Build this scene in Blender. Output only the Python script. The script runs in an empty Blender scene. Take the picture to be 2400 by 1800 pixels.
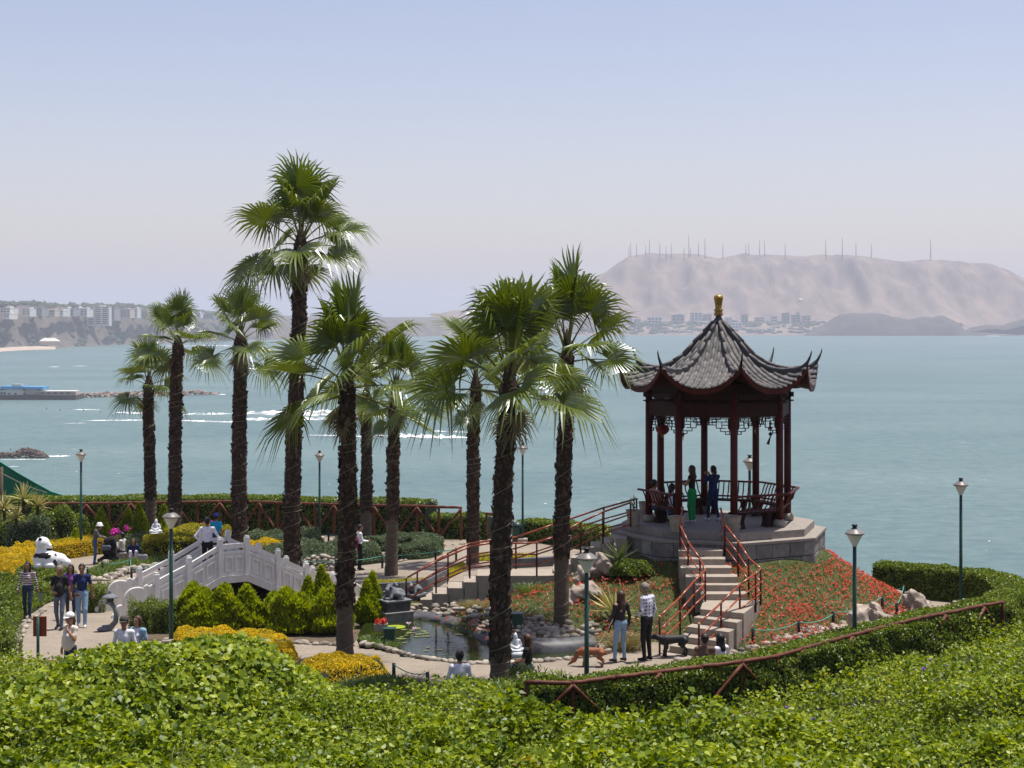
import bpy, math, random
import numpy as np
from mathutils import Vector, Matrix, Euler, Quaternion
random.seed(7)
RNG = np.random.default_rng(11)
SC = bpy.context.scene
COL = SC.collection
CAMZ, FPX, HOR = 75.0, 3900.0, 737.0          # camera height over the sea, focal length and horizon row (2400 px wide frame)

# ---------------------------------------------------------------- camera, sky, sun, exposure
cam = bpy.data.cameras.new('camera'); cam_o = bpy.data.objects.new('camera', cam); COL.objects.link(cam_o)
cam.sensor_width = 36.0; cam.lens = FPX / 2400 * 36.0
cam.shift_y = -(900 - HOR) / 2400
cam.clip_start = 0.5; cam.clip_end = 90000
cam_o.location = (0, 0, CAMZ); cam_o.rotation_euler = (math.pi / 2, 0, 0)
SC.camera = cam_o

SUN_DIR = Vector((0.23, 0.11, 0.967)).normalized()
EL = math.asin(SUN_DIR.z); AZ = math.atan2(SUN_DIR.x, SUN_DIR.y)
W = bpy.data.worlds.new('World'); SC.world = W; W.use_nodes = True
nt = W.node_tree; nt.nodes.clear()
sky = nt.nodes.new('ShaderNodeTexSky'); sky.sky_type = 'NISHITA'; sky.sun_disc = False
sky.sun_elevation = EL; sky.sun_rotation = AZ; sky.altitude = 80
sky.air_density = 1.0; sky.dust_density = 1.2; sky.ozone_density = 2.4
bg = nt.nodes.new('ShaderNodeBackground'); bg.inputs['Strength'].default_value = 0.114
wo = nt.nodes.new('ShaderNodeOutputWorld')
tint = nt.nodes.new('ShaderNodeMix'); tint.data_type = 'RGBA'; tint.blend_type = 'MULTIPLY'; tint.inputs[0].default_value = 1.0; tint.inputs[7].default_value = (1.21, 0.97, 0.945, 1)
nt.links.new(sky.outputs[0], tint.inputs[6]); nt.links.new(tint.outputs[2], bg.inputs[0]); nt.links.new(bg.outputs[0], wo.inputs[0])
sun = bpy.data.lights.new('sun', 'SUN'); sun.energy = 5.0; sun.angle = math.radians(0.6); sun.color = (1.0, 0.95, 0.87)
sun_o = bpy.data.objects.new('sun', sun); COL.objects.link(sun_o)
sun_o.rotation_euler = SUN_DIR.to_track_quat('Z', 'Y').to_euler(); sun_o.location = (0, 0, 300)
SC.view_settings.view_transform = 'Standard'; SC.view_settings.look = 'None'
SC.view_settings.exposure = 0.38; SC.view_settings.gamma = 1.0; SC.view_settings.use_curve_mapping = False
SC.render.engine = 'CYCLES'
cy = SC.cycles
cy.max_bounces = 7; cy.diffuse_bounces = 3; cy.glossy_bounces = 3; cy.transmission_bounces = 4; cy.volume_bounces = 1
cy.transparent_max_bounces = 8; cy.caustics_reflective = False; cy.caustics_refractive = False
cy.sample_clamp_indirect = 4.0
SC.render.resolution_x = 1024; SC.render.resolution_y = 768

# ---------------------------------------------------------------- helpers
def P(px, py, d):
    return Vector(((px - 1200) * d / FPX, d, CAMZ - (py - HOR) * d / FPX))

def lerp(a, b, t): return a + (b - a) * t
def sstep(a, b, x):
    t = np.clip((x - a) / (b - a), 0, 1); return t * t * (3 - 2 * t)

def link(o, parent=None):
    COL.objects.link(o)
    if parent is not None: o.parent = parent
    return o

def tag(o, label=None, cat=None, group=None, kind=None):
    if label: o['label'] = label
    if cat: o['category'] = cat
    if group: o['group'] = group
    if kind: o['kind'] = kind
    return o

def empty(name, loc=(0, 0, 0), rz=0.0):
    o = bpy.data.objects.new(name, None); o.empty_display_size = 0.2
    o.location = loc; o.rotation_euler = (0, 0, rz); COL.objects.link(o); return o

def np_mesh(name, V, F, smooth=False, mats=None, midx=None):
    """V (n,3), F (m,k) all faces of the same size, or a list of several such arrays"""
    Fs = F if isinstance(F, (list, tuple)) and np.ndim(F[0]) == 2 else [F]
    Fs = [np.asarray(f, dtype=np.int32) for f in Fs if len(f)]
    me = bpy.data.meshes.new(name)
    V = np.asarray(V, dtype=np.float32)
    me.vertices.add(len(V)); me.vertices.foreach_set('co', V.ravel())
    tot = sum(f.size for f in Fs); npoly = sum(len(f) for f in Fs)
    me.loops.add(tot); me.polygons.add(npoly)
    me.loops.foreach_set('vertex_index', np.concatenate([f.ravel() for f in Fs]))
    st = []; o = 0
    for f in Fs:
        st.append(np.arange(len(f), dtype=np.int32) * f.shape[1] + o); o += f.size
    me.polygons.foreach_set('loop_start', np.concatenate(st))
    if midx is not None: me.polygons.foreach_set('material_index', np.asarray(midx, dtype=np.int32))
    me.polygons.foreach_set('use_smooth', np.full(npoly, smooth, dtype=bool))
    me.update(calc_edges=True); me.validate()
    for m in (mats or []): me.materials.append(m)
    return me

def mobj(name, me, parent=None, loc=None, rot=None):
    o = bpy.data.objects.new(name, me); link(o, parent)
    if loc is not None: o.location = loc
    if rot is not None: o.rotation_euler = rot
    return o

class MB:
    """collects shapes and builds them as one mesh object"""
    def __init__(s): s.v = []; s.f = []
    def add(s, vs, fs):
        k = len(s.v); s.v += [tuple(v) for v in vs]; s.f += [tuple(i + k for i in f) for f in fs]; return s
    def box(s, c, size, rz=0.0, M=None):
        hx, hy, hz = size[0] / 2, size[1] / 2, size[2] / 2
        R = M if M is not None else Matrix.Rotation(rz, 3, 'Z')
        c = Vector(c)
        vs = [c + R @ Vector((x * hx, y * hy, z * hz)) for z in (-1, 1) for y in (-1, 1) for x in (-1, 1)]
        return s.add(vs, [(0, 2, 3, 1), (4, 5, 7, 6), (0, 1, 5, 4), (2, 6, 7, 3), (0, 4, 6, 2), (1, 3, 7, 5)])
    def bar(s, a, b, w, h=None, up=(0, 0, 1)):
        a = Vector(a); b = Vector(b); h = h or w
        y = (b - a); L = y.length
        if L < 1e-6: return s
        y = y / L; x = y.cross(Vector(up))
        if x.length < 1e-4: x = Vector((1, 0, 0))
        x.normalize(); z = x.cross(y)
        M = Matrix((x, y, z)).transposed()
        return s.box((a + b) / 2, (w, L, h), M=M)
    def tube(s, pts, rads, n=8, caps=True):
        pts = [Vector(p) for p in pts]
        if not hasattr(rads, '__len__'): rads = [rads] * len(pts)
        k = len(s.v); ref = None; vs = []
        for i, p in enumerate(pts):
            t = (pts[min(i + 1, len(pts) - 1)] - pts[max(i - 1, 0)])
            t = t.normalized() if t.length > 1e-9 else Vector((0, 0, 1))
            if ref is None: ref = t.orthogonal().normalized()
            u = ref - t * ref.dot(t)
            u = u.normalized() if u.length > 1e-5 else t.orthogonal().normalized()
            w = t.cross(u); ref = u
            for j in range(n):
                a = 2 * math.pi * j / n
                vs.append(p + (u * math.cos(a) + w * math.sin(a)) * rads[i])
        fs = []
        for i in range(len(pts) - 1):
            for j in range(n):
                fs.append((i * n + j, i * n + (j + 1) % n, (i + 1) * n + (j + 1) % n, (i + 1) * n + j))
        if caps:
            fs.append(tuple(range(n - 1, -1, -1))); fs.append(tuple((len(pts) - 1) * n + j for j in range(n)))
        return s.add(vs, fs)
    def lathe(s, prof, c=(0, 0, 0), n=16, sx=1, sy=1):
        c = Vector(c); vs = []; fs = []
        for r, z in prof:
            for j in range(n):
                a = 2 * math.pi * j / n
                vs.append(c + Vector((r * math.cos(a) * sx, r * math.sin(a) * sy, z)))
        for i in range(len(prof) - 1):
            for j in range(n):
                fs.append((i * n + j, i * n + (j + 1) % n, (i + 1) * n + (j + 1) % n, (i + 1) * n + j))
        fs.append(tuple(range(n - 1, -1, -1))); fs.append(tuple((len(prof) - 1) * n + j for j in range(n)))
        return s.add(vs, fs)
    def prism(s, poly, z0, z1):
        n = len(poly)
        vs = [(p[0], p[1], z0) for p in poly] + [(p[0], p[1], z1) for p in poly]
        return s.add(vs, [tuple(range(n - 1, -1, -1)), tuple(range(n, 2 * n))] + [(i, (i + 1) % n, n + (i + 1) % n, n + i) for i in range(n)])
    def mesh(s, name, mat, smooth=False):
        me = bpy.data.meshes.new(name); me.from_pydata(s.v, [], s.f)
        if mat is not None: me.materials.append(mat)
        if smooth: me.polygons.foreach_set('use_smooth', [True] * len(me.polygons))
        me.update(); return me
    def build(s, name, mat, parent=None, smooth=False, bevel=0.0, loc=None):
        o = mobj(name, s.mesh(name, mat, smooth), parent, loc)
        if bevel:
            m = o.modifiers.new('bevel', 'BEVEL'); m.width = bevel; m.segments = 2; m.limit_method = 'ANGLE'
        return o

def copy_tree(o, parent=None):
    c = o.copy(); COL.objects.link(c); c.parent = parent
    for ch in list(o.children): copy_tree(ch, c)
    return c

# ---------------------------------------------------------------- materials
def newmat(name):
    m = bpy.data.materials.new(name); m.use_nodes = True
    nt = m.node_tree; nt.nodes.clear()
    return m, nt, nt.nodes, nt.links

def pm(name, col, rough=0.8, ns=6.0, na=0.25, bump=0.0, bs=None, metal=0.0, spec=0.3, col2=None, stretch=None, isl=0.0, coat=0.0):
    """principled surface; colour broken up by noise in object space (na), optional relief and per-piece tint"""
    m, nt, N, L = newmat(name)
    out = N.new('ShaderNodeOutputMaterial'); b = N.new('ShaderNodeBsdfPrincipled'); L.new(b.outputs[0], out.inputs[0])
    b.inputs['Roughness'].default_value = rough; b.inputs['Metallic'].default_value = metal
    b.inputs['Specular IOR Level'].default_value = spec
    b.inputs['Coat Weight'].default_value = coat
    tc = N.new('ShaderNodeTexCoord'); vec = tc.outputs['Object']
    if stretch:
        mp = N.new('ShaderNodeMapping'); mp.inputs['Scale'].default_value = stretch; L.new(vec, mp.inputs[0]); vec = mp.outputs[0]
    nz = N.new('ShaderNodeTexNoise'); nz.inputs['Scale'].default_value = ns; nz.inputs['Detail'].default_value = 5; nz.inputs['Roughness'].default_value = 0.65
    L.new(vec, nz.inputs['Vector'])
    mx = N.new('ShaderNodeMix'); mx.data_type = 'RGBA'
    c = np.array(col); c2 = np.array(col2) if col2 is not None else None
    if c2 is None: a_, b_ = np.clip(c * (1 - na), 0, 1), np.clip(c * (1 + na), 0, 1)
    else: a_, b_ = c, c2
    mx.inputs[6].default_value = (*a_, 1); mx.inputs[7].default_value = (*b_, 1)
    rp = N.new('ShaderNodeMapRange'); rp.inputs[1].default_value = 0.3; rp.inputs[2].default_value = 0.7
    L.new(nz.outputs['Fac'], rp.inputs[0]); L.new(rp.outputs[0], mx.inputs[0])
    colout = mx.outputs[2]
    if isl:
        g = N.new('ShaderNodeObjectInfo'); g2 = N.new('ShaderNodeNewGeometry')
        ad = N.new('ShaderNodeMath'); ad.operation = 'ADD'; L.new(g.outputs['Random'], ad.inputs[0]); L.new(g2.outputs['Random Per Island'], ad.inputs[1])
        fr = N.new('ShaderNodeMath'); fr.operation = 'FRACT'; L.new(ad.outputs[0], fr.inputs[0])
        mr = N.new('ShaderNodeMapRange'); mr.inputs[3].default_value = 1 - isl; mr.inputs[4].default_value = 1 + isl; L.new(fr.outputs[0], mr.inputs[0])
        hs = N.new('ShaderNodeHueSaturation'); L.new(mr.outputs[0], hs.inputs['Value']); L.new(colout, hs.inputs['Color']); colout = hs.outputs[0]
    L.new(colout, b.inputs['Base Color'])
    if bump:
        n2 = N.new('ShaderNodeTexNoise'); n2.inputs['Scale'].default_value = bs or ns * 3; n2.inputs['Detail'].default_value = 6; L.new(vec, n2.inputs['Vector'])
        bp = N.new('ShaderNodeBump'); bp.inputs['Strength'].default_value = bump; bp.inputs['Distance'].default_value = 0.02
        L.new(n2.outputs['Fac'], bp.inputs['Height']); L.new(bp.outputs[0], b.inputs['Normal'])
    return m

def leafmat(name, cols, transl=0.35, rough=0.5, gloss=0.06, patch=0.0, ps=1.2, pos=None, hue=0.488):
    """leaf colour drawn per leaf from cols; thin leaves let some light through"""
    m, nt, N, L = newmat(name)
    out = N.new('ShaderNodeOutputMaterial')
    g = N.new('ShaderNodeNewGeometry'); fac = g.outputs['Random Per Island']
    if patch:
        tc = N.new('ShaderNodeTexCoord'); nz = N.new('ShaderNodeTexNoise'); nz.inputs['Scale'].default_value = ps; nz.inputs['Detail'].default_value = 3
        L.new(tc.outputs['Object'], nz.inputs['Vector'])
        mr = N.new('ShaderNodeMapRange'); mr.inputs[1].default_value = 0.3; mr.inputs[2].default_value = 0.7; L.new(nz.outputs['Fac'], mr.inputs[0])
        mm = N.new('ShaderNodeMix'); mm.data_type = 'FLOAT'; mm.inputs[0].default_value = patch
        L.new(fac, mm.inputs[2]); L.new(mr.outputs[0], mm.inputs[3]); fac = mm.outputs[0]
    cr = N.new('ShaderNodeValToRGB'); el = cr.color_ramp.elements
    while len(el) < len(cols): el.new(0.5)
    for i, c in enumerate(cols): el[i].position = pos[i] if pos else i / (len(cols) - 1); el[i].color = (*c, 1)
    L.new(fac, cr.inputs[0])
    d = N.new('ShaderNodeBsdfDiffuse'); t = N.new('ShaderNodeBsdfTranslucent'); L.new(cr.outputs[0], d.inputs[0])
    hs = N.new('ShaderNodeHueSaturation'); hs.inputs['Saturation'].default_value = 1.15; hs.inputs['Value'].default_value = 1.25; hs.inputs['Hue'].default_value = hue
    L.new(cr.outputs[0], hs.inputs['Color']); L.new(hs.outputs[0], t.inputs[0])
    m1 = N.new('ShaderNodeMixShader'); m1.inputs[0].default_value = transl; L.new(d.outputs[0], m1.inputs[1]); L.new(t.outputs[0], m1.inputs[2])
    gl = N.new('ShaderNodeBsdfGlossy'); gl.inputs['Roughness'].default_value = rough; gl.inputs['Color'].default_value = (0.9, 0.95, 1, 1)
    m2 = N.new('ShaderNodeMixShader'); m2.inputs[0].default_value = gloss; L.new(m1.outputs[0], m2.inputs[1]); L.new(gl.outputs[0], m2.inputs[2])
    L.new(m2.outputs[0], out.inputs[0]); return m

M = {}
def ground_mat():
    m = pm('gravel', (0.225, 0.19, 0.147), 0.95, 0.9, 0.1, 0.55, 45, col2=(0.295, 0.25, 0.20)); nt = m.node_tree; N, L = nt.nodes, nt.links
    b = [n for n in N if n.type == 'BSDF_PRINCIPLED'][0]; src = b.inputs['Base Color'].links[0].from_socket; tc = [n for n in N if n.type == 'TEX_COORD'][0]
    br = N.new('ShaderNodeTexBrick'); br.inputs['Scale'].default_value = 4.2; br.inputs['Color1'].default_value = (0.92, 0.92, 0.92, 1); br.inputs['Color2'].default_value = (1.08, 1.07, 1.05, 1); br.inputs['Mortar'].default_value = (0.78, 0.77, 0.76, 1); br.inputs['Mortar Size'].default_value = 0.018
    L.new(tc.outputs['Object'], br.inputs[0]); sp = N.new('ShaderNodeTexNoise'); sp.inputs['Scale'].default_value = 26; sp.inputs['Detail'].default_value = 4; L.new(tc.outputs['Object'], sp.inputs[0])
    mr = N.new('ShaderNodeMapRange'); mr.inputs[1].default_value = 0.3; mr.inputs[2].default_value = 0.7; mr.inputs[3].default_value = 0.8; mr.inputs[4].default_value = 1.2; L.new(sp.outputs['Fac'], mr.inputs[0])
    m1 = N.new('ShaderNodeMix'); m1.data_type = 'RGBA'; m1.blend_type = 'MULTIPLY'; m1.inputs[0].default_value = 1; L.new(src, m1.inputs[6]); L.new(br.outputs[0], m1.inputs[7])
    m2 = N.new('ShaderNodeMix'); m2.data_type = 'RGBA'; m2.blend_type = 'MULTIPLY'; m2.inputs[0].default_value = 1; L.new(m1.outputs[2], m2.inputs[6]); L.new(mr.outputs[0], m2.inputs[7]); L.new(m2.outputs[2], b.inputs['Base Color'])
    return m
M['gravel'] = ground_mat()
M['soil'] = pm('soil', (0.10, 0.075, 0.05), 0.95, 5, 0.4, 0.5)
M['concrete'] = pm('concrete', (0.31, 0.265, 0.215), 0.85, 4, 0.15, 0.25, 30)
M['grey_stone'] = pm('grey_stone', (0.20, 0.185, 0.17), 0.85, 6, 0.3, 0.4, 25, isl=0.25)
M['floor_stone'] = pm('floor_stone', (0.25, 0.22, 0.19), 0.8, 5, 0.15, 0.2)
M['pebble'] = pm('pebble', (0.28, 0.245, 0.20), 0.8, 6, 0.25, 0.25, 20, isl=0.5)
M['boulder'] = pm('boulder', (0.20, 0.16, 0.13), 0.9, 2.5, 0.45, 0.9, 8, col2=(0.46, 0.39, 0.32))
M['basin'] = pm('basin', (0.075, 0.075, 0.08), 0.5, 3, 0.45, 0.2, 14)
M['white_paint'] = pm('white_paint', (0.62, 0.60, 0.56), 0.55, 3.0, 0.1, 0.10, 30, col2=(0.78, 0.765, 0.735), stretch=(2.5, 2.5, 0.7))
M['ivory_paint'] = pm('ivory_paint', (0.55, 0.53, 0.49), 0.6, 3.0, 0.1, 0.10, 30, col2=(0.70, 0.685, 0.65), stretch=(2.5, 2.5, 0.7))
M['dark_red'] = pm('dark_red', (0.070, 0.009, 0.006), 0.5, 9, 0.35, 0.1, spec=0.2)
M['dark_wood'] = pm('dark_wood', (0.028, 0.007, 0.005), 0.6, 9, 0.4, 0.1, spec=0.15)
M['rail_red'] = pm('rail_red', (0.17, 0.022, 0.010), 0.30, 5, 0.5, 0.1, spec=0.6, col2=(0.34, 0.075, 0.015))
M['rail_node'] = pm('rail_node', (0.42, 0.28, 0.13), 0.5, 9, 0.3)
M['fence_wood'] = pm('fence_wood', (0.105, 0.030, 0.014), 0.6, 7, 0.45, 0.3, 25)
M['tile'] = pm('tile', (0.125, 0.118, 0.115), 0.75, 5, 0.3, 0.2, 25, isl=0.22)
M['ridge_tile'] = pm('ridge_tile', (0.055, 0.055, 0.057), 0.6, 6, 0.35, 0.15)
M['gold'] = pm('gold', (0.34, 0.21, 0.045), 0.35, 6, 0.3, 0.1, metal=0.7)
M['black_metal'] = pm('black_metal', (0.012, 0.014, 0.013), 0.4, 5, 0.3)
M['green_metal'] = pm('green_metal', (0.012, 0.055, 0.040), 0.4, 5, 0.25, spec=0.4)
M['bark'] = pm('bark', (0.038, 0.025, 0.017), 0.95, 9, 0.5, 0.8, 30)
M['bark_smooth'] = pm('bark_smooth', (0.115, 0.085, 0.06), 0.9, 2.5, 0.25, 0.5, 16, stretch=(3, 3, 9))
M['boot'] = pm('boot', (0.070, 0.045, 0.030), 0.95, 6, 0.5, isl=0.6)
M['string'] = pm('string', (0.26, 0.23, 0.18), 0.7, 5, 0.1)
M['rope'] = pm('rope', (0.10, 0.32, 0.24), 0.7, 20, 0.2)
M['glass_lamp'] = pm('glass_lamp', (0.62, 0.60, 0.55), 0.25, 4, 0.08, spec=0.5)
M['pot'] = pm('pot', (0.30, 0.26, 0.21), 0.8, 6, 0.2, 0.2)
M['statue_grey'] = pm('statue_grey', (0.15, 0.16, 0.175), 0.75, 8, 0.3, 0.3)
M['statue_white'] = pm('statue_white', (0.62, 0.64, 0.66), 0.6, 8, 0.12, 0.1)
M['gloss_white'] = pm('gloss_white', (0.78, 0.78, 0.78), 0.25, 3, 0.03)
M['gloss_black'] = pm('gloss_black', (0.015, 0.013, 0.013), 0.2, 3, 0.2)
# ---------------------------------------------------------------- ground of the garden
PAV = np.array([(1684 - 1200) * 49 / FPX, 49.0]); FLOOR_Z = CAMZ - 6.08
def Hb(x, d):
    h = 8.3 + 0.05 * np.clip(d - 40, 0, 26) + 0.03 * np.clip(d - 66, 0, 40) + 0.02 * np.clip(-x - 4, 0, 16)
    return h
_LA = np.array([-180, -145, -130, -119, -110, -100, -95, -90, -84, -68, -28, 18, 60, 120, 180])
_LL = np.array([5.5, 7.2, 6.2, 4.3, 3.9, 4.2, 5.0, 5.3, 5.1, 3.3, 2.9, 3.4, 3.0, 3.2, 5.5])
def gz(x, y):
    x = np.asarray(x, float); y = np.asarray(y, float)
    base = CAMZ - Hb(x, y)
    dx, dy = x - PAV[0], y - PAV[1]
    r = np.hypot(dx, dy); th = np.degrees(np.arctan2(dy, dx))
    L = np.interp(th, _LA, _LL)
    s = np.clip((r - 2.9) / L, 0, 1); s = s ** 0.85
    top = CAMZ - 6.78
    return np.where(s < 1, top + (base - top) * s, base)
def mound_t(x, y):
    dx, dy = x - PAV[0], y - PAV[1]; r = np.hypot(dx, dy); th = np.degrees(np.arctan2(dy, dx))
    return (r - 2.9) / np.interp(th, _LA, _LL)
def G(px, py):
    d = 45.0
    for _ in range(40):
        x = (px - 1200) * d / FPX
        h = CAMZ - float(gz(x, d)); d = lerp(d, FPX * h / (py - HOR), 0.6)
    x = (px - 1200) * d / FPX
    return Vector((x, d, float(gz(x, d))))
def at(px, d):
    x = (px - 1200) * d / FPX
    return Vector((x, d, float(gz(x, d))))

_FP = np.array([-400, 0, 130, 700, 1230, 1300, 1800, 2200, 2350, 2450, 2700.])
_FD = np.array([37, 35.2, 34.6, 33.6, 33, 32.7, 35.2, 40.5, 43.0, 46, 52])
def dF(px): return np.interp(px, _FP, _FD)
def fbm(x, y, s, seed=0, oct=3):
    """cheap smooth noise from sums of sines"""
    r = np.random.default_rng(seed); v = 0; a = 1.0; tot = 0
    for o in range(oct):
        for k in range(4):
            th = r.uniform(0, 2 * math.pi); ph = r.uniform(0, 6.28); f = (2 ** o) / s * r.uniform(0.7, 1.3) * 2
            v = v + a * np.sin((x * math.cos(th) + y * math.sin(th)) * f + ph)
        tot += a * 2; a *= 0.5
    return v / tot
def bank_z(px, d):
    px = np.asarray(px, float); d = np.asarray(d, float)
    f = dF(px); x = (px - 1200) * d / FPX
    he = np.interp(px, [-400, 0, 300, 900, 1010, 1090, 1170, 1290, 2700], [7.7, 7.55, 7.7, 7.85, 7.6, 7.5, 7.75, 8.45, 8.4]); h = he - (he - 4.75) * (f - d) / (f - 17.5)
    hump = 1.12 * np.exp(-(np.abs((x + 4.1 + 0.25 * fbm(x * 0, d, 2.5, 41)) / 1.75) ** 2.2) - (np.abs((d - 22) / 2.6) ** 2))
    n = 0.13 * fbm(x, d, 0.7, 13) + 0.22 * fbm(x, d, 1.6, 3) + 0.24 * fbm(x, d, 4.2, 5)
    edge = sstep(0, 1.2, f - d)
    return CAMZ - h + hump + n * (0.55 + 0.45 * edge) - 0.25 * (1 - edge)

# one sheet for the terrace: the bank up to the camera, the garden, then the cliff down to the sea
rim_px = np.array([-900, -200, 100, 560, 800, 1080, 1400, 1700, 1950, 2060, 2200, 2300, 2400, 2500, 3200.])
rim_d = np.array([84, 82, 80, 79, 76, 74.5, 74, 66, 57, 53.5, 52, 50.5, 48.5, 51, 56.])
M['bank_soil'] = pm('bank_soil', (0.018, 0.022, 0.008), 0.95, 4, 0.5)
def wp(px, py):
    d = 8.36 * FPX / (py - HOR); return ((px - 1200) * d / FPX, d)
pond_back = [(872, 1452), (900, 1450), (935, 1449), (985, 1451), (1030, 1459), (1075, 1474), (1110, 1492), (1145, 1512), (1180, 1526), (1230, 1530), (1290, 1531), (1350, 1528), (1405, 1522)]
pond_front = [(1425, 1530), (1400, 1541), (1330, 1550), (1250, 1557), (1180, 1561), (1110, 1560), (1050, 1556), (1000, 1549), (955, 1540), (925, 1530), (890, 1521), (850, 1513), (838, 1490), (850, 1465)]
POND = [wp(*q) for q in pond_back + pond_front]
def in_poly(x, y, poly):
    c = np.zeros(len(x), bool); n = len(poly); j = n - 1
    for i in range(n):
        xi, yi = poly[i]; xj, yj = poly[j]
        c ^= ((yi > y) != (yj > y)) & (x < (xj - xi) * (y - yi) / (yj - yi + 1e-12) + xi); j = i
    return c
def build_ground():
    us = np.concatenate([np.linspace(-900, -100, 14), np.linspace(-60, 2460, 130), np.linspace(2520, 3300, 12)])
    rows = []
    V = []
    vs_ = np.concatenate([np.linspace(0, 0.999, 40), 1 + np.concatenate([np.linspace(0, 0.32, 60), np.linspace(0.325, 1, 62)]), [2.02, 2.05, 2.3]])
    for v in vs_:
        f = dF(us); rd = np.interp(us, rim_px, rim_d)
        if v < 1:
            d = lerp(6.0, f - 0.25, v); z = bank_z(us, d) - 0.10
            x = (us - 1200) * d / FPX
        elif v <= 2:
            d = lerp(f - 0.2, rd, v - 1); x = (us - 1200) * d / FPX; z = gz(x, d) + 0.012 * fbm(x, d, 0.9, 9) - 0.45 * in_poly(x, d, POND)
            if v == 1: z = z
        else:
            k = {2.02: (0.8, -2.0), 2.05: (5, -18), 2.3: (45, -68.5)}[round(float(v), 2)]
            d = rd + k[0]; x = (us - 1200) * rd / FPX * (d / rd); z = np.full_like(x, 0) + (gz(x, rd) + k[1])
            if v > 2.2: z = np.full_like(x, -0.5)
        V.append(np.stack([x, d, z], 1))
    V = np.array(V); n, m = V.shape[:2]
    idx = np.arange(n * m).reshape(n, m)
    F = np.stack([idx[:-1, :-1].ravel(), idx[:-1, 1:].ravel(), idx[1:, 1:].ravel(), idx[1:, :-1].ravel()], 1)
    nb = 39 * (m - 1)
    ob = mobj('bank_ground', np_mesh('bank_ground', V.reshape(-1, 3), F[:nb], True, [M['bank_soil']])); ob['kind'] = 'structure'
    o = mobj('garden_ground', np_mesh('garden_ground', V.reshape(-1, 3), F[nb:], True, [M['gravel']]))
    o['kind'] = 'structure'
build_ground()

# ---------------------------------------------------------------- sea
def sea_mat():
    m, nt, N, L = newmat('sea_water')
    out = N.new('ShaderNodeOutputMaterial'); b = N.new('ShaderNodeBsdfPrincipled'); L.new(b.outputs[0], out.inputs[0])
    b.inputs['Roughness'].default_value = 0.42; b.inputs['Specular IOR Level'].default_value = 0.3; b.inputs['IOR'].default_value = 1.33
    tc = N.new('ShaderNodeTexCoord')
    mp = N.new('ShaderNodeMapping'); mp.inputs['Scale'].default_value = (0.0035, 0.0075, 1); L.new(tc.outputs['Object'], mp.inputs[0])
    n1 = N.new('ShaderNodeTexNoise'); n1.inputs['Scale'].default_value = 1; n1.inputs['Detail'].default_value = 6; L.new(mp.outputs[0], n1.inputs[0])
    mp2 = N.new('ShaderNodeMapping'); mp2.inputs['Scale'].default_value = (0.10, 0.13, 1); L.new(tc.outputs['Object'], mp2.inputs[0])
    n2 = N.new('ShaderNodeTexNoise'); n2.inputs['Scale'].default_value = 1; n2.inputs['Detail'].default_value = 8; n2.inputs['Roughness'].default_value = 0.7; L.new(mp2.outputs[0], n2.inputs[0])
    mm = N.new('ShaderNodeMix'); mm.data_type = 'FLOAT'; mm.inputs[0].default_value = 0.6
    L.new(n1.outputs[0], mm.inputs[2]); L.new(n2.outputs[0], mm.inputs[3])
    cr = N.new('ShaderNodeValToRGB'); e = cr.color_ramp.elements
    e[0].position = 0.38; e[0].color = (0.068, 0.125, 0.128, 1); e[1].position = 0.64; e[1].color = (0.140, 0.208, 0.198, 1)
    L.new(mm.outputs[0], cr.inputs[0]); L.new(cr.outputs[0], b.inputs['Base Color'])
    mp3 = N.new('ShaderNodeMapping'); mp3.inputs['Scale'].default_value = (0.16, 0.34, 1); L.new(tc.outputs['Object'], mp3.inputs[0])
    n3 = N.new('ShaderNodeTexNoise'); n3.inputs['Scale'].default_value = 1; n3.inputs['Detail'].default_value = 7; n3.inputs['Roughness'].default_value = 0.62; L.new(mp3.outputs[0], n3.inputs[0])
    bp = N.new('ShaderNodeBump'); bp.inputs['Strength'].default_value = 0.55; bp.inputs['Distance'].default_value = 2.2
    L.new(n3.outputs[0], bp.inputs['Height']); L.new(bp.outputs[0], b.inputs['Normal'])
    return m
M['sea'] = sea_mat()
o = mobj('sea', np_mesh('sea', [(-26000, 60, 0), (26000, 60, 0), (26000, 32000, 0), (-26000, 32000, 0)], [[0, 1, 2, 3]], False, [M['sea']]))
o['kind'] = 'structure'

def foam_mat():
    m, nt, N, L = newmat('foam')
    out = N.new('ShaderNodeOutputMaterial'); d = N.new('ShaderNodeBsdfDiffuse'); d.inputs[0].default_value = (0.8, 0.82, 0.83, 1)
    t = N.new('ShaderNodeBsdfTransparent'); mx = N.new('ShaderNodeMixShader')
    tc = N.new('ShaderNodeTexCoord'); mp = N.new('ShaderNodeMapping'); mp.inputs['Scale'].default_value = (0.06, 0.03, 1); L.new(tc.outputs['Object'], mp.inputs[0])
    n = N.new('ShaderNodeTexNoise'); n.inputs['Scale'].default_value = 1; n.inputs['Detail'].default_value = 8; L.new(mp.outputs[0], n.inputs[0])
    mr = N.new('ShaderNodeMapRange'); mr.inputs[1].default_value = 0.34; mr.inputs[2].default_value = 0.55; L.new(n.outputs[0], mr.inputs[0])
    L.new(mr.outputs[0], mx.inputs[0]); L.new(t.outputs[0], mx.inputs[1]); L.new(d.outputs[0], mx.inputs[2]); L.new(mx.outputs[0], out.inputs[0])
    return m
M['foam'] = foam_mat()
def sea_d(py): return CAMZ * FPX / (py - HOR)
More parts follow.
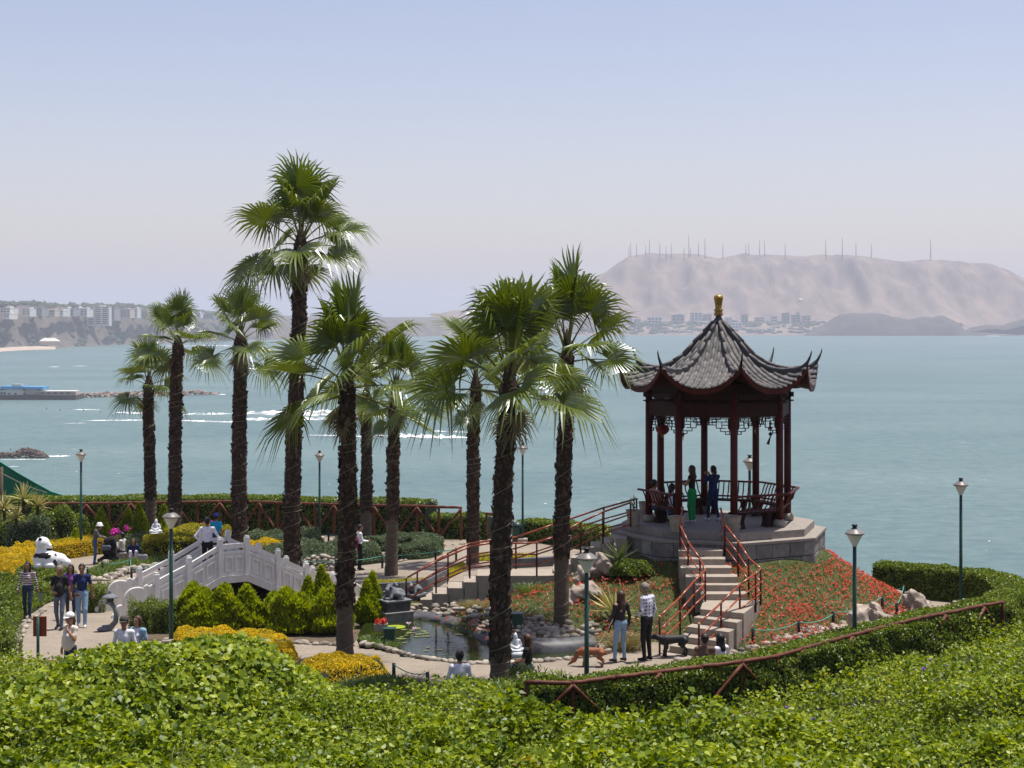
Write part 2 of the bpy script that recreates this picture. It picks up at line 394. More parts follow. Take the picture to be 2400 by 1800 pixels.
def foam_strips():
    mb = MB()
    rs = np.random.default_rng(4)
    def strip(px0, px1, pya, pyb, thick, n=40):
        ts = np.linspace(0, 1, n); k = len(mb.v); vs = []
        w1 = rs.uniform(0.3, 1, n) * np.sin(np.pi * ts) ** 0.5; w2 = rs.uniform(0.1, 1, n) * np.sin(np.pi * ts) ** 0.5
        for i, t in enumerate(ts):
            px = lerp(px0, px1, t); py = lerp(pya, pyb, t)
            for pp in (py - thick * w2[i], py + thick * 0.5 * w1[i]):
                d = sea_d(pp); vs.append(((px - 1200) * d / FPX, d, 0.12))
        mb.add(vs, [(2 * i, 2 * i + 1, 2 * i + 3, 2 * i + 2) for i in range(n - 1)])
    for a in [(188, 345, 986, 985, 2.2), (268, 350, 967, 970, 3), (170, 236, 960, 961, 1.3), (425, 545, 972, 970, 4), (425, 560, 986, 990, 3.5),
              (540, 930, 968, 974, 11), (560, 830, 984, 982, 8), (690, 905, 962, 978, 12), (860, 1100, 1022, 1026, 9), (720, 1010, 1020, 1027, 3), (1000, 1110, 1010, 1014, 2),
              (100, 165, 1071, 1069, 3), (0, 110, 1078, 1077, 1.6), (465, 545, 809, 811, 1.8), (330, 560, 812, 810, 1), (500, 530, 924, 925, 1.5),
              (2280, 2345, 786, 788, 1.5), (170, 205, 858, 858, 0.8), (115, 140, 860, 860, 0.8), (20, 45, 1094, 1094, 1), (150, 200, 993, 992, 1), (640, 700, 1000, 1002, 1.5)]:
        strip(*a)
    for _ in range(150):
        px = rs.uniform(0, 2400); py = rs.uniform(880, 1400); w = rs.uniform(2, 9)
        strip(px, px + w, py, py, rs.uniform(0.4, 1.0) * (py - 737) / 400, 4)
    o = mb.build('surf_foam', M['foam']); tag(o, 'white breaking surf and small whitecaps on the teal sea', 'surf', kind='stuff')
foam_strips()

# ---------------------------------------------------------------- far land
def land_mat(name, c1, c2, s, c3=None):
    m = pm(name, c1, 0.95, s, 0.3, 0.0, col2=c2)
    return m
M['hill'] = pm('hill_earth', (0.10, 0.078, 0.074), 0.95, 0.012, 0.3, 0.0, col2=(0.28, 0.205, 0.16), stretch=(1, 0.5, 0.45))
M['cliff'] = land_mat('cliff_earth', (0.055, 0.050, 0.045), (0.15, 0.122, 0.098), 0.014)
M['dark_rock'] = land_mat('dark_rock', (0.040, 0.034, 0.030), (0.085, 0.070, 0.058), 0.02)
M['far_green'] = pm('far_green', (0.045, 0.060, 0.035), 0.9, 0.02, 0.4)
M['rock'] = pm('rock', (0.10, 0.075, 0.06), 0.9, 0.3, 0.5, isl=0.5)
M['pale_rock'] = pm('pale_rock', (0.24, 0.19, 0.155), 0.9, 0.3, 0.4, isl=0.45)

def grid_obj(name, V, mat, smooth=True):
    n, m = V.shape[:2]; idx = np.arange(n * m).reshape(n, m)
    F = np.stack([idx[:-1, :-1].ravel(), idx[:-1, 1:].ravel(), idx[1:, 1:].ravel(), idx[1:, :-1].ravel()], 1)
    o = mobj(name, np_mesh(name, V.reshape(-1, 3), F, smooth, [mat])); o['kind'] = 'structure'; return o

def hill():
    px = np.linspace(1010, 2950, 240)
    rp = np.array([1010, 1100, 1230, 1290, 1340, 1380, 1408, 1472, 1518, 1574, 1638, 1684, 1740, 1786, 1841, 1887, 1929, 1975, 2039, 2095, 2182, 2256, 2321, 2367, 2400, 2480, 2600, 2750, 2950])
    ry = np.array([736, 726, 714, 700, 680, 659, 643, 604, 594, 594, 596, 605, 595, 599, 598, 601, 596, 598, 602, 613, 609, 615, 620, 634, 652, 684, 712, 728, 736.])
    D0, DR = 6000.0, 7100.0
    ridge = CAMZ + (HOR - np.interp(px, rp, ry)) * DR / FPX
    rows = []
    ts = np.concatenate([np.linspace(0, 1, 80), [1.1, 1.3, 1.6]])
    for t in ts:
        d = lerp(D0, DR, min(t, 1)) + max(0, t - 1) * 2500
        x = (px - 1200) * d / FPX
        town = 62 * (1 - np.exp(-t * 5.0)) * sstep(2420, 2200, px)
        steep = sstep(0.30, 0.92, t + 0.05 * fbm(px * 1.0, px * 0, 90, 2))
        z = town * (1 - steep) + ridge * steep
        gul = np.abs(fbm(x * 1.0, d * 0.22, 150, 21, 5)) * 0.75 + 0.35 * np.abs(fbm(x * 1.0, d * 0.12, 48, 23, 3))
        z = z - 95 * gul * np.clip(steep * (1 - t) * 4, 0, 1) * (ridge / 320)
        z = z + 7 * fbm(x, d, 60, 8) * np.clip(t * 3, 0, 1) * (0 if t >= 1 else 1) + (2.5 * fbm(x, d * 0, 40, 6) if t >= 0.9 else 0)
        if t > 1: z = ridge * (1 - 0.4 * (t - 1))
        if t == 0: z = np.full_like(px, -1.0)
        rows.append(np.stack([x, np.full_like(px, d), np.maximum(z, -1)], 1))
    grid_obj('headland_hill', np.array(rows), M['hill'])
    # dark rocky point in front of it
    px = np.linspace(1880, 2420, 140)
    prof = np.interp(px, [1880, 1930, 1970, 2044, 2130, 2210, 2240, 2262, 2330, 2420], [0, 22, 45, 46, 34, 40, 30, 9, 2, 0])
    rows = []
    for t in np.linspace(0, 1, 24):
        d = lerp(5830, 6250, t); x = (px - 1200) * d / FPX
        z = prof * 1.75 * (math.sin(math.pi * min(1, t * 1.3 if t < 0.4 else 0.52 + (t - 0.4) * 0.8)) ** 0.7) + 5 * fbm(x, d, 40, 17) * (prof > 3) - 1
        rows.append(np.stack([x, np.full_like(px, d), z], 1))
    grid_obj('rocky_point', np.array(rows), M['dark_rock'])
    px = np.linspace(2240, 2700, 80)
    prof = np.interp(px, [2240, 2265, 2310, 2350, 2400, 2500, 2700], [0, 14, 24, 20, 40, 46, 20])
    rows = []
    for t in np.linspace(0, 1, 16):
        d = lerp(6050, 6350, t); x = (px - 1200) * d / FPX
        z = prof * 1.6 * math.sin(math.pi * min(1, 0.15 + t)) ** 0.7 + 4 * fbm(x, d, 40, 19) - 1
        rows.append(np.stack([x, np.full_like(px, d), z], 1))
    grid_obj('shore_rocks', np.array(rows), M['dark_rock'])
hill()

SHP = np.array([-700, -100, 0, 130, 250, 490, 700, 1000, 1300, 1450]); SHD = np.array([2600, 3250, 3450, 3700, 4000, 4500, 5100, 5600, 5900, 6050.])
CTP = np.array([-700, 0, 100, 112, 300, 340, 450, 500, 620, 800, 1000, 1200, 1450]); CTY = np.array([700, 716, 716, 722, 722, 724, 732, 739, 747, 752, 752, 748, 742.])
def cliff_z(px, D):
    sh = np.interp(px, SHP, SHD); top = CAMZ + (HOR - np.interp(px, CTP, CTY)) * (sh + 260) / FPX
    return top
def cliffs():
    px = np.linspace(-700, 1450, 240); sh = np.interp(px, SHP, SHD); top = cliff_z(px, 0)
    rows = []
    for t in np.concatenate([np.linspace(0, 1, 60), [1.5, 3, 6]]):
        d = sh + 260 * t; x = (px - 1200) * d / FPX
        foot = sstep(0.04, 0.2, t) * 4
        st = sstep(0.16, 0.85, t + 0.16 * fbm(px, px * 0, 60, 31, 4))
        z = foot + (top - foot) * st - 26 * np.abs(fbm(px, px * 0 + d * 0.01, 26, 33, 4)) * math.sin(math.pi * min(t, 1)) + 3 * fbm(x, d, 30, 12) * (t > 0.1)
        if t >= 1: z = top + (t - 1) * 2.2 + 1.5 * fbm(x, d, 50, 14)
        if t == 0: z = px * 0 - 1
        rows.append(np.stack([x, d, z], 1))
    grid_obj('bay_cliffs', np.array(rows), M['cliff'])
    # beach strip at the foot
    rows = []
    px = np.linspace(-300, 130, 40)
    for k, zz in ((-60, 0.3), (-20, 2.5), (20, 5), (50, 6)):
        d = np.interp(px, SHP, SHD) + k - 60 + 40 * np.sin(px * 0.03); rows.append(np.stack([(px - 1200) * d / FPX, d, np.full_like(px, zz)], 1))
    M['sand'] = pm('sand', (0.42, 0.34, 0.26), 0.95, 0.05, 0.15)
    grid_obj('beach', np.array(rows), M['sand'])
cliffs()

# far trees: rounded tufts, one mass on the cliff top and one round the hill town
def ico(r=1.0):
    t = (1 + 5 ** 0.5) / 2
    V = np.array([(-1, t, 0), (1, t, 0), (-1, -t, 0), (1, -t, 0), (0, -1, t), (0, 1, t), (0, -1, -t), (0, 1, -t), (t, 0, -1), (t, 0, 1), (-t, 0, -1), (-t, 0, 1)], float)
    V /= np.linalg.norm(V[0])
    F = np.array([(0, 11, 5), (0, 5, 1), (0, 1, 7), (0, 7, 10), (0, 10, 11), (1, 5, 9), (5, 11, 4), (11, 10, 2), (10, 7, 6), (7, 1, 8), (3, 9, 4), (3, 4, 2), (3, 2, 6), (3, 6, 8), (3, 8, 9), (4, 9, 5), (2, 4, 11), (6, 2, 10), (8, 6, 7), (9, 8, 1)])
    return V * r, F
ICV, ICF = ico()
def blobs(name, pos, rad, mat, jit=0.3, smooth=True, flat=(1, 1, 1), seed=0, extra=None):
    """many lumpy stones or tufts as one mesh"""
    r = np.random.default_rng(seed); n = len(pos)
    V = np.repeat(ICV[None], n, 0) * (1 + r.uniform(-jit, jit, (n, 12, 1)))
    q = r.normal(size=(n, 4)); q /= np.linalg.norm(q, axis=1)[:, None]
    w, x, y, z = q.T
    Rm = np.stack([np.stack([1 - 2 * (y * y + z * z), 2 * (x * y - z * w), 2 * (x * z + y * w)], -1), np.stack([2 * (x * y + z * w), 1 - 2 * (x * x + z * z), 2 * (y * z - x * w)], -1), np.stack([2 * (x * z - y * w), 2 * (y * z + x * w), 1 - 2 * (x * x + y * y)], -1)], 1)
    V = V * (1 + r.uniform(-0.25, 0.25, (n, 1, 3)))
    V = np.einsum('nij,nkj->nki', Rm, V) * np.array(flat)
    V = V * np.asarray(rad).reshape(n, -1)[:, None, :1] + np.asarray(pos)[:, None, :]
    F = (ICF[None] + (np.arange(n) * 12)[:, None, None]).reshape(-1, 3)
    return np_mesh(name, V.reshape(-1, 3), F, smooth, [mat])
r_ = np.random.default_rng(5)
px = r_.uniform(-60, 640, 900) ; k = r_.uniform(240, 700, 900); sh = np.interp(px, SHP, SHD); d = sh + k
pos = np.stack([(px - 1200) * d / FPX, d, cliff_z(px, 0) + (k - 260) / 260 * 2.2 + 1], 1)
low = r_.random(900) < 0.5
kk = r_.uniform(40, 250, 900); pos[low, 1] = (sh + kk)[low]; pos[low, 0] = ((px - 1200) * (sh + kk) / FPX)[low]
pos[low, 2] = (cliff_z(px, 0) * sstep(0.16, 0.9, kk / 260))[low] - 6
o = mobj('cliff_trees', blobs('cliff_trees', pos, r_.uniform(4, 12, 900), M['far_green'], 0.4, flat=(1.3, 1, 0.9), seed=2)); tag(o, 'dark hazy trees massed along the far cliff top', 'trees', kind='stuff')
px = r_.uniform(1040, 2250, 800); t = r_.uniform(0.02, 0.27, 800) ; d = 6000 + 1100 * t
pos = np.stack([(px - 1200) * d / FPX, d, 62 * (1 - np.exp(-t * 5)) * sstep(2420, 2200, px) + 1], 1)
o = mobj('town_trees', blobs('town_trees', pos, r_.uniform(4, 10, 800), M['far_green'], 0.4, flat=(1.6, 1, 0.7), seed=3)); tag(o, 'hazy dark trees among the town below the hill', 'trees', kind='stuff')

# radio masts on the ridge
M['mast'] = pm('mast_steel', (0.10, 0.09, 0.09), 0.6, 0.1, 0.2)
masts = [(1474, 26), (1478, 36), (1492, 32), (1513, 28), (1522, 44), (1546, 34), (1561, 26), (1573, 34), (1603, 24), (1614, 54), (1618, 22), (1637, 36), (1652, 46), (1694, 32), (1748, 30), (1755, 34), (1780, 40), (1792, 40), (1840, 34), (1935, 42), (1974, 48), (2006, 36), (2042, 32), (2181, 44)]
def mast(px, hpx):
    D = 7000.0; yb = {True: 606}.get(False, 603)
    base = P(px, 607, D); h = hpx * D / FPX + 6
    mb = MB(); w = 2.6
    for a in range(3):
        an = a * 2.094; mb.tube([(w * math.cos(an), w * math.sin(an), -8), (0.5 * math.cos(an), 0.5 * math.sin(an), h)], [0.8, 0.5], 4)
    n = int(h / 9)
    for i in range(n):
        f0, f1 = i / n, (i + 1) / n
        for a in range(3):
            a0, a1 = a * 2.094, (a + 1) * 2.094; r0, r1 = lerp(w, 0.5, f0), lerp(w, 0.5, f1)
            mb.bar((r0 * math.cos(a0), r0 * math.sin(a0), f0 * h), (r1 * math.cos(a1), r1 * math.sin(a1), f1 * h), 0.5)
    o = mb.build('radio_mast', M['mast'], loc=base)
    tag(o, '%s radio mast on the hazy headland ridge' % ('very tall thin' if hpx > 43 else ('medium-height thin' if hpx > 31 else 'short thin')), 'radio mast', 'radio masts on the headland ridge')
for a in masts: mast(*a)

# far buildings: walls, window bands on each storey, roof slab
M['b_white'] = pm('far_wall_white', (0.62, 0.60, 0.56), 0.8, 0.05, 0.06)
M['b_cream'] = pm('far_wall_cream', (0.50, 0.42, 0.34), 0.8, 0.05, 0.06)
M['b_grey'] = pm('far_wall_grey', (0.27, 0.26, 0.26), 0.8, 0.05, 0.08)
M['b_glass'] = pm('far_window', (0.05, 0.06, 0.07), 0.25, 0.05, 0.1)
def building(label, group, px0, px1, pyt, pyb, D, depth, mat, storeys, cols, balc=False, rz=0.0):
    a = P(px0, pyb, D); b = P(px1, pyt, D); w = b.x - a.x; h = b.z - a.z + 4
    root = empty('apartment_building', ((a.x + b.x) / 2, D + depth / 2, a.z - 4), rz)
    MB().box((0, 0, h / 2), (w, depth, h)).build('wall', mat, root)
    sh = (h - 4) / storeys
    for s in range(storeys):
        zc = 4 + sh * (s + 0.55)
        for c in range(cols):
            ww = w * 0.92 / cols; xc = -w * 0.46 + ww * (c + 0.5)
            MB().box((xc, -depth / 2 - 0.02, zc), (ww * 0.7, 0.5, sh * 0.5)).build('window', M['b_glass'], root)
        if balc: MB().box((0, -depth / 2 - 0.6, zc - sh * 0.42), (w * 1.0, 1.6, sh * 0.22)).build('balcony', mat, root)
    rf = MB().box((0, 0, h + 0.3), (w + 0.8, depth + 0.8, 0.6)).build('roof', mat, root)
    MB().box((w * 0.15, 0, h + 2), (w * 0.25, depth * 0.4, 3)).build('roof_cabin', mat, rf)
    if group:
        cw = {'far_wall_white': 'white', 'far_wall_cream': 'cream', 'far_wall_grey': 'grey'}[mat.name]; rt = w / max(h - 4, 1); sz = 'slim' if rt < 0.85 else ('long low' if rt > 2.6 else ('wide' if rt > 1.5 else 'square'))
        label = label.replace('small hazy', 'hazy %s %s' % (sz, cw))
    tag(root, label, 'building', group)
building('largest white apartment block with balconies on the far cliff edge', None, 203, 256, 719, 760, 4020, 24, M['b_white'], 9, 3, True)
rr = random.Random(3)
for i, (a, b, t, bo, mt) in enumerate([(0, 24, 722, 733, 'w'), (8, 22, 736, 744, 'w'), (52, 70, 724, 738, 'w'), (70, 98, 723, 737, 'g'), (100, 108, 728, 736, 'w'), (112, 128, 727, 738, 'c'), (133, 148, 728, 738, 'w'), (148, 158, 722, 737, 'w'), (160, 172, 724, 737, 'g'), (174, 184, 721, 730, 'w'), (188, 204, 724, 740, 'w'), (257, 268, 722, 748, 'g'), (268, 305, 725, 742, 'c'), (306, 322, 723, 742, 'w'), (324, 345, 726, 742, 'g'), (350, 372, 730, 744, 'c'), (452, 470, 733, 742, 'w'), (474, 500, 736, 745, 'g'), (560, 590, 740, 748, 'c'), (620, 640, 741, 750, 'w')]):
    sh_ = float(np.interp((a + b) / 2, SHP, SHD))
    building('small hazy cliff-top apartment building beyond the bay', 'buildings along the far cliff top', a, b, t, bo, sh_ + 55 + (744 - bo) * 5 + rr.uniform(0, 10), 60, M['b_' + {'w': 'white', 'g': 'grey', 'c': 'cream'}[mt]], max(2, int((bo - t) / 4)), max(2, int((b - a) / 7)))
for i, (a, b, t, bo, mt) in enumerate([(1462, 1482, 742, 756, 'g'), (1486, 1502, 748, 758, 'c'), (1517, 1552, 744, 758, 'w'), (1575, 1604, 738, 752, 'g'), (1618, 1646, 733, 750, 'w'), (1648, 1668, 737, 750, 'g'), (1700, 1716, 744, 752, 'w'), (1738, 1753, 738, 756, 'g'), (1770, 1792, 744, 754, 'c'), (1808, 1822, 742, 755, 'w'), (1834, 1851, 734, 757, 'g'), (1856, 1876, 738, 756, 'g'), (1880, 1900, 740, 758, 'c'), (1800, 1816, 770, 782, 'w'), (1545, 1592, 774, 784, 'c'), (1600, 1625, 776, 784, 'w'), (1700, 1740, 757, 776, 'w'), (1888, 1912, 779, 784, 'w'), (1440, 1470, 776, 785, 'c'), (1936, 1952, 776, 784, 'w'), (2010, 2040, 776, 784, 'g'), (1380, 1410, 742, 756, 'w'), (1330, 1350, 748, 760, 'c'), (1655, 1690, 778, 785, 'c'), (1750, 1780, 776, 784, 'g')]):
    D = 6030 + (784 - bo) * 7
    building('small hazy town building at the foot of the headland', 'buildings of the town below the hill', a, b, t, bo, D, 22, M['b_' + {'w': 'white', 'g': 'grey', 'c': 'cream'}[mt]], max(2, int((bo - t) / 5)), max(2, int((b - a) / 8)))
# observatory dome on the slope, shore pavilion
mb = MB(); mb.lathe([(9, 0), (9, 5), (8.3, 9), (6, 12), (3, 13.6), (0.2, 14)], (0, 0, 0), 16)
o = mb.build('observatory_dome', M['b_white'], loc=P(1876, 707, 6500), smooth=True); tag(o, 'small white dome on the slope of the headland', 'dome')
root = empty('shore_house', P(116, 808, 3640)); MB().box((0, 0, 4), (34, 14, 9)).build('wall', M['b_cream'], root)
MB().add([(-21, -10, 8), (21, -10, 8), (21, 10, 8), (-21, 10, 8), (-12, 0, 15), (12, 0, 15)], [(0, 1, 5, 4), (1, 2, 5), (2, 3, 4, 5), (3, 0, 4), (3, 2, 1, 0)]).build('roof', M['b_white'], root)
tag(root, 'low pale house with hipped roof at the beach below the cliff', 'house')

# ---------------------------------------------------------------- breakwater, restaurant on the pier, rock islet
r_ = np.random.default_rng(8)
n = 620; u = r_.random(n); px = lerp(75, 512, u); pyw = lerp(934, 924.5, u); d = sea_d(pyw)
hgt = np.where(px < 185, 2.0, 3.6) * np.clip((512 - px) / 40, 0.2, 1)
off = r_.uniform(-1, 1, n); pos = np.stack([(px - 1200) * d / FPX, d + off * 9, (1 - np.abs(off)) * hgt], 1)
o = mobj('breakwater', blobs('breakwater', pos, r_.uniform(0.9, 1.9, n), M['pale_rock'], 0.3, False, (1.2, 1, 0.8), 4))
tag(o, 'long low breakwater of tumbled rocks running out from the pier', 'breakwater', kind='stuff')
n = 520; px = r_.uniform(-40, 112, n); d = sea_d(1075) + r_.uniform(-9, 9, n)
pf = np.interp(px, [-40, 0, 20, 38, 52, 64, 80, 96, 112], [1.5, 2.6, 2.4, 3.0, 4.6, 5.2, 4.4, 3.4, 0.6]); hh = pf * r_.random(n) ** 0.5
sc = 1 - hh / (pf + 0.5); d = sea_d(1072) + (d - sea_d(1075)) * np.clip(sc, 0.1, 1)
pos = np.stack([(px - 1200) * d / FPX, d, hh - 0.4], 1)
o = mobj('rock_islet', blobs('rock_islet', pos, r_.uniform(0.45, 1.15, n), M['rock'], 0.35, False, (1.2, 1, 0.8), 6))
tag(o, 'dark jagged rock islet ringed with surf', 'rock', kind='stuff')
def bird(loc):
    mb = MB(); mb.lathe([(0.02, 0), (0.10, 0.12), (0.17, 0.35), (0.13, 0.6), (0.06, 0.75), (0.08, 0.85), (0.02, 0.95)], n=8); mb.tube([(0.05, 0, 0.88), (0.25, 0, 0.86)], [0.03, 0.01], 4)
    mb.tube([(0.0, 0.05, -0.25), (0, 0.05, 0.1)], 0.02, 4); mb.tube([(-0.1, 0, 0.3), (-0.3, 0, 0.0)], [0.08, 0.02], 4)
    o = mb.build('cormorant', M['gloss_black'], loc=loc); o.scale = (1.2,) * 3
    tag(o, 'dark seabird perched on the rock islet', 'bird', 'seabirds on the rock islet')
for px, py in ((25, 1053), (50, 1052), (66, 1049)): bird(P(px, py + 2, sea_d(1072)))
M['blue_roof'] = pm('blue_roof', (0.06, 0.26, 0.50), 0.6, 0.3, 0.2)
root = empty('pier_restaurant', P(0, 930, sea_d(936)))
D0 = sea_d(936); S = D0 / FPX
def pb(name, mat, px0, px1, pt, pb_, dep, parent=root, dy=0.0):
    return MB().box((((px0 + px1) / 2 - 0) * S, dy, ((930 - (pt + pb_) / 2)) * S), ((px1 - px0) * S, dep, (pb_ - pt) * S)).build(name, mat, parent)
pb('quay_wall', M['dark_rock'], -60, 185, 925, 938, 30, dy=4)
pb('wall', M['b_white'], -60, 20, 913, 925, 16); w2 = pb('wall', M['b_white'], 20, 62, 911, 925, 16); w3 = pb('wall', M['b_cream'], 62, 92, 912, 924, 14)
pb('wall', M['b_cream'], 92, 182, 917.5, 925, 12)
for a, b, t, bo in ((-60, 9, 909, 913), (9, 61, 904.5, 911.2), (61, 108, 906, 911.8)): pb('roof', M['blue_roof'], a, b, t, bo, 20)
pb('roof', M['b_white'], 90, 182, 915.6, 917.4, 15); pb('roof_lantern', M['b_cream'], 31, 52, 900, 904.4, 8)
for x in (1, 8, 15): pb('window', M['b_glass'], x, x + 4.5, 918, 923.5, 0.6, dy=-8.1)
for x in (26, 41, 61): pb('window', M['b_glass'], x, x + 4, 920, 924, 0.6, dy=-8.1)
pb('window', M['b_glass'], 61, 67, 909.5, 914, 0.6, dy=-10.2)
for x in (100, 115, 130, 145, 160): pb('window', M['b_glass'], x, x + 8, 919.5, 922, 0.6, dy=-6.1)
tag(root, 'white waterside restaurant with blue roofs on the pier', 'building')
# surfers waiting on their boards
M['wet'] = pm('wetsuit', (0.02, 0.02, 0.025), 0.5, 5, 0.2)
for px, py in ((141, 963), (196, 963), (235, 967), (271, 967), (302, 963), (306, 970), (322, 967), (496, 972), (263, 977), (109, 959)):
    root = empty('surfer', P(px, py, sea_d(py)) + Vector((0, 0, 0)))
    mb = MB(); mb.tube([(0, 0, 0.1), (0, 0, 0.55), (0, 0, 0.8), (0, 0, 0.95), (0, 0, 1.2)], [0.22, 0.24, 0.12, 0.12, 0.05], 8); mb.tube([(0, 0, 0.7), (0.3, 0.1, 0.35), (0.25, 0.3, 0.2)], 0.07, 6); mb.tube([(0, 0, 0.7), (-0.3, 0.1, 0.35), (-0.2, 0.3, 0.2)], 0.07, 6)
    mb.build('body', M['wet'], root); MB().add([(-1.1, 0, 0.15), (-0.6, -0.28, 0.12), (0.6, -0.28, 0.12), (1.1, 0, 0.18), (0.6, 0.28, 0.12), (-0.6, 0.28, 0.12), (0, 0, 0.02)], [(0, 1, 2, 3, 4, 5), (1, 0, 6), (2, 1, 6), (3, 2, 6), (4, 3, 6), (5, 4, 6), (0, 5, 6)]).build('surfboard', M['b_white'], root)
    root.scale = (1.3,) * 3; tag(root, 'tiny surfer in a black wetsuit waiting on the water', 'surfer', 'surfers waiting off the breakwater')
# ---------------------------------------------------------------- leaves, blades, lumps
def unit(a): return a / np.maximum(np.linalg.norm(a, axis=1, keepdims=True), 1e-9)
def frames(n, rng, up=None):
    r = rng.normal(size=n.shape)
    t = unit(r - n * np.sum(r * n, 1, keepdims=True)); return t, np.cross(n, t)
def leaf_mesh(name, p, n, s, mat, rng, asp=0.75, fold=0.22, lobed=False, tdir=None):
    n = unit(n)
    if tdir is None: t, b = frames(n, rng)
    else:
        t = unit(tdir - n * np.sum(tdir * n, 1, keepdims=True)); b = np.cross(n, t)
    s = s[:, None]; N = len(p)
    base = p - t * s * 0.45; tip = p + t * s * 0.6 - n * s * 0.10
    if not lobed:
        l = p + b * s * 0.5 * asp + n * s * fold; r = p - b * s * 0.5 * asp + n * s * fold
        V = np.stack([base, l, tip, r], 1).reshape(-1, 3); k = (np.arange(N) * 4)[:, None]
        F = np.concatenate([k + np.array([[0, 2, 1]]), k + np.array([[0, 3, 2]])], 1).reshape(-1, 3)
    else:                                   # heart shaped leaf
        l1 = p - t * s * 0.42 + b * s * 0.36 + n * s * fold * 0.8; l2 = p + b * s * 0.5 * asp * 1.25 + t * s * 0.02 + n * s * fold
        r1 = p - t * s * 0.42 - b * s * 0.36 + n * s * fold * 0.8; r2 = p - b * s * 0.5 * asp * 1.25 + t * s * 0.02 + n * s * fold
        V = np.stack([base + t * s * 0.1, l1, l2, tip, r2, r1], 1).reshape(-1, 3); k = (np.arange(N) * 6)[:, None]
        F = np.concatenate([k + np.array([[0, 2, 1]]), k + np.array([[0, 3, 2]]), k + np.array([[0, 4, 3]]), k + np.array([[0, 5, 4]])], 1).reshape(-1, 3)
    return np_mesh(name, V, F, False, [mat])
def blade_mesh(name, p, d, L, w, mat, rng, bend=0.35, grav=0.3):
    """tapered leaf blades: root p, direction d, length L, width w; tips arch over"""
    N = len(p); d = unit(d); L = L[:, None]; w = w[:, None] if np.ndim(w) else np.full((N, 1), w)
    side = unit(np.cross(d, np.array([[0, 0, 1.0]])) + rng.normal(size=(N, 3)) * 0.3)
    dn = np.array([[0, 0, -1.0]]); mid = p + d * L * 0.55 + dn * L * grav * 0.12; tip = p + d * L + dn * L * grav * 0.5 + rng.normal(size=(N, 3)) * L * 0.05 * bend
    V = np.stack([p - side * w * 0.4, p + side * w * 0.4, mid + side * w * 0.5, mid - side * w * 0.5, tip], 1).reshape(-1, 3); k = (np.arange(N) * 5)[:, None]
    F = np.concatenate([k + np.array([[0, 1, 2]]), k + np.array([[0, 2, 3]]), k + np.array([[3, 2, 4]])], 1).reshape(-1, 3)
    return np_mesh(name, V, F, False, [mat])

GREEN = [(0.030, 0.070, 0.006), (0.070, 0.135, 0.012), (0.115, 0.185, 0.022), (0.19, 0.25, 0.045)]
M['ivy'] = leafmat('ivy_leaf', [(0.032, 0.062, 0.003), (0.105, 0.165, 0.005), (0.235, 0.30, 0.010), (0.42, 0.47, 0.05), (0.46, 0.38, 0.06), (0.22, 0.12, 0.05)], 0.38, 0.45, 0.02, 0.30, 0.7, [0, 0.30, 0.66, 0.93, 0.965, 1.0], 0.49)
M['hedge'] = leafmat('hedge_leaf', [(0.035, 0.070, 0.008), (0.095, 0.155, 0.012), (0.18, 0.25, 0.025), (0.32, 0.36, 0.08)], 0.36, 0.4, 0.035)
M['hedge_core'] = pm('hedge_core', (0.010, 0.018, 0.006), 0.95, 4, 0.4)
M['thuja'] = leafmat('thuja_leaf', [(0.07, 0.13, 0.008), (0.19, 0.26, 0.010), (0.32, 0.39, 0.015), (0.43, 0.48, 0.03)], 0.40, 0.6, 0.02)
M['yellow'] = leafmat('golden_leaf', [(0.17, 0.18, 0.008), (0.50, 0.39, 0.006), (0.74, 0.55, 0.007), (0.80, 0.64, 0.012)], 0.3, 0.5, 0.03, 0.45, 1.7)
M['lime'] = leafmat('lime_leaf', [(0.10, 0.13, 0.008), (0.26, 0.27, 0.012), (0.48, 0.42, 0.02), (0.60, 0.52, 0.03)], 0.3, 0.5, 0.03, 0.3, 1.5)
M['grey_green'] = leafmat('grey_green_leaf', [(0.045, 0.075, 0.030), (0.085, 0.13, 0.055), (0.15, 0.20, 0.095), (0.21, 0.25, 0.14)], 0.25, 0.6, 0.03)
M['grass'] = leafmat('grass_blade', [(0.05, 0.09, 0.012), (0.09, 0.15, 0.020), (0.15, 0.21, 0.035), (0.25, 0.25, 0.08)], 0.35, 0.5, 0.04, 0.3, 2)
M['dry_grass'] = leafmat('dry_grass', [(0.14, 0.13, 0.04), (0.24, 0.20, 0.08), (0.32, 0.25, 0.13), (0.20, 0.20, 0.05)], 0.35, 0.6, 0.02)
M['succulent'] = leafmat('succulent_leaf', [(0.055, 0.085, 0.008), (0.115, 0.15, 0.012), (0.18, 0.205, 0.02), (0.16, 0.11, 0.035)], 0.25, 0.4, 0.05, 0.35, 0.9)
M['red_flower'] = leafmat('red_flower', [(0.42, 0.035, 0.018), (0.58, 0.085, 0.04), (0.66, 0.17, 0.08), (0.58, 0.11, 0.10)], 0.35, 0.6, 0.02)
M['pink_flower'] = leafmat('pink_flower', [(0.55, 0.04, 0.26), (0.65, 0.08, 0.40), (0.45, 0.05, 0.42)], 0.35, 0.6, 0.02)
M['violet'] = leafmat('violet_flower', [(0.13, 0.03, 0.42), (0.22, 0.06, 0.55)], 0.35, 0.6, 0.02)
M['agave'] = leafmat('agave_leaf', [(0.10, 0.14, 0.03), (0.22, 0.24, 0.05), (0.42, 0.38, 0.13), (0.50, 0.46, 0.20)], 0.2, 0.45, 0.06)
M['agave_dark'] = leafmat('flax_leaf', [(0.06, 0.09, 0.02), (0.11, 0.15, 0.035), (0.20, 0.24, 0.08)], 0.2, 0.45, 0.06)

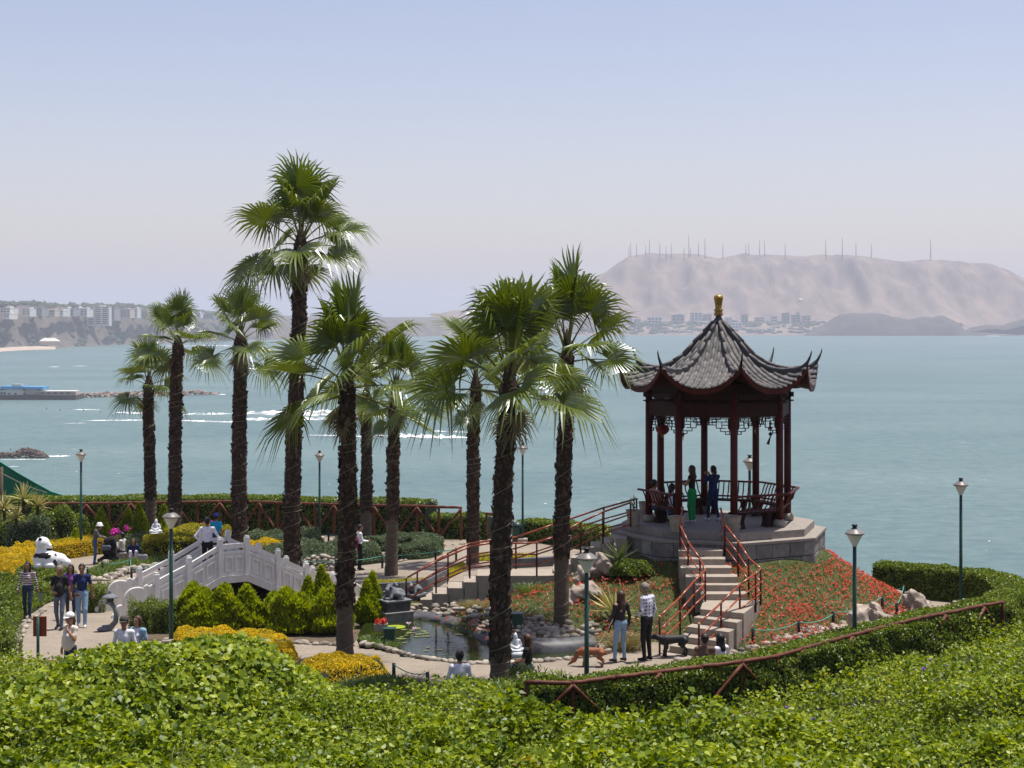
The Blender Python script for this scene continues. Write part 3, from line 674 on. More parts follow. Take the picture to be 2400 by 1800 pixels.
# ---------------------------------------------------------------- ivy on the bank in front of the fence
def bank_points(n, lo, hi, rng, power=1.0, pxr=(-180, 2580)):
    px = rng.uniform(*pxr, n); u = rng.random(n)
    f = dF(px); d = np.minimum(lo + (hi - lo) * u, f - 0.02 - rng.random(n) * 0.35)
    x = (px - 1200) * d / FPX
    e = 0.05
    z = bank_z(px, d)
    zx = bank_z(px + 4, d); zd = bank_z(px, d + e)
    gx = (zx - z) / (4 * d / FPX); gy = (zd - z) / e
    nn = unit(np.stack([-gx, -gy, np.ones(n)], 1))
    return np.stack([x, d, z], 1), nn, px
r_ = np.random.default_rng(21)
def ivy_patch(n, lo, hi, s0, s1, lobed, seed, thick=0.24):
    r = np.random.default_rng(seed)
    p, nn, px = bank_points(n, lo, hi, r)
    clump = fbm(p[:, 0], p[:, 1], 0.55, 77, 2)
    p = p + nn * (r.uniform(-0.10, 1.0, n)[:, None] * thick * (0.45 + 1.2 * clump[:, None]))
    nd = unit(nn * 0.9 + np.array([[0.05, -0.25, 0.35]]) + r.normal(size=(n, 3)) * 0.75)
    s = r.uniform(s0, s1, n) * (1 + 0.25 * clump)
    return p, nd, s
ps = [ivy_patch(105000, 12.6, 19.5, 0.033, 0.068, True, 1), ivy_patch(140000, 19, 27, 0.034, 0.068, False, 2), ivy_patch(125000, 26, 46, 0.042, 0.082, False, 3, 0.28)]
# the broad hump on the left carries larger leaves
r = np.random.default_rng(9); n = 32000
px = r.uniform(20, 760, n); d = r.uniform(18, 27, n); x = (px - 1200) * d / FPX
hump = np.exp(-(np.abs((x + 4.15) / 1.55) ** 2.6) - (np.abs((d - 22) / 2.6) ** 2)); k = r.random(n) < hump * 1.2
px, d, x = px[k], d[k], x[k]; z = bank_z(px, d)
nn = unit(np.stack([-(bank_z(px + 4, d) - z) / (4 * d / FPX), -(bank_z(px, d + 0.05) - z) / 0.05, np.ones(len(px))], 1))
pp = np.stack([x, d, z], 1) + nn * r.uniform(0, 0.22, len(px))[:, None]
ps.append((pp, unit(nn * 0.8 + np.array([[0.05, -0.3, 0.3]]) + r.normal(size=nn.shape) * 0.55), r.uniform(0.055, 0.105, len(px))))
cat = lambda i, j: np.concatenate([ps[k][j] for k in i])
o = mobj('ivy_bank', leaf_mesh('ivy_bank', cat((0, 3), 0), cat((0, 3), 1), cat((0, 3), 2), M['ivy'], r_, 0.85, 0.2, True))
tag(o, 'thick carpet of heart-leaved creeper over the near slope and hump', 'creeper', kind='stuff')
o = mobj('ivy_slope', leaf_mesh('ivy_slope', cat((1, 2), 0), cat((1, 2), 1), cat((1, 2), 2), M['ivy'], r_, 1.0, 0.2)); tag(o, 'fine-leaved creeper covering the slope up to the rustic fence', 'creeper', kind='stuff')
# tendrils arching out of the creeper
r = np.random.default_rng(31); p, nn, px = bank_points(900, 13, 34, r); mb = MB()
for q, m_ in zip(p, nn):
    a = r.uniform(0, 6.28); L = r.uniform(0.15, 0.5); q = Vector(q); dv = Vector((math.cos(a), math.sin(a), 0)); up = Vector((0, 0, 1))
    mb.tube([q, q + dv * L * 0.3 + up * 0.16, q + dv * L * 0.65 + up * 0.20, q + dv * L + up * 0.10], [0.004, 0.004, 0.003, 0.002], 3, False)
M['tendril'] = pm('tendril', (0.20, 0.22, 0.06), 0.6, 5, 0.3)
o = mb.build('ivy_tendrils', M['tendril']); tag(o, 'thin pale tendrils arching out of the creeper', 'creeper', kind='stuff')
p, nn, px = bank_points(70, 14, 34, r, pxr=(1500, 2420)); p = p[:16]; nn = nn[:16]
for q, m_ in zip(p, nn):
    mb = MB(); c = Vector((0, 0, 0.17)); vs = [c]; 
    for j in range(10): vs.append(c + Vector((math.cos(j * 0.628) * 0.045, math.sin(j * 0.628) * 0.045, 0.03 + 0.008 * (j % 2))))
    mb.add(vs, [(0, 1 + j, 1 + (j + 1) % 10) for j in range(10)]); mb.tube([(0, 0, 0.0), (0, 0, 0.17)], [0.004, 0.012], 5)
    o = mb.build('morning_glory', M['violet'], loc=Vector(q)); tag(o, 'small violet trumpet flower opening in the creeper', 'flower', 'violet flowers in the creeper')

# ---------------------------------------------------------------- hedges swept along a line
def poly_resample(pts, step):
    pts = np.array(pts, float); seg = np.linalg.norm(np.diff(pts, axis=0), axis=1); c = np.concatenate([[0], np.cumsum(seg)])
    m = max(2, int(c[-1] / step) + 1); t = np.linspace(0, c[-1], m)
    return np.stack([np.interp(t, c, pts[:, i]) for i in range(pts.shape[1])], 1), c[-1]
def hedge(name, label, cat, pts, width, height, dens, s0, s1, mat, seed=1, group=None, topmat=None, blade=False, rough=0.06, core=True, base=None, zoff=0.0, topd=1.0):
    """pts: (x, y) centre line on the ground"""
    r = np.random.default_rng(seed); L2, tot = poly_resample(pts, 0.25)
    tg = np.gradient(L2, axis=0); tg = tg / np.linalg.norm(tg, axis=1)[:, None]; nr = np.stack([tg[:, 1], -tg[:, 0]], 1)
    per = width + 2 * height; n = int(dens * 0.72 * per * tot)
    u = r.random(n) * (len(L2) - 1); i = np.minimum(u.astype(int), len(L2) - 2); f = (u - i)[:, None]
    c = L2[i] * (1 - f) + L2[i + 1] * f; nv = nr[i] * (1 - f) + nr[i + 1] * f
    q = r.random(n) * per
    top = (q > height) & (q < height + width); sgn = np.where(q <= height, 1, -1)
    off = np.where(top, (q - height) - width / 2, sgn * width / 2); zz = np.where(top, height, np.where(q <= height, q, per - q))
    # rounded shoulders and an uneven surface
    sh = 0.12 * height; lump = rough * fbm(c[:, 0] + off, c[:, 1] + zz * 1.7, 0.5, seed + 50, 3)
    off = off * (1 - 0.12 * (zz / height) ** 3 * (~top)); zz = zz - np.where(top, sh * (np.abs(off) / (width / 2)) ** 4, 0)
    g = gz(c[:, 0], c[:, 1]) if base is None else base
    nrm = np.where(top[:, None], np.array([[0, 0, 1.0]]), np.concatenate([nv * sgn[:, None], np.full((n, 1), 0.15)], 1))
    endk = np.zeros(n)
    p = np.concatenate([c + nv * off[:, None], (g + zz + zoff)[:, None]], 1) + nrm * (lump + r.uniform(-0.05, 0.04, n))[:, None]
    root = empty(name, (float(L2[len(L2) // 2, 0]), float(L2[len(L2) // 2, 1]), float(np.mean(g))))
    p = p - np.array([list(root.location)])
    if blade: me = blade_mesh('foliage', p, nrm * 0.6 + np.array([[0, 0, 0.6]]) + r.normal(size=(n, 3)) * 0.5, r.uniform(s0, s1, n), s0 * 0.22, mat, r)
    else: me = leaf_mesh('foliage', p, nrm * 0.8 + np.array([[0, 0, 0.25]]) + r.normal(size=(n, 3)) * 0.6, r.uniform(s0, s1, n), mat, r, 0.6)
    mobj('foliage', me, root)
    if core:
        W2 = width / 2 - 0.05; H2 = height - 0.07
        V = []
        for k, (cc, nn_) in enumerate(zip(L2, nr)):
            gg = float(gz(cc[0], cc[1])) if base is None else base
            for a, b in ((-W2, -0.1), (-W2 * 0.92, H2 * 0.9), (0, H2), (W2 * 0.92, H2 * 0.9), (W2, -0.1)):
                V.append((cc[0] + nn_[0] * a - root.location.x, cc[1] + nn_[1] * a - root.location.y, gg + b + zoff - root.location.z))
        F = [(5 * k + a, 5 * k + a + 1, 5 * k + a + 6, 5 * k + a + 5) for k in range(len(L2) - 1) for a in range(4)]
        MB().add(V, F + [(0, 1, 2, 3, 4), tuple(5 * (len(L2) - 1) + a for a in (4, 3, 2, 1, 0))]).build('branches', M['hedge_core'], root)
    tag(root, label, cat, group)
    return root
def gxy(*pp): return [tuple(G(a, b))[:2] for a, b in pp]
def dxy(*pp): return [((a - 1200) * d / FPX, d) for a, d in pp]

# near hedge behind the rustic fence, curving round on the right
near_line = dxy((1225, 33.5), (1300, 33.25), (1500, 34.0), (1800, 35.8), (2000, 38.3), (2200, 41.2), (2330, 43.8), (2385, 46.6), (2350, 49.5), (2290, 51.2), (2180, 52.4), (2060, 53.6))
hedge('clipped_hedge', 'clipped green hedge curving round the path behind the rustic fence', 'hedge', near_line, 0.95, 1.0, 1500, 0.05, 0.10, M['hedge'], 3, rough=0.07)
# hedge along the cliff edge at the back
hedge('cliff_hedge', 'long clipped hedge along the cliff edge behind the red fence', 'hedge', dxy((-60, 79.6), (100, 79.3), (330, 79), (560, 78.5), (680, 77), (850, 75), (960, 74), (1010, 73.5)), 1.2, 1.62, 420, 0.07, 0.14, M['hedge'], 4, rough=0.08)
hedge('low_cliff_hedge', 'low leafy hedge at the cliff edge beside the gap in the fence', 'hedge', dxy((1012, 73.2), (1120, 72.8), (1148, 72.6)), 1.0, 1.05, 500, 0.07, 0.13, M['hedge'], 6, rough=0.1)
hedge('low_cliff_hedge', 'low leafy hedge at the cliff edge behind the side stairs', 'hedge', dxy((1225, 72), (1300, 71), (1420, 68), (1500, 64)), 1.0, 0.95, 500, 0.07, 0.13, M['hedge'], 7, rough=0.1)

# ---------------------------------------------------------------- rustic fences
def log(mb, a, b, r0, r1=None, n=7):
    a = Vector(a); b = Vector(b); k = 5; pts = []
    for i in range(k + 1):
        t = i / k; pts.append(a.lerp(b, t) + Vector((random.uniform(-1, 1), random.uniform(-1, 1), random.uniform(-1, 1))) * r0 * 0.18)
    mb.tube(pts, [lerp(r0, r1 or r0, i / k) * random.uniform(0.9, 1.1) for i in range(k + 1)], n)
def rustic_fence(label, line, height, step, r0, gaps=(), diag=True, zb=None, flip=False, sag=0.0):
    L2, tot = poly_resample(line, step); n = len(L2)
    root = empty('rustic_fence', (L2[0][0], L2[0][1], float(gz(*L2[0]))))
    o = Vector(root.location); pts = [Vector((x, y, float(gz(x, y)))) - o for x, y in L2]
    for i, p in enumerate(pts):
        mb = MB(); log(mb, p - Vector((0, 0, 0.2)), p + Vector((0, 0, height - 0.02)), r0); mb.build('post', M['fence_wood'], root, True)
        if i < n - 1:
            q = pts[i + 1]; up = Vector((0, 0, height))
            if i not in gaps:
                mb = MB(); log(mb, p + up - (q - p) * 0.03, q + up + (q - p) * 0.03, r0 * 1.05, r0 * 0.95); mb.build('rail', M['fence_wood'], root, True)
            if diag:
                e = Vector((0, 0, 0.08)); a, b = (p + e, q + up * 0.97) if (i % 2 == 0) != flip else (q + e, p + up * 0.97)
                off = Vector((0, -r0 * 1.6, 0))
                mb = MB(); log(mb, a + off, b + off, r0 * 0.85); mb.build('brace', M['fence_wood'], root, True)
                if i % 3 == 1:
                    mb = MB(); log(mb, (p + up * 0.97) - off * 0.4 if a.z > b.z else (q + up * 0.95), (q + e) if a.z < b.z else (p + e), r0 * 0.8); mb.build('brace', M['fence_wood'], root, True)
    tag(root, label, 'fence'); return root
fl = [(px, float(dF(px)) - 0.08) for px in (1235, 1300, 1400, 1500, 1600, 1700, 1800, 1900, 2000, 2100, 2200, 2280, 2350)]
rustic_fence('rustic log fence with slanting braces in front of the clipped hedge', dxy(*fl), 1.03, 1.02, 0.047)
rustic_fence('piece of rustic log fence sticking out of the creeper by the sign', dxy((-60, 35.0), (10, 34.9), (70, 34.8), (150, 34.5)), 1.2, 1.5, 0.04, diag=False)
rustic_fence('red rustic fence with crossed braces along the cliff-edge hedge', dxy((100, 78.2), (330, 77.9), (560, 77.4), (680, 75.9), (850, 73.9), (960, 73.0), (1080, 72.0)), 1.42, 1.05, 0.06, flip=True)
rustic_fence('short end of the red fence beside the green litter bin', dxy((1140, 72.2), (1185, 71.9)), 1.15, 0.9, 0.05)
# ---------------------------------------------------------------- fan palms
M['palm'] = leafmat('palm_leaf', [(0.042, 0.068, 0.006), (0.075, 0.112, 0.008), (0.115, 0.155, 0.013), (0.18, 0.20, 0.035)], 0.28, 0.36, 0.07)
M['palm_new'] = leafmat('palm_new_leaf', [(0.095, 0.15, 0.010), (0.14, 0.20, 0.013)], 0.34, 0.4, 0.05)
M['palm_dry'] = leafmat('palm_dry_leaf', [(0.13, 0.12, 0.045), (0.20, 0.16, 0.08)], 0.3, 0.5, 0.04)
M['petiole'] = pm('petiole', (0.13, 0.13, 0.03), 0.5, 8, 0.4)
def frond_mesh(elev, seed, R=1.16, Lp=1.25, n=36, mat='palm'):
    r = np.random.default_rng(seed); e = math.radians(elev)
    sag = 0.03 + 0.12 * max(0, math.cos(e)); roll = r.uniform(-0.75, 0.75)
    d0 = Vector((math.cos(e), 0, math.sin(e))); dn = Vector((0, 0, -1)); lat = r.uniform(-0.12, 0.12)
    pts = [Vector((0.06, 0, 0)) + d0 * Lp * s + dn * sag * Lp * s * s + Vector((0, lat * s * s, 0)) for s in (0, 0.35, 0.7, 1)]
    mb = MB(); mb.tube(pts, [0.034, 0.022, 0.018, 0.014], 5, False)
    t = (pts[-1] - pts[-2]).normalized(); y = Vector((0, 1, 0)); nn = t.cross(y).normalized(); y = nn.cross(t)
    y2 = y * math.cos(roll) + nn * math.sin(roll); nn = t.cross(y2).normalized()
    h = pts[-1]; spread = math.radians(r.uniform(118, 150)); fold = r.uniform(0.10, 0.55); droop = r.uniform(0.02, 0.14) * (0.5 + math.cos(e)) ; td = r.uniform(0.15, 0.65) * (1.0 if elev > 20 else 1.6)
    npet = len(mb.f)
    def pt(rad, a, lift=0.0, extra=0.0):
        v = h + (t * math.cos(a) + y2 * math.sin(a)) * rad + nn * (fold * abs(math.sin(a)) * rad * (1 - 0.35 * rad) + lift)
        return v + dn * (droop * rad * rad + extra)
    vs = [h]; fs = []
    da = 2 * spread / n
    for i in range(n):
        a = -spread + da * (i + 0.5); ca = 0.5 + 0.5 * math.cos(a * 0.75)
        Rt = R * (0.66 + 0.34 * ca) * r.uniform(0.92, 1.06); rf = Rt * r.uniform(0.38, 0.48) * (0.8 + 0.25 * ca)
        k = len(vs); rq = lerp(rf, Rt, 0.55); free = Rt - rf
        x1 = td * 0.55 * (rq - rf) ** 1.6; x2 = td * (Rt - rf) ** 1.35 * r.uniform(0.7, 1.6); ja = r.uniform(-0.35, 0.35) * da
        hw = 0.22 * da
        vs += [pt(rf, a - da / 2), pt(rf, a, 0.036), pt(rf, a + da / 2), pt(rq, a + ja - hw, 0.006, x1), pt(rq, a + ja + hw, 0.006, x1), pt(Rt + 0.10, a + ja * 2.5, 0, x2)]
        fs += [(0, k, k + 1), (0, k + 1, k + 2), (k, k + 3, k + 1), (k + 1, k + 3, k + 4), (k + 1, k + 4, k + 2), (k + 3, k + 5, k + 4)]
    mb.add(vs, fs)
    me = mb.mesh('frond', M[mat]); me.materials.append(M['petiole'])
    for p in me.polygons:
        if p.index < npet: p.material_index = 1
    return me
ELV = [84, 72, 60, 48, 36, 24, 12, 0, -14, -30, -48]
FR = {e: [frond_mesh(e, 100 + 7 * i + j * 1000, mat='palm_new' if e > 75 else 'palm') for j in range(4)] for i, e in enumerate(ELV)}
FRD = [frond_mesh(e, 900 + e, R=0.8, Lp=0.7, n=24, mat='palm_dry') for e in (-58, -68, -76)]
def palm(label, px, py, top_px, top_py, rad, smooth_py, nf, sc=1.0, seed=1, d=None, el0=90, el1=-30, strings=True):
    r = random.Random(seed); nr = np.random.default_rng(seed)
    base = G(px, py) if d is None else at(px, d)
    D = base.y; top = P(top_px, top_py, D); top.y = D
    root = empty('palm_tree', base); H = top.z - base.z; lean = Vector((top.x - base.x, r.uniform(-0.3, 0.3), 0))
    hs = max(0.3, (py if d is None else HOR + (CAMZ - base.z) * FPX / D) - smooth_py) * D / FPX
    def axis(z):
        t = z / H; return lean * (t ** 1.5) + Vector((0.05 * math.sin(t * 5 + seed), 0.05 * math.cos(t * 4 + seed), 0)) * t + Vector((0, 0, z))
    def rz(z):
        t = z / H; b = 0.22 * math.exp(-z / 0.35)
        return rad * (1.02 - 0.22 * t + b * 0.5) * (0.94 if z < hs else 1.0)
    def part(name, z0, z1, mat, step, jit):
        n = max(3, int((z1 - z0) / step)); mb = MB(); zs = [lerp(z0, z1, i / n) for i in range(n + 1)]; S = 14; vs = []
        for i, z in enumerate(zs):
            a0 = axis(max(z, 0)) if z >= 0 else Vector((0, 0, z))
            ring = 0.012 * math.sin(i * 2.1)
            for j in range(S):
                an = 2 * math.pi * j / S; rr = rz(max(z, 0)) * (1 + r.uniform(-jit, jit)) + ring
                vs.append(a0 + Vector((math.cos(an) * rr, math.sin(an) * rr, 0)))
        fs = [(i * S + j, i * S + (j + 1) % S, (i + 1) * S + (j + 1) % S, (i + 1) * S + j) for i in range(n) for j in range(S)]
        mb.add(vs, fs + [tuple((n) * S + j for j in range(S))]); return mb.build(name, mat, root, True)
    lower = part('trunk', -0.25, hs + 0.05, M['bark_smooth'], 0.12, 0.012)
    upper = part('upper_trunk', hs, H, M['bark'], 0.10, 0.05)
    # old leaf bases left on the trunk
    n = int((H - hs) * 210); z = nr.uniform(hs, H + 0.05, n); an = nr.uniform(0, 2 * np.pi, n)
    ax = np.array([tuple(axis(q)) for q in z]); rr = np.array([rz(q) for q in z]) * 0.97
    out = np.stack([np.cos(an), np.sin(an), np.zeros(n)], 1); p = ax + out * rr[:, None]; p[:, 2] = z
    s = nr.uniform(0.08, 0.17, n) * (1 + 0.5 * fbm(z, an, 0.7, seed, 2)); td = out * nr.uniform(0.25, 1.1, n)[:, None] + np.array([[0, 0, 1.0]]) + nr.normal(size=(n, 3)) * 0.25
    b = mobj('leaf_bases', leaf_mesh('leaf_bases', p + out * (s * 0.2)[:, None], out + nr.normal(size=(n, 3)) * 0.4, s, M['boot'], nr, 0.7, -0.1, False, td), root); b['kind'] = 'stuff'
    # collar of dry stubs where the clean trunk begins
    n = 46; an = nr.uniform(0, 2 * np.pi, n); out = np.stack([np.cos(an), np.sin(an), np.zeros(n)], 1); a0 = np.array(tuple(axis(hs)))
    p = a0 + out * rz(hs) + np.stack([0 * an, 0 * an, nr.uniform(-0.08, 0.15, n)], 1)
    b = mobj('trunk_collar', leaf_mesh('trunk_collar', p, out + np.array([[0, 0, 0.4]]), nr.uniform(0.10, 0.22, n), M['boot'], nr, 0.5, 0.1, False, out * 0.9 + np.array([[0, 0, -0.6]])), root); b['kind'] = 'stuff'
    if strings:
        pts = []; zz = 0.25; a = r.uniform(0, 6)
        while zz < H * 0.93:
            pts.append(axis(zz) + Vector((math.cos(a), math.sin(a), 0)) * (rz(zz) + (0.012 if zz < hs else 0.045))); a += 0.5; zz += 0.042 + 0.03 * math.sin(a * 0.21 + seed)
        mb = MB(); mb.tube(pts, 0.006, 3, False); mb.build('light_string', M['string'], root)
    ct = axis(H); cr = empty('crown', ct); cr.parent = root
    mb = MB(); mb.lathe([(rz(H) * 0.95, -0.35), (rz(H) * 1.15, -0.1), (rz(H) * 0.8, 0.2), (0.08, 0.5), (0.02, 0.75)], n=10); mb.build('crown_shaft', M['bark'], cr, True)
    for i in range(nf):
        t = (i + 0.5) / nf; e = el0 - (el0 - el1) * t ** 1.25 + r.uniform(-8, 8)
        e = min(ELV, key=lambda q: abs(q - e)); f = mobj('frond', r.choice(FR[e]), cr)
        f.rotation_euler = (0, 0, i * 2.39996 + r.uniform(-0.25, 0.25)); k = sc * r.uniform(0.85, 1.15); f.scale = (k, k * (1 if r.random() < 0.5 else -1), k)
        f.location = Vector((0, 0, lerp(0.45, -0.22, t)))
    for i in range(3):
        f = mobj('dry_frond', FRD[i], cr); f.rotation_euler = (0, 0, r.uniform(0, 6.28)); f.location = (0, 0, -0.3 - 0.1 * i); f.scale = (sc * 0.6,) * 3
    tag(root, label, 'palm tree', 'fan palms in the garden')
    return root
palm('smallest slender fan palm beside the white buddha by the red fence', 353, 1250, 352, 905, 0.27, 1165, 15, 0.86, 1, d=74.5)
palm('slim dark fan palm just right of the smallest palm by the red fence', 410, 1265, 412, 812, 0.29, 1192, 15, 0.92, 2, d=71.5)
palm('fan palm behind the white bridge with one upright paddle-like leaf', 562, 1290, 562, 800, 0.31, 1258, 14, 0.95, 3, d=67)
palm('tallest fan palm, towering over all the others beside the bridge', 683, 1390, 705, 575, 0.265, 1306, 21, 1.12, 4, el1=-22)
palm('fan palm rooted in the golden shrubs by the pond path', 808, 1552, 816, 905, 0.215, 1415, 18, 1.0, 5, el1=-14)
palm('thin fan palm by the red fence next to the pink-bagged walker', 857, 1252, 860, 930, 0.25, 1195, 14, 0.88, 6, d=70)
palm('fan palm with a cleanly cut trunk on the gravel path by low hedges', 917, 1348, 930, 925, 0.235, 1212, 16, 0.9, 7)
palm('fan palm at the gravel path in front of the gap in the cliff hedge', 1108, 1322, 1114, 905, 0.245, 1270, 16, 0.92, 8)
palm('thick fan palm at the pond edge with a torn collar low on the trunk', 1172, 1610, 1188, 905, 0.232, 1536, 19, 1.0, 9, el1=-8)
palm('leaning fan palm standing in the flower bed below the side stairs', 1316, 1470, 1326, 838, 0.205, 1298, 16, 1.0, 10, el1=-16)
# ---------------------------------------------------------------- pavilion
pav = empty('pavilion', (PAV[0], PAV[1], FLOOR_Z))
tag(pav, 'red octagonal pavilion with curved grey tile roof and gold finial', 'pavilion')
CA = [math.radians(5 + 45 * k) for k in range(8)]
def pol(r, a, z=0.0): return Vector((r * math.cos(a), r * math.sin(a), z))
def octa(r): return [pol(r, a) for a in CA]
# platform: floor tier, capping, facing blocks
MB().prism(octa(2.88), -0.21, 0.0).build('floor_tier', M['floor_stone'], pav, bevel=0.012)
MB().prism(octa(3.24), -0.30, -0.213).build('coping', M['floor_stone'], pav, bevel=0.012)
pl = MB().prism(octa(3.08), -1.5, -0.303).build('plinth', M['grey_stone'], pav)
for k in range(8):
    a, b = pol(3.2, CA[k]), pol(3.2, CA[(k + 1) % 8]); L = (b - a).length; t = (b - a) / L; nrm = Vector((t.y, -t.x, 0))
    for row, (z0, z1) in enumerate(((-0.30, -0.70), (-0.71, -1.10), (-1.11, -1.5))):
        u = 0.0; i = 0
        while u < L - 0.05:
            w = min(random.uniform(0.36, 0.62), L - u)
            if L - u - w < 0.2: w = L - u
            c = a + t * (u + w / 2) - nrm * (0.06 - random.uniform(0, 0.015)); M3 = Matrix((t, nrm, Vector((0, 0, 1)))).transposed()
            MB().box(c + Vector((0, 0, (z0 + z1) / 2)), (w - 0.014, 0.12, z1 - z0 if z1 > z0 else z0 - z1 - 0.012), M=M3).build('stone_block', M['grey_stone'], pl, bevel=0.012)
            u += w
# columns on drum bases
for a in CA:
    c = pol(2.07, a); mb = MB(); mb.lathe([(0.108, 0.12), (0.106, 1.5), (0.102, 3.87)], c, 16); col = mb.build('column', M['dark_red'], pav, True)
    MB().lathe([(0.15, 0.0), (0.185, 0.04), (0.195, 0.10), (0.175, 0.16), (0.14, 0.20), (0.12, 0.215)], c, 18).build('column_base', M['pot'], col, True)
# ring beams, their ends, fretwork
def fret(L):
    S = []
    for m in (0, 1):
        def ln(u0, v0, u1, v1): S.append((u0 if not m else L - u0, v0, u1 if not m else L - u1, v1))
        ln(0, 0.11, 0.52, 0.11); ln(0, 0.20, 0.24, 0.20); ln(0.12, 0.29, 0.40, 0.29); ln(0, 0.38, 0.28, 0.38); ln(0, 0.46, 0.14, 0.46)
        ln(0.12, 0.02, 0.12, 0.11); ln(0.24, 0.11, 0.24, 0.29); ln(0.40, 0.02, 0.40, 0.29); ln(0.52, 0.02, 0.52, 0.20); ln(0.28, 0.29, 0.28, 0.38); ln(0.14, 0.38, 0.14, 0.46); ln(0.40, 0.20, 0.60, 0.20); ln(0.60, 0.06, 0.60, 0.20); ln(0.02, 0.0, 0.02, 0.46)
    S.append((0, 0.02, L, 0.02)); S.append((0.52, 0.06, L - 0.52, 0.06)); return S
for k in range(8):
    a, b = pol(2.07, CA[k]), pol(2.07, CA[(k + 1) % 8]); t = (b - a).normalized()
    for z0, z1, w, ext, nm in ((3.66, 3.80, 0.13, 0.22, 'upper_beam'), (3.15, 3.52, 0.12, 0.0, 'lower_beam'), (3.53, 3.57, 0.15, 0.20, 'beam_cap')):
        MB().bar(a - t * ext + Vector((0, 0, (z0 + z1) / 2)), b + t * ext + Vector((0, 0, (z0 + z1) / 2 + 0.002 * k)), w, z1 - z0).build(nm, M['dark_wood'], pav)
    a2, b2 = a + t * 0.105, b - t * 0.105; L = (b2 - a2).length; mb = MB()
    for u0, v0, u1, v1 in fret(L):
        p0, p1 = a2 + t * u0 + Vector((0, 0, 3.15 - v0)), a2 + t * u1 + Vector((0, 0, 3.15 - v1)); mb.bar(p0, p1, 0.026, 0.022, up=(0, 0, 1) if abs(v0 - v1) < 1e-6 else t)
    mb.build('fretwork', M['dark_wood'], pav)
    for c, s in ((a, 1), (b, -1)):
        MB().add([c + t * s * 0.09 + Vector((0, 0, z)) + Vector((-t.y, t.x, 0)) * y for y in (-0.03, 0.03) for z in (3.15, 2.78)] + [c + t * s * 0.17 + Vector((0, 0, z)) + Vector((-t.y, t.x, 0)) * y for y in (-0.03, 0.03) for z in (3.15, 2.86)], [(0, 1, 5, 4), (2, 6, 7, 3), (1, 3, 7, 5), (4, 5, 7, 6), (0, 2, 3, 1)]).build('bracket', M['dark_wood'], pav)
for k in range(8):
    a, b = pol(2.05, CA[k], 3.79), pol(2.05, CA[(k + 1) % 8], 3.79); h_ = Vector((0, 0, 0.33)); nn = (a + b).normalized() * -0.04; nn.z = 0
    MB().add([a, b, b + h_, a + h_, a + nn, b + nn, b + nn + h_, a + nn + h_], [(0, 1, 2, 3), (5, 4, 7, 6), (1, 0, 4, 5)]).build('frieze_board', M['dark_wood'], pav)
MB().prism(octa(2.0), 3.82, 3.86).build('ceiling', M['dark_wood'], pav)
# roof
RR = np.array([(0.0, 5.98), (0.08, 5.9), (0.25, 5.72), (0.5, 5.47), (0.78, 5.18), (1.0, 4.90), (1.49, 4.58), (1.84, 4.47), (2.2, 4.44), (2.52, 4.48), (2.8, 4.56), (2.95, 4.68), (3.06, 4.86), (3.11, 5.0)])
RM = np.array([(0.0, 5.93), (0.1, 5.83), (0.5, 5.32), (1.0, 4.78), (1.5, 4.42), (2.0, 4.19), (2.4, 4.07), (2.76, 4.00)])
def zr(r): return np.interp(r, RR[:, 0], RR[:, 1])
def zm(m): return np.interp(m, RM[:, 0], RM[:, 1])
T22 = math.tan(math.radians(22.5)); C22 = math.cos(math.radians(22.5)); ME = 2.74
def zs(m, l):
    u = min(1.0, abs(l) / max(m * T22, 1e-4)); w = u ** 2.3
    return float(lerp(zm(m), zr(m / C22) - 0.06, w))
roof = empty('roof', (0, 0, 0)); roof.parent = pav
def sector_pt(ac, m, l, z): return Vector((math.cos(ac) * m - math.sin(ac) * l, math.sin(ac) * m + math.cos(ac) * l, z))
def surf(off, mat, name, step=False):
    mb = MB()
    for k in range(8):
        ac = CA[k] + math.radians(22.5); ms = np.linspace(0.05, ME, 22); nu = 15; vs = []
        for i, m in enumerate(ms):
            for j in range(nu):
                u = -1 + 2 * j / (nu - 1); l = u * m * T22; vs.append(sector_pt(ac, m, l, zs(m, l) + off + (0.012 if step and i % 2 else 0)))
        mb.add(vs, [(i * nu + j, (i + 1) * nu + j, (i + 1) * nu + j + 1, i * nu + j + 1) for i in range(21) for j in range(nu - 1)])
    return mb.build(name, mat, roof, not step)
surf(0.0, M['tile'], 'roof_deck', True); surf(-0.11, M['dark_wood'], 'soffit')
fasc = MB()
for k in range(8):
    ac = CA[k] + math.radians(22.5); vs = []; n = 25
    for j in range(n):
        l = (-1 + 2 * j / (n - 1)) * ME * T22; z = zs(ME, l)
        for m, zz in ((ME + 0.02, z - 0.01), (ME + 0.02, z - 0.16), (ME - 0.04, z - 0.16), (ME - 0.04, z - 0.01)): vs.append(sector_pt(ac, m, l, zz))
    MB().add(vs, [(4 * j + a, 4 * j + (a + 1) % 4, 4 * j + 4 + (a + 1) % 4, 4 * j + 4 + a) for j in range(n - 1) for a in range(4)]).build('eave_board', M['dark_red'], roof)
rest = MB()
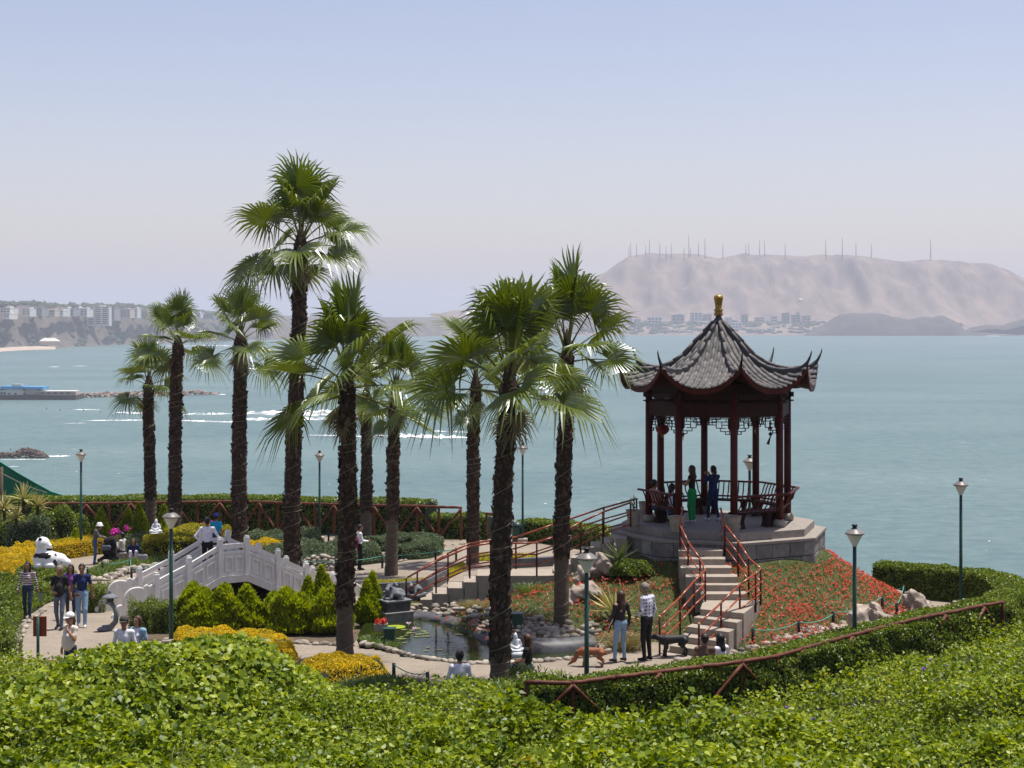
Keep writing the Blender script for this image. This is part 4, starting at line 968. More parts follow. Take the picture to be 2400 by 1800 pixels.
for k in range(8):
    deg = round(math.degrees(CA[k]) + 22.5, 1) % 360; ac = CA[k] + math.radians(22.5); single = deg in (207.5, 252.5, 297.5, 342.5)
    for q in range(-6, 7):
        l = q * 0.172; m0 = abs(l) / T22 + 0.17; m1 = ME + 0.05
        nseg = max(1, round((m1 - m0) / 0.285))
        if m1 - m0 < 0.08: continue
        for s in range(nseg):
            a, b = lerp(m0, m1, s / nseg), lerp(m0, m1, (s + 1) / nseg); mb = MB() if single else rest; vs = []
            R0, R1 = 0.050, 0.057
            for i, (m, R) in enumerate(((a - 0.01, R0), ((a + b) / 2, 0.053), (b, R1))):
                zc = zs(min(m, ME), l) + 0.012
                for j in range(6):
                    th = math.pi * j / 5; vs.append(sector_pt(ac, m, l + math.cos(th) * R, zc + math.sin(th) * R * 1.1))
            fs = [(6 * i + j, 6 * i + j + 1, 6 * i + j + 7, 6 * i + j + 6) for i in (0, 1) for j in range(5)] + [tuple(12 + j for j in range(6)), tuple(5 - j for j in range(6))]
            mb.add(vs, fs)
            if single: mb.build('roof_tile', M['tile'], roof, True)
ro = rest.build('rear_tiles', M['tile'], roof, True); ro['kind'] = 'stuff'
for a in CA:
    vs = []; n = len(RR); t = Vector((-math.sin(a), math.cos(a), 0)); rs = np.concatenate([np.linspace(0.1, 2.7, 22), np.linspace(2.78, 3.11, 7)])
    for i, r in enumerate(rs):
        z = float(zr(r)); w = 0.055 if r < 2.75 else lerp(0.055, 0.018, (r - 2.75) / 0.36); hh = 0.13 if r < 2.75 else lerp(0.15, 0.02, (r - 2.75) / 0.36)
        c = pol(r, a, z)
        vs += [c - t * w - Vector((0, 0, hh)), c - t * w * 0.8 + Vector((0, 0, 0.05)), c + Vector((0, 0, 0.085)), c + t * w * 0.8 + Vector((0, 0, 0.05)), c + t * w - Vector((0, 0, hh))]
    m = len(rs); fs = [(5 * i + j, 5 * i + j + 1, 5 * i + j + 6, 5 * i + j + 5) for i in range(m - 1) for j in range(4)] + [tuple(5 * (m - 1) + j for j in range(5))]
    rd = MB().add(vs, fs).build('ridge', M['ridge_tile'], roof)
    i = 0
    rr_ = 0.16
    while rr_ < 2.55:
        p0, p1 = pol(rr_, a, float(zr(rr_)) + 0.055), pol(rr_ + 0.30, a, float(zr(rr_ + 0.30)) + 0.055)
        MB().tube([p0, (p0 + p1) / 2, p1 - (p1 - p0) * 0.04], [0.046, 0.048, 0.05], 8).build('ridge_cap', M['tile'], rd, True); rr_ += 0.30
fin = MB().lathe([(0.15, 5.86), (0.12, 5.95), (0.085, 6.0), (0.085, 6.05)], n=14).build('finial_base', M['ridge_tile'], roof, True)
MB().lathe([(0.10, 6.04), (0.135, 6.06), (0.135, 6.12), (0.11, 6.14), (0.11, 6.17), (0.135, 6.19), (0.13, 6.23), (0.095, 6.25), (0.105, 6.36), (0.135, 6.54), (0.14, 6.58), (0.12, 6.63), (0.05, 6.66), (0.0, 6.665)], n=20).build('finial', M['gold'], roof, True)
# benches with curved backs between the columns
for k0 in (4, 6, 7, 0, 1, 2):
    a, b = pol(2.0, CA[k0]), pol(2.0, CA[(k0 + 1) % 8]); t = (b - a).normalized(); nrm = Vector((t.y, -t.x, 0)); L = (b - a).length
    bench = empty('bench', (a + b) / 2); bench.parent = pav
    def B(u, o, z): return t * u + nrm * o + Vector((0, 0, z))
    H = L / 2 - 0.02
    MB().bar(B(-H, -0.10, 0.44), B(H, -0.10, 0.44), 0.36, 0.055).build('seat', M['dark_wood'], bench)
    for u in (-H * 0.62, H * 0.62):
        MB().add([B(u - 0.09, -0.26, 0), B(u + 0.09, -0.26, 0), B(u + 0.09, 0.04, 0), B(u - 0.09, 0.04, 0), B(u - 0.10, -0.27, 0.41), B(u + 0.10, -0.27, 0.41), B(u + 0.10, 0.05, 0.41), B(u - 0.10, 0.05, 0.41), B(u - 0.06, -0.23, 0.2), B(u + 0.06, -0.23, 0.2), B(u + 0.06, 0.01, 0.2), B(u - 0.06, 0.01, 0.2)],
                 [(3, 2, 1, 0), (4, 5, 6, 7)] + [(i, (i + 1) % 4, 8 + (i + 1) % 4, 8 + i) for i in range(4)] + [(8 + i, 8 + (i + 1) % 4, 4 + (i + 1) % 4, 4 + i) for i in range(4)]).build('leg', M['dark_wood'], bench)
    back = MB().bar(B(-H - 0.16, 0.36, 0.96), B(H + 0.16, 0.36, 0.96), 0.09, 0.055).build('top_rail', M['dark_red'], bench, bevel=0.01)
    MB().bar(B(-H, 0.115, 0.53), B(H, 0.115, 0.53), 0.05, 0.045).build('lower_rail', M['dark_red'], bench)
    for i in range(10):
        u = lerp(-H + 0.06, H - 0.06, i / 9); f = 1 + 0.22 * (2 * i / 9 - 1) * 0
        MB().tube([B(u, 0.10, 0.46), B(u, 0.13, 0.56), B(u, 0.24, 0.68), B(u, 0.27, 0.80), B(u, 0.35, 0.95)], [0.020] * 5, 5).build('baluster', M['dark_red'], bench)

# lantern and charms hanging from the beams
def hang(name, label, cat, loc, builder, group=None):
    o = empty(name, loc); builder(o); tag(o, label, cat, group); return o
M['lantern'] = pm('lantern_silk', (0.16, 0.012, 0.010), 0.6, 9, 0.3)
def lantern(o):
    MB().lathe([(0.07, -0.15), (0.13, -0.12), (0.20, -0.04), (0.21, 0.02), (0.18, 0.09), (0.10, 0.15), (0.07, 0.16)], n=18).build('shade', M['lantern'], o, True)
    MB().tube([(0, 0, 0.15), (0, 0, 0.55)], 0.008, 5).build('cord', M['black_metal'], o); MB().tube([(0, 0, -0.15), (0, 0, -0.24)], [0.05, 0.02], 8).build('tassel', M['gold'], o)
lp = P(1553, 1007, 50.2); hang('red_lantern', 'round dark red paper lantern hanging inside the pavilion', 'lantern', lp, lantern)
def charm(o):
    for i, (z, r) in enumerate(((0.0, 0.05), (-0.13, 0.06), (-0.30, 0.07))): MB().lathe([(0.01, z - r), (r, z), (0.01, z + r)], n=8).build('bead', M['lantern'] if i % 2 else M['ridge_tile'], o)
    MB().tube([(0, 0, 0.35), (0, 0, -0.36)], 0.006, 4).build('cord', M['black_metal'], o)
    MB().tube([(0, 0, -0.36), (-0.04, 0, -0.48), (-0.08, 0, -0.60)], [0.015, 0.03, 0.045], 6).build('tassel', M['dark_wood'], o)
hang('hanging_charm', 'beaded charm with a windblown tassel hanging inside the pavilion', 'ornament', P(1806, 993, 48.2), charm)
def charm2(o):
    MB().lathe([(0.01, -0.06), (0.055, 0), (0.01, 0.06)], n=8).build('bead', M['lantern'], o); MB().tube([(0, 0, 0.0), (0, 0, 0.30)], 0.006, 4).build('cord', M['black_metal'], o); MB().tube([(0, 0, -0.05), (0, 0, -0.18)], [0.02, 0.008], 5).build('tassel', M['gold'], o)
hang('hanging_charm', 'small gold-tasselled bead hanging by the stair-side column', 'ornament', P(1601, 1018, 47.4), charm2)
hang('hanging_charm', 'single red bead hanging at the back of the pavilion', 'ornament', P(1770, 1003, 50.0), charm2)

# flower pots on the platform
def pot(label, loc, r=0.23, h=0.45, plant=0):
    root = empty('plant_pot', loc); prof = [(r * 0.62, 0)]
    for i in range(7):
        z = h * (i + 0.5) / 7; rr = lerp(r * 0.68, r, (i + 0.5) / 7); prof += [(rr * 0.965, z - h * 0.05), (rr, z), (rr * 0.965, z + h * 0.05)]
    prof += [(r * 1.04, h), (r * 0.92, h), (r * 0.9, h - 0.05)]
    MB().lathe(prof, n=22).build('pot', M['pot'], root, True); MB().lathe([(r * 0.9, h - 0.06), (r * 0.5, h - 0.03), (0.01, h - 0.03)], n=14).build('soil', M['soil'], root)
    if plant:
        rg = np.random.default_rng(plant); n = 70; a = rg.uniform(0, 6.28, n); z0 = rg.uniform(h, h + 0.35, n)
        mobj('foliage', blade_mesh('foliage', np.stack([0.02 * np.cos(a), 0.02 * np.sin(a), z0], 1), np.stack([np.cos(a), np.sin(a), rg.uniform(0.2, 1.4, n)], 1), rg.uniform(0.10, 0.22, n), 0.018, M['grey_green'], rg), root)
        MB().tube([(0, 0, h - 0.05), (0.02, 0, h + 0.4)], [0.012, 0.005], 5).build('stem', M['bark'], root)
    tag(root, label, 'plant pot')
zf = FLOOR_Z
def fl(px, d, z=zf): return Vector(((px - 1200) * d / FPX, d, z))
pot('ribbed grey pot with a thin shrub at the head of the side stairs', fl(1485, 47.95), plant=3)
pot('ribbed grey pot half hidden behind the left-hand pavilion bench', fl(1512, 49.6), 0.2, 0.5)
pot('ribbed grey pot beside the left handrail at the pavilion entrance', fl(1586, 46.55), 0.24, 0.44)
pot('ribbed grey pot beside the right handrail at the pavilion entrance', fl(1718, 46.6), 0.24, 0.44)

# ---------------------------------------------------------------- stairs
def step_block(root, fl_, fr_, br_, bl_, z, th, name='step'):
    vs = [Vector((p[0], p[1], z - th)) for p in (fl_, fr_, br_, bl_)] + [Vector((p[0], p[1], z)) for p in (fl_, fr_, br_, bl_)]
    o = root.location; MB().add([v - o for v in vs], [(3, 2, 1, 0), (4, 5, 6, 7), (0, 1, 5, 4), (1, 2, 6, 5), (2, 3, 7, 6), (3, 0, 4, 7)]).build(name, M['concrete'], root, bevel=0.012)
def xz(px, d): return ((px - 1200) * d / FPX, d)
fs_root = empty('front_stairs', P(1650, 1560, 40.2)); tag(fs_root, 'concrete stairs with a landing climbing to the pavilion entrance', 'stairs')
up = [(1590, 1694, 1290.5), (1592, 1700, 1310), (1595, 1714, 1330.5), (1607, 1728, 1351.6), (1629, 1737, 1371), (1642, 1750, 1392)]
prev = 46.25; zc = 6.30
for i, (a, b, py) in enumerate(up):
    zc += 0.165; d = zc * FPX / (py - HOR); step_block(fs_root, xz(a, d), xz(b, d), xz(b, prev + 0.03), xz(a, prev + 0.03), CAMZ - zc, 1.3); prev = d
zc += 0.165; d1, d2 = zc * FPX / (1427 - HOR), zc * FPX / (1437 - HOR)
step_block(fs_root, xz(1641, d1), xz(1743, d2), xz(1783, prev + 0.02), xz(1648, prev + 0.02), CAMZ - zc, 1.3, 'landing'); pl_, pr_ = d1, d2
for (a, b, py) in [(1625, 1727, 1452), (1609, 1708, 1474), (1592, 1690, 1496), (1569, 1668, 1519), (1546, 1634, 1541)]:
    zc += 0.165; d1, d2 = zc * FPX / (py - 6 - HOR), zc * FPX / (py + 7 - HOR)
    step_block(fs_root, xz(a, d1), xz(b, d2), xz(b + 14, pr_ + 0.04), xz(a + 14, pl_ + 0.04), CAMZ - zc, 0.9); pl_, pr_ = d1, d2
def handrail(label, pts, posts, drops=(0.33, 0.62), r=0.027, post_h=None, name='handrail'):
    """pts: (px, py, depth) of the top tube; posts: indices with a post, each (index, length)"""
    P3 = [P(*p) for p in pts]; root = empty(name, P3[0]); o = Vector(root.location)
    def run(dz, rr, nm):
        for i in range(len(P3) - 1):
            a, b = P3[i] - o - Vector((0, 0, dz)), P3[i + 1] - o - Vector((0, 0, dz)); n = max(2, int((b - a).length / 0.4)); mb = MB(); pp = [a.lerp(b, j / n) for j in range(n + 1)]
            rd = MB(); rd.tube(pp, [rr * (1 + 0.08 * ((j % 2) - 0.5)) for j in range(n + 1)], 8); t = rd.build(nm, M['rail_red'], root, True)
            if dz == 0:
                for q in (a, b): MB().lathe([(rr * 0.7, -rr * 1.1), (rr * 1.3, -rr * 0.7), (rr * 1.4, 0), (rr * 1.3, rr * 0.7), (rr * 0.7, rr * 1.1)], q, 8).build('joint', M['rail_node'], t, True)
    run(0, r, 'top_rail')
    for dz in drops: run(dz, r * 0.8, 'lower_rail')
    for i, L in posts:
        q = P3[i] - o; MB().tube([q, q - Vector((0, 0, L * 0.5)), q - Vector((0, 0, L))], [r * 0.95] * 3, 8).build('post', M['dark_red'], root, True)
    tag(root, label, 'handrail'); return root
handrail('bamboo-look red handrail on the left of the front stairs', [(1599, 1192, 46.5), (1594, 1230, 45.9), (1613, 1271, 45.0), (1641, 1310, 44.1), (1653, 1337, 43.2), (1627, 1362, 42.4), (1594, 1400, 41.5), (1546, 1445, 40.5)], [(1, 0.95), (2, 1.0), (3, 0.9), (4, 0.95), (5, 0.95), (6, 0.95), (7, 0.95)])
handrail('bamboo-look red handrail on the right of the front stairs', [(1689, 1192, 46.5), (1699, 1230, 45.9), (1730, 1269, 45.0), (1755, 1308, 44.2), (1783, 1333, 43.3), (1771, 1344, 42.7), (1734, 1370, 42.1), (1690, 1413, 41.3), (1638, 1462, 40.4)], [(1, 1.0), (2, 0.95), (3, 1.0), (4, 0.95), (5, 1.0), (6, 0.95), (7, 0.95), (8, 0.75)])
ss = empty('side_stairs', P(1000, 1425, 47.4)); tag(ss, 'concrete stairs climbing from the frog fountain to the side of the pavilion', 'stairs')
D0, D1 = 47.15, 48.35
stp = [(972, 1417), (985, 1405), (1015, 1391.5), (1050, 1378), (1086, 1364), (1118, 1349)]
for i, (px, py) in enumerate(stp):
    z = CAMZ - (py - HOR) * D0 / FPX; nx = (stp[i + 1][0] if i + 1 < len(stp) else 1300)
    step_block(ss, xz(px, D0), xz(nx + 4, D0), xz(nx + 4, D1), xz(px, D1), z, 0.75, 'landing' if i == 5 else 'step')
stp2 = [(1296, 1336), (1318, 1321), (1340, 1306), (1362, 1293), (1384, 1281), (1408, 1270), (1432, 1260)]
for i, (px, py) in enumerate(stp2):
    z = CAMZ - (py - HOR) * 47.6 / FPX; nx = stp2[i + 1][0] if i + 1 < len(stp2) else 1466
    step_block(ss, xz(px, 47.5), xz(nx + 4, 47.5), xz(nx + 4, 48.7), xz(px, 48.7), z, 0.75)
handrail('front bamboo-look handrail of the side stairs above the flower bed', [(952, 1355, 47.1), (1022, 1316, 47.1), (1101, 1281, 47.1), (1150, 1273, 47.1), (1258, 1272, 47.1), (1301, 1258, 47.2), (1361, 1224, 47.3), (1413, 1200, 47.4), (1478, 1178, 47.5)], [(0, 0.75), (1, 0.9), (2, 0.9), (3, 0.9), (4, 0.95), (5, 0.95), (6, 0.95), (7, 0.9), (8, 0.7)])
handrail('rear bamboo-look handrail of the side stairs beside the gravel path', [(978, 1340, 48.4), (1050, 1297, 48.4), (1100, 1274, 48.4), (1209, 1259, 48.5), (1301, 1228, 48.6), (1415, 1190, 48.8), (1492, 1169, 48.9)], [(0, 0.85), (1, 0.9), (2, 0.95), (3, 0.95), (4, 1.0), (5, 0.95), (6, 0.8)])
# ---------------------------------------------------------------- smooth bodies from blended round bones
def surf_net(f, o, h):
    """surface net of a scalar field (negative inside)"""
    s = f < 0; nx, ny, nz = f.shape
    c = np.zeros((nx - 1, ny - 1, nz - 1), int)
    for i in (0, 1):
        for j in (0, 1):
            for k in (0, 1): c += s[i:nx - 1 + i, j:ny - 1 + j, k:nz - 1 + k]
    act = (c > 0) & (c < 8); idx = -np.ones(act.shape, int); ii = np.argwhere(act); idx[act] = np.arange(len(ii))
    acc = np.zeros((len(ii), 3)); cnt = np.zeros(len(ii))
    for a in range(3):
        for u in (0, 1):
            for v in (0, 1):
                p0 = np.zeros(3, int); ax = [q for q in range(3) if q != a]; p0[ax[0]] = u; p0[ax[1]] = v; p1 = p0.copy(); p1[a] = 1
                q0 = ii + p0; q1 = ii + p1; f0 = f[q0[:, 0], q0[:, 1], q0[:, 2]]; f1 = f[q1[:, 0], q1[:, 1], q1[:, 2]]
                m = (f0 < 0) != (f1 < 0); t = np.where(m, f0 / np.where(m, f0 - f1, 1), 0)
                acc += np.where(m[:, None], p0 + t[:, None] * (p1 - p0), 0); cnt += m
    V = (ii + acc / np.maximum(cnt, 1)[:, None]) * h + o
    Q = []
    for a in range(3):
        sl0 = [slice(None)] * 3; sl1 = [slice(None)] * 3; sl0[a] = slice(0, -1); sl1[a] = slice(1, None)
        ch = s[tuple(sl0)] != s[tuple(sl1)]; e = np.argwhere(ch); b, d = [q for q in range(3) if q != a]
        ok = (e[:, b] > 0) & (e[:, d] > 0) & (e[:, b] < f.shape[b] - 1) & (e[:, d] < f.shape[d] - 1); e = e[ok]
        def cell(db, dd):
            q = e.copy(); q[:, b] -= db; q[:, d] -= dd; return idx[q[:, 0], q[:, 1], q[:, 2]]
        q = np.stack([cell(1, 1), cell(0, 1), cell(0, 0), cell(1, 0)], 1)
        ins = s[e[:, 0], e[:, 1], e[:, 2]]; flip = ins if a != 1 else ~ins
        q[~flip] = q[~flip][:, ::-1]; Q.append(q)
    Q = np.concatenate(Q); Q = Q[(Q >= 0).all(1)]
    return V, Q
def bone_d(p, a, b, ra, rb, fl=(1, 1, 1)):
    fl = np.array(fl, float); p = p / fl; a = np.array(a, float) / fl; b = np.array(b, float) / fl
    ab = b - a; t = np.clip(((p - a) @ ab) / max(ab @ ab, 1e-9), 0, 1)
    return (np.linalg.norm(p - a - t[..., None] * ab, axis=-1) - (ra + (rb - ra) * t)) * fl.min()
def sdf_mesh(name, bones, h, mats, k=0.03, noise=0.0, nseed=0, extra=None, smooth=True):
    """bones: (a, b, ra, rb, material index, flatten); blended, meshed, each face coloured by its nearest bone"""
    A = np.array([[min(q) for q in zip(b[0], b[1])] for b in bones]); B = np.array([[max(q) for q in zip(b[0], b[1])] for b in bones]); R = max(max(b[2], b[3]) for b in bones)
    lo = A.min(0) - R * 1.15 - 2 * h; hi = B.max(0) + R * 1.15 + 2 * h; n = np.ceil((hi - lo) / h).astype(int) + 1
    g = np.stack(np.meshgrid(*[lo[i] + h * np.arange(n[i]) for i in range(3)], indexing='ij'), -1); P_ = g.reshape(-1, 3)
    f = None
    for b in bones:
        d = bone_d(P_, b[0], b[1], b[2], b[3], b[5] if len(b) > 5 else (1, 1, 1))
        if f is None: f = d
        else:
            hh = np.clip(0.5 + 0.5 * (f - d) / k, 0, 1); f = f * (1 - hh) + d * hh - k * hh * (1 - hh)
    if noise:
        f = f + noise * fbm(P_[:, 0] + P_[:, 2] * 0.7, P_[:, 1] - P_[:, 2] * 0.6, 0.45 * R * 2, nseed, 4) + noise * 0.7 * np.abs(fbm(P_[:, 0] - P_[:, 1] * 0.5, P_[:, 2] + P_[:, 1], 0.5 * R * 2, nseed + 7, 3))
    V, Q = surf_net(f.reshape(n), lo, h)
    fc = V[Q].mean(1); dd = np.stack([bone_d(fc, b[0], b[1], b[2], b[3], b[5] if len(b) > 5 else (1, 1, 1)) for b in bones]); mi = np.array([b[4] for b in bones])[dd.argmin(0)]
    if extra is not None: mi = extra(fc, mi)
    return np_mesh(name, V, Q, smooth, mats, mi)

# ---------------------------------------------------------------- stones
def stone_mesh(seed, flat=(1, 1, 0.75), sub=1):
    r = np.random.default_rng(seed); V, F = ICV.copy(), ICF
    for _ in range(sub):
        mid = {}; V = list(map(tuple, V)); NF = []
        def mp(a, b):
            key = (min(a, b), max(a, b))
            if key not in mid:
                m = (np.array(V[a]) + np.array(V[b])) / 2; m /= np.linalg.norm(m); mid[key] = len(V); V.append(tuple(m))
            return mid[key]
        for a, b, c in F:
            ab, bc, ca = mp(a, b), mp(b, c), mp(c, a); NF += [(a, ab, ca), (b, bc, ab), (c, ca, bc), (ab, bc, ca)]
        V = np.array(V); F = np.array(NF)
    ph = r.uniform(0, 6.28, 6); V = V * (1 + 0.10 * np.sin(V[:, :1] * 2.3 + ph[0]) + 0.10 * np.sin(V[:, 1:2] * 2.1 + ph[1]) + 0.08 * np.sin(V[:, 2:] * 3 + ph[2])) * np.array(flat)
    return np_mesh('stone', V, F, True, [M['pebble']])
STONES = [stone_mesh(i, (1.25, 0.9, 0.62)) for i in range(5)]
def stones(root, pts, r0, r1, seed, name='stone', tall=1.0):
    r = random.Random(seed); o = Vector(root.location)
    for p in pts:
        s = mobj(name, r.choice(STONES), root); k = r.uniform(r0, r1); s.location = Vector(p) - o; s.rotation_euler = (r.uniform(-0.25, 0.25), r.uniform(-0.25, 0.25), r.uniform(0, 6.28)); s.scale = (k, k, k * tall)

def edge_dist(x, y, poly):
    d = np.full(len(x), 1e9); n = len(poly)
    for i in range(n):
        a = np.array(poly[i]); b = np.array(poly[(i + 1) % n]); ab = b - a; t = np.clip(((x - a[0]) * ab[0] + (y - a[1]) * ab[1]) / (ab @ ab + 1e-12), 0, 1)
        d = np.minimum(d, np.hypot(x - a[0] - t * ab[0], y - a[1] - t * ab[1]))
    return d
def sample_poly(poly, n, r):
    P_ = np.array(poly); lo, hi = P_.min(0), P_.max(0); xs, ys = [], []
    tot = 0
    for _ in range(60):
        x = r.uniform(lo[0], hi[0], n); y = r.uniform(lo[1], hi[1], n); k = in_poly(x, y, poly); xs.append(x[k]); ys.append(y[k]); tot += k.sum()
        if tot >= n: break
    return np.concatenate(xs)[:n], np.concatenate(ys)[:n]
def poly_area(poly):
    P_ = np.array(poly); x, y = P_.T; return abs(np.dot(x, np.roll(y, 1)) - np.dot(y, np.roll(x, 1))) / 2
def bed(name, label, cat, poly, h, dens, s0, s1, mat, seed, blade=False, stuff=False, group=None, lump=0.55, fl=None, flmat=None, w=None, grav=0.35, core=True):
    """low planting filling a patch of ground; rises from its edge to height h"""
    r = np.random.default_rng(seed); n = int(poly_area(poly) * dens * 0.62); x, y = sample_poly(poly, n, r); n = len(x)
    ed = edge_dist(x, y, poly); rise = sstep(0, max(0.12, h * 0.5), ed)
    hh = h * (0.25 + 0.75 * rise) * (1 + lump * fbm(x, y, 0.6, seed, 3)); g = gz(x, y)
    cx, cy_ = float(np.mean(x)), float(np.mean(y)); o = np.array([cx, cy_, float(gz(cx, cy_))])
    z = g + hh * (1 - 0.55 * r.random(n) ** 2.2)
    p = np.stack([x, y, z], 1)
    if blade: me = blade_mesh('foliage', np.stack([x, y, g + hh * 0.15 * r.random(n)], 1) - o, np.concatenate([r.normal(size=(n, 2)) * 0.55, np.ones((n, 1))], 1), np.minimum(r.uniform(s0, s1, n), 9) * (0.5 + 0.5 * rise), w or s0 * 0.10, mat, r, grav=grav)
    else: me = leaf_mesh('foliage', p - o, np.array([[0, -0.2, 0.9]]) + r.normal(size=(n, 3)) * 0.65, r.uniform(s0, s1, n), mat, r, 0.6)
    if stuff: root = mobj(name, me, loc=o); root.data.name = name; tag(root, label, cat, group, 'stuff')
    else: root = empty(name, o); mobj('foliage', me, root); tag(root, label, cat, group)
    # soil and stems under the leaves
    gn = 26; P_ = np.array(poly); lo, hi = P_.min(0), P_.max(0); gx_, gy_ = np.meshgrid(np.linspace(lo[0], hi[0], gn), np.linspace(lo[1], hi[1], gn), indexing='ij'); X, Y = gx_.ravel(), gy_.ravel()
    ins = in_poly(X, Y, poly); ed2 = np.where(ins, edge_dist(X, Y, poly), 0); Z = gz(X, Y) + np.where(ins, 0.02 + (h * 0.74 * sstep(0.02, max(0.15, h * 0.5), ed2) if (core and not blade) else 0), -0.06)
    idx = np.arange(gn * gn).reshape(gn, gn); Fq = np.stack([idx[:-1, :-1].ravel(), idx[1:, :-1].ravel(), idx[1:, 1:].ravel(), idx[:-1, 1:].ravel()], 1); Fq = Fq[ins[Fq].any(1)]
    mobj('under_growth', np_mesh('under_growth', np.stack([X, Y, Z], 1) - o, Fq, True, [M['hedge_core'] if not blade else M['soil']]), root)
    if fl:
        k = r.choice(n, int(poly_area(poly) * fl)); q = p[k] - o; q[:, 2] += 0.03
        me = leaf_mesh('blossoms', np.repeat(q, 3, 0), r.normal(size=(len(q) * 3, 3)) * 0.5 + np.array([[0, -0.3, 0.9]]), r.uniform(0.06, 0.10, len(q) * 3), flmat, r, 0.9); mobj('blossoms', me, root)
    return root

# ---------------------------------------------------------------- flower mound round the pavilion
def mound_cover():
    r = np.random.default_rng(77); n = 150000
    x = r.uniform(PAV[0] - 11, PAV[0] + 7, n); y = r.uniform(PAV[1] - 12, PAV[1] + 6.5, n); t = mound_t(x, y)
    k = (t > 0.05) & (t < 1.0) & (np.hypot(x - PAV[0], y - PAV[1]) > 3.0)
    px = 1200 + x * FPX / y
    # keep the stairs, the pond and the stair slope clear
    k &= ~((x > (1585 - 1200) * y / FPX) & (x < (1740 - 1200) * y / FPX) & (y < 46.5) & (y > 41.9) & (px > 1590 + (45.5 - y) * 13) & (px < 1702 + (45.5 - y) * 14))
    k &= ~((px > 1535 + (y - 39.8) * 45) & (px < 1650 + (y - 39.8) * 40) & (y <= 42.2))
    k &= ~((y > 46.8) & (x < 3.6)); k &= ~in_poly(x, y, POND)
    x, y = x[k], y[k]; n = len(x); z = gz(x, y)
    me = blade_mesh('mound_planting', np.stack([x, y, z], 1), np.concatenate([r.normal(size=(n, 2)) * 0.6, np.ones((n, 1))], 1), r.uniform(0.07, 0.17, n) * (1 + 0.3 * fbm(x, y, 0.8, 5)), 0.014, M['succulent'], r, grav=0.3)
    o = mobj('mound_planting', me); tag(o, 'low spiky green groundcover on the mound round the pavilion', 'groundcover', kind='stuff')
    # soil sheet
    gn = 150; gx_, gy_ = np.meshgrid(np.linspace(PAV[0] - 11, PAV[0] + 7, gn), np.linspace(PAV[1] - 12, PAV[1] + 6.5, gn), indexing='ij'); X, Y = gx_.ravel(), gy_.ravel(); tt = mound_t(X, Y)
    ins = (tt < 1.0) & ~in_poly(X, Y, POND); Z = gz(X, Y) + np.where(ins, 0.02, -0.10); idx = np.arange(gn * gn).reshape(gn, gn)
    Fq = np.stack([idx[:-1, :-1].ravel(), idx[1:, :-1].ravel(), idx[1:, 1:].ravel(), idx[:-1, 1:].ravel()], 1); Fq = Fq[ins[Fq].any(1)]
    M['bed_soil'] = pm('bed_soil', (0.055, 0.065, 0.02), 0.95, 3, 0.5)
    o = mobj('flower_mound', np_mesh('flower_mound', np.stack([X, Y, Z], 1), Fq, True, [M['bed_soil']])); o['kind'] = 'structure'
    # red blooms, thick on the right, scattered on the left
    px = 1200 + x * FPX / y; pr = np.where(px > 1700, 0.19, 0.085) * (0.55 + 0.9 * np.clip(fbm(x, y, 1.0, 15) + 0.45, 0, 1.4)) * np.where((px > 1700) & (mound_t(x, y) > 0.9), 0.4, 1)
    pr *= np.where((px < 1180), 0.6, 1.0); pr *= (np.hypot(x - PAV[0], y - PAV[1]) > 3.3)
    kk = r.random(n) < pr; q = np.stack([x, y, z + r.uniform(0.08, 0.17, n)], 1)[kk]; m = len(q)
    nr = np.repeat(r.normal(size=(m, 3)) * 0.35 + np.array([[0, -0.35, 0.9]]), 4, 0) + r.normal(size=(m * 4, 3)) * 0.25
    q4 = np.repeat(q, 4, 0) + r.normal(size=(m * 4, 3)) * 0.012
    me = leaf_mesh('red_blooms', q4, nr, r.uniform(0.032, 0.056, m * 4), M['red_flower'], r, 0.9, 0.15); o = mobj('red_blooms', me)
    tag(o, 'red blossoms scattered over the mound round the pavilion', 'flowers', kind='stuff')

# ---------------------------------------------------------------- pond
WZ = CAMZ - 8.36
mound_cover()
def water_mat():
    m, nt, N, L = newmat('pond_water'); out = N.new('ShaderNodeOutputMaterial'); b = N.new('ShaderNodeBsdfPrincipled'); L.new(b.outputs[0], out.inputs[0])
    b.inputs['Base Color'].default_value = (0.018, 0.026, 0.006, 1); b.inputs['Roughness'].default_value = 0.03; b.inputs['IOR'].default_value = 1.33; b.inputs['Specular IOR Level'].default_value = 0.5
    tc = N.new('ShaderNodeTexCoord'); mp = N.new('ShaderNodeMapping'); mp.inputs['Scale'].default_value = (2.0, 5, 1); L.new(tc.outputs['Object'], mp.inputs[0])
    n = N.new('ShaderNodeTexNoise'); n.inputs['Scale'].default_value = 1.6; n.inputs['Detail'].default_value = 3; L.new(mp.outputs[0], n.inputs[0])
    bp = N.new('ShaderNodeBump'); bp.inputs['Strength'].default_value = 0.12; bp.inputs['Distance'].default_value = 0.05; L.new(n.outputs[0], bp.inputs['Height']); L.new(bp.outputs[0], b.inputs['Normal']); return m
M['pond'] = water_mat()
o = MB().add([(x, y, WZ) for x, y in POND], [tuple(range(len(POND)))]).build('pond_water', M['pond']); o['kind'] = 'structure'
o = MB().add([(x, y, WZ - 0.03) for x, y in [wp(835, 1400), wp(905, 1400), wp(905, 1452), wp(838, 1470)]], [(0, 1, 2, 3)])
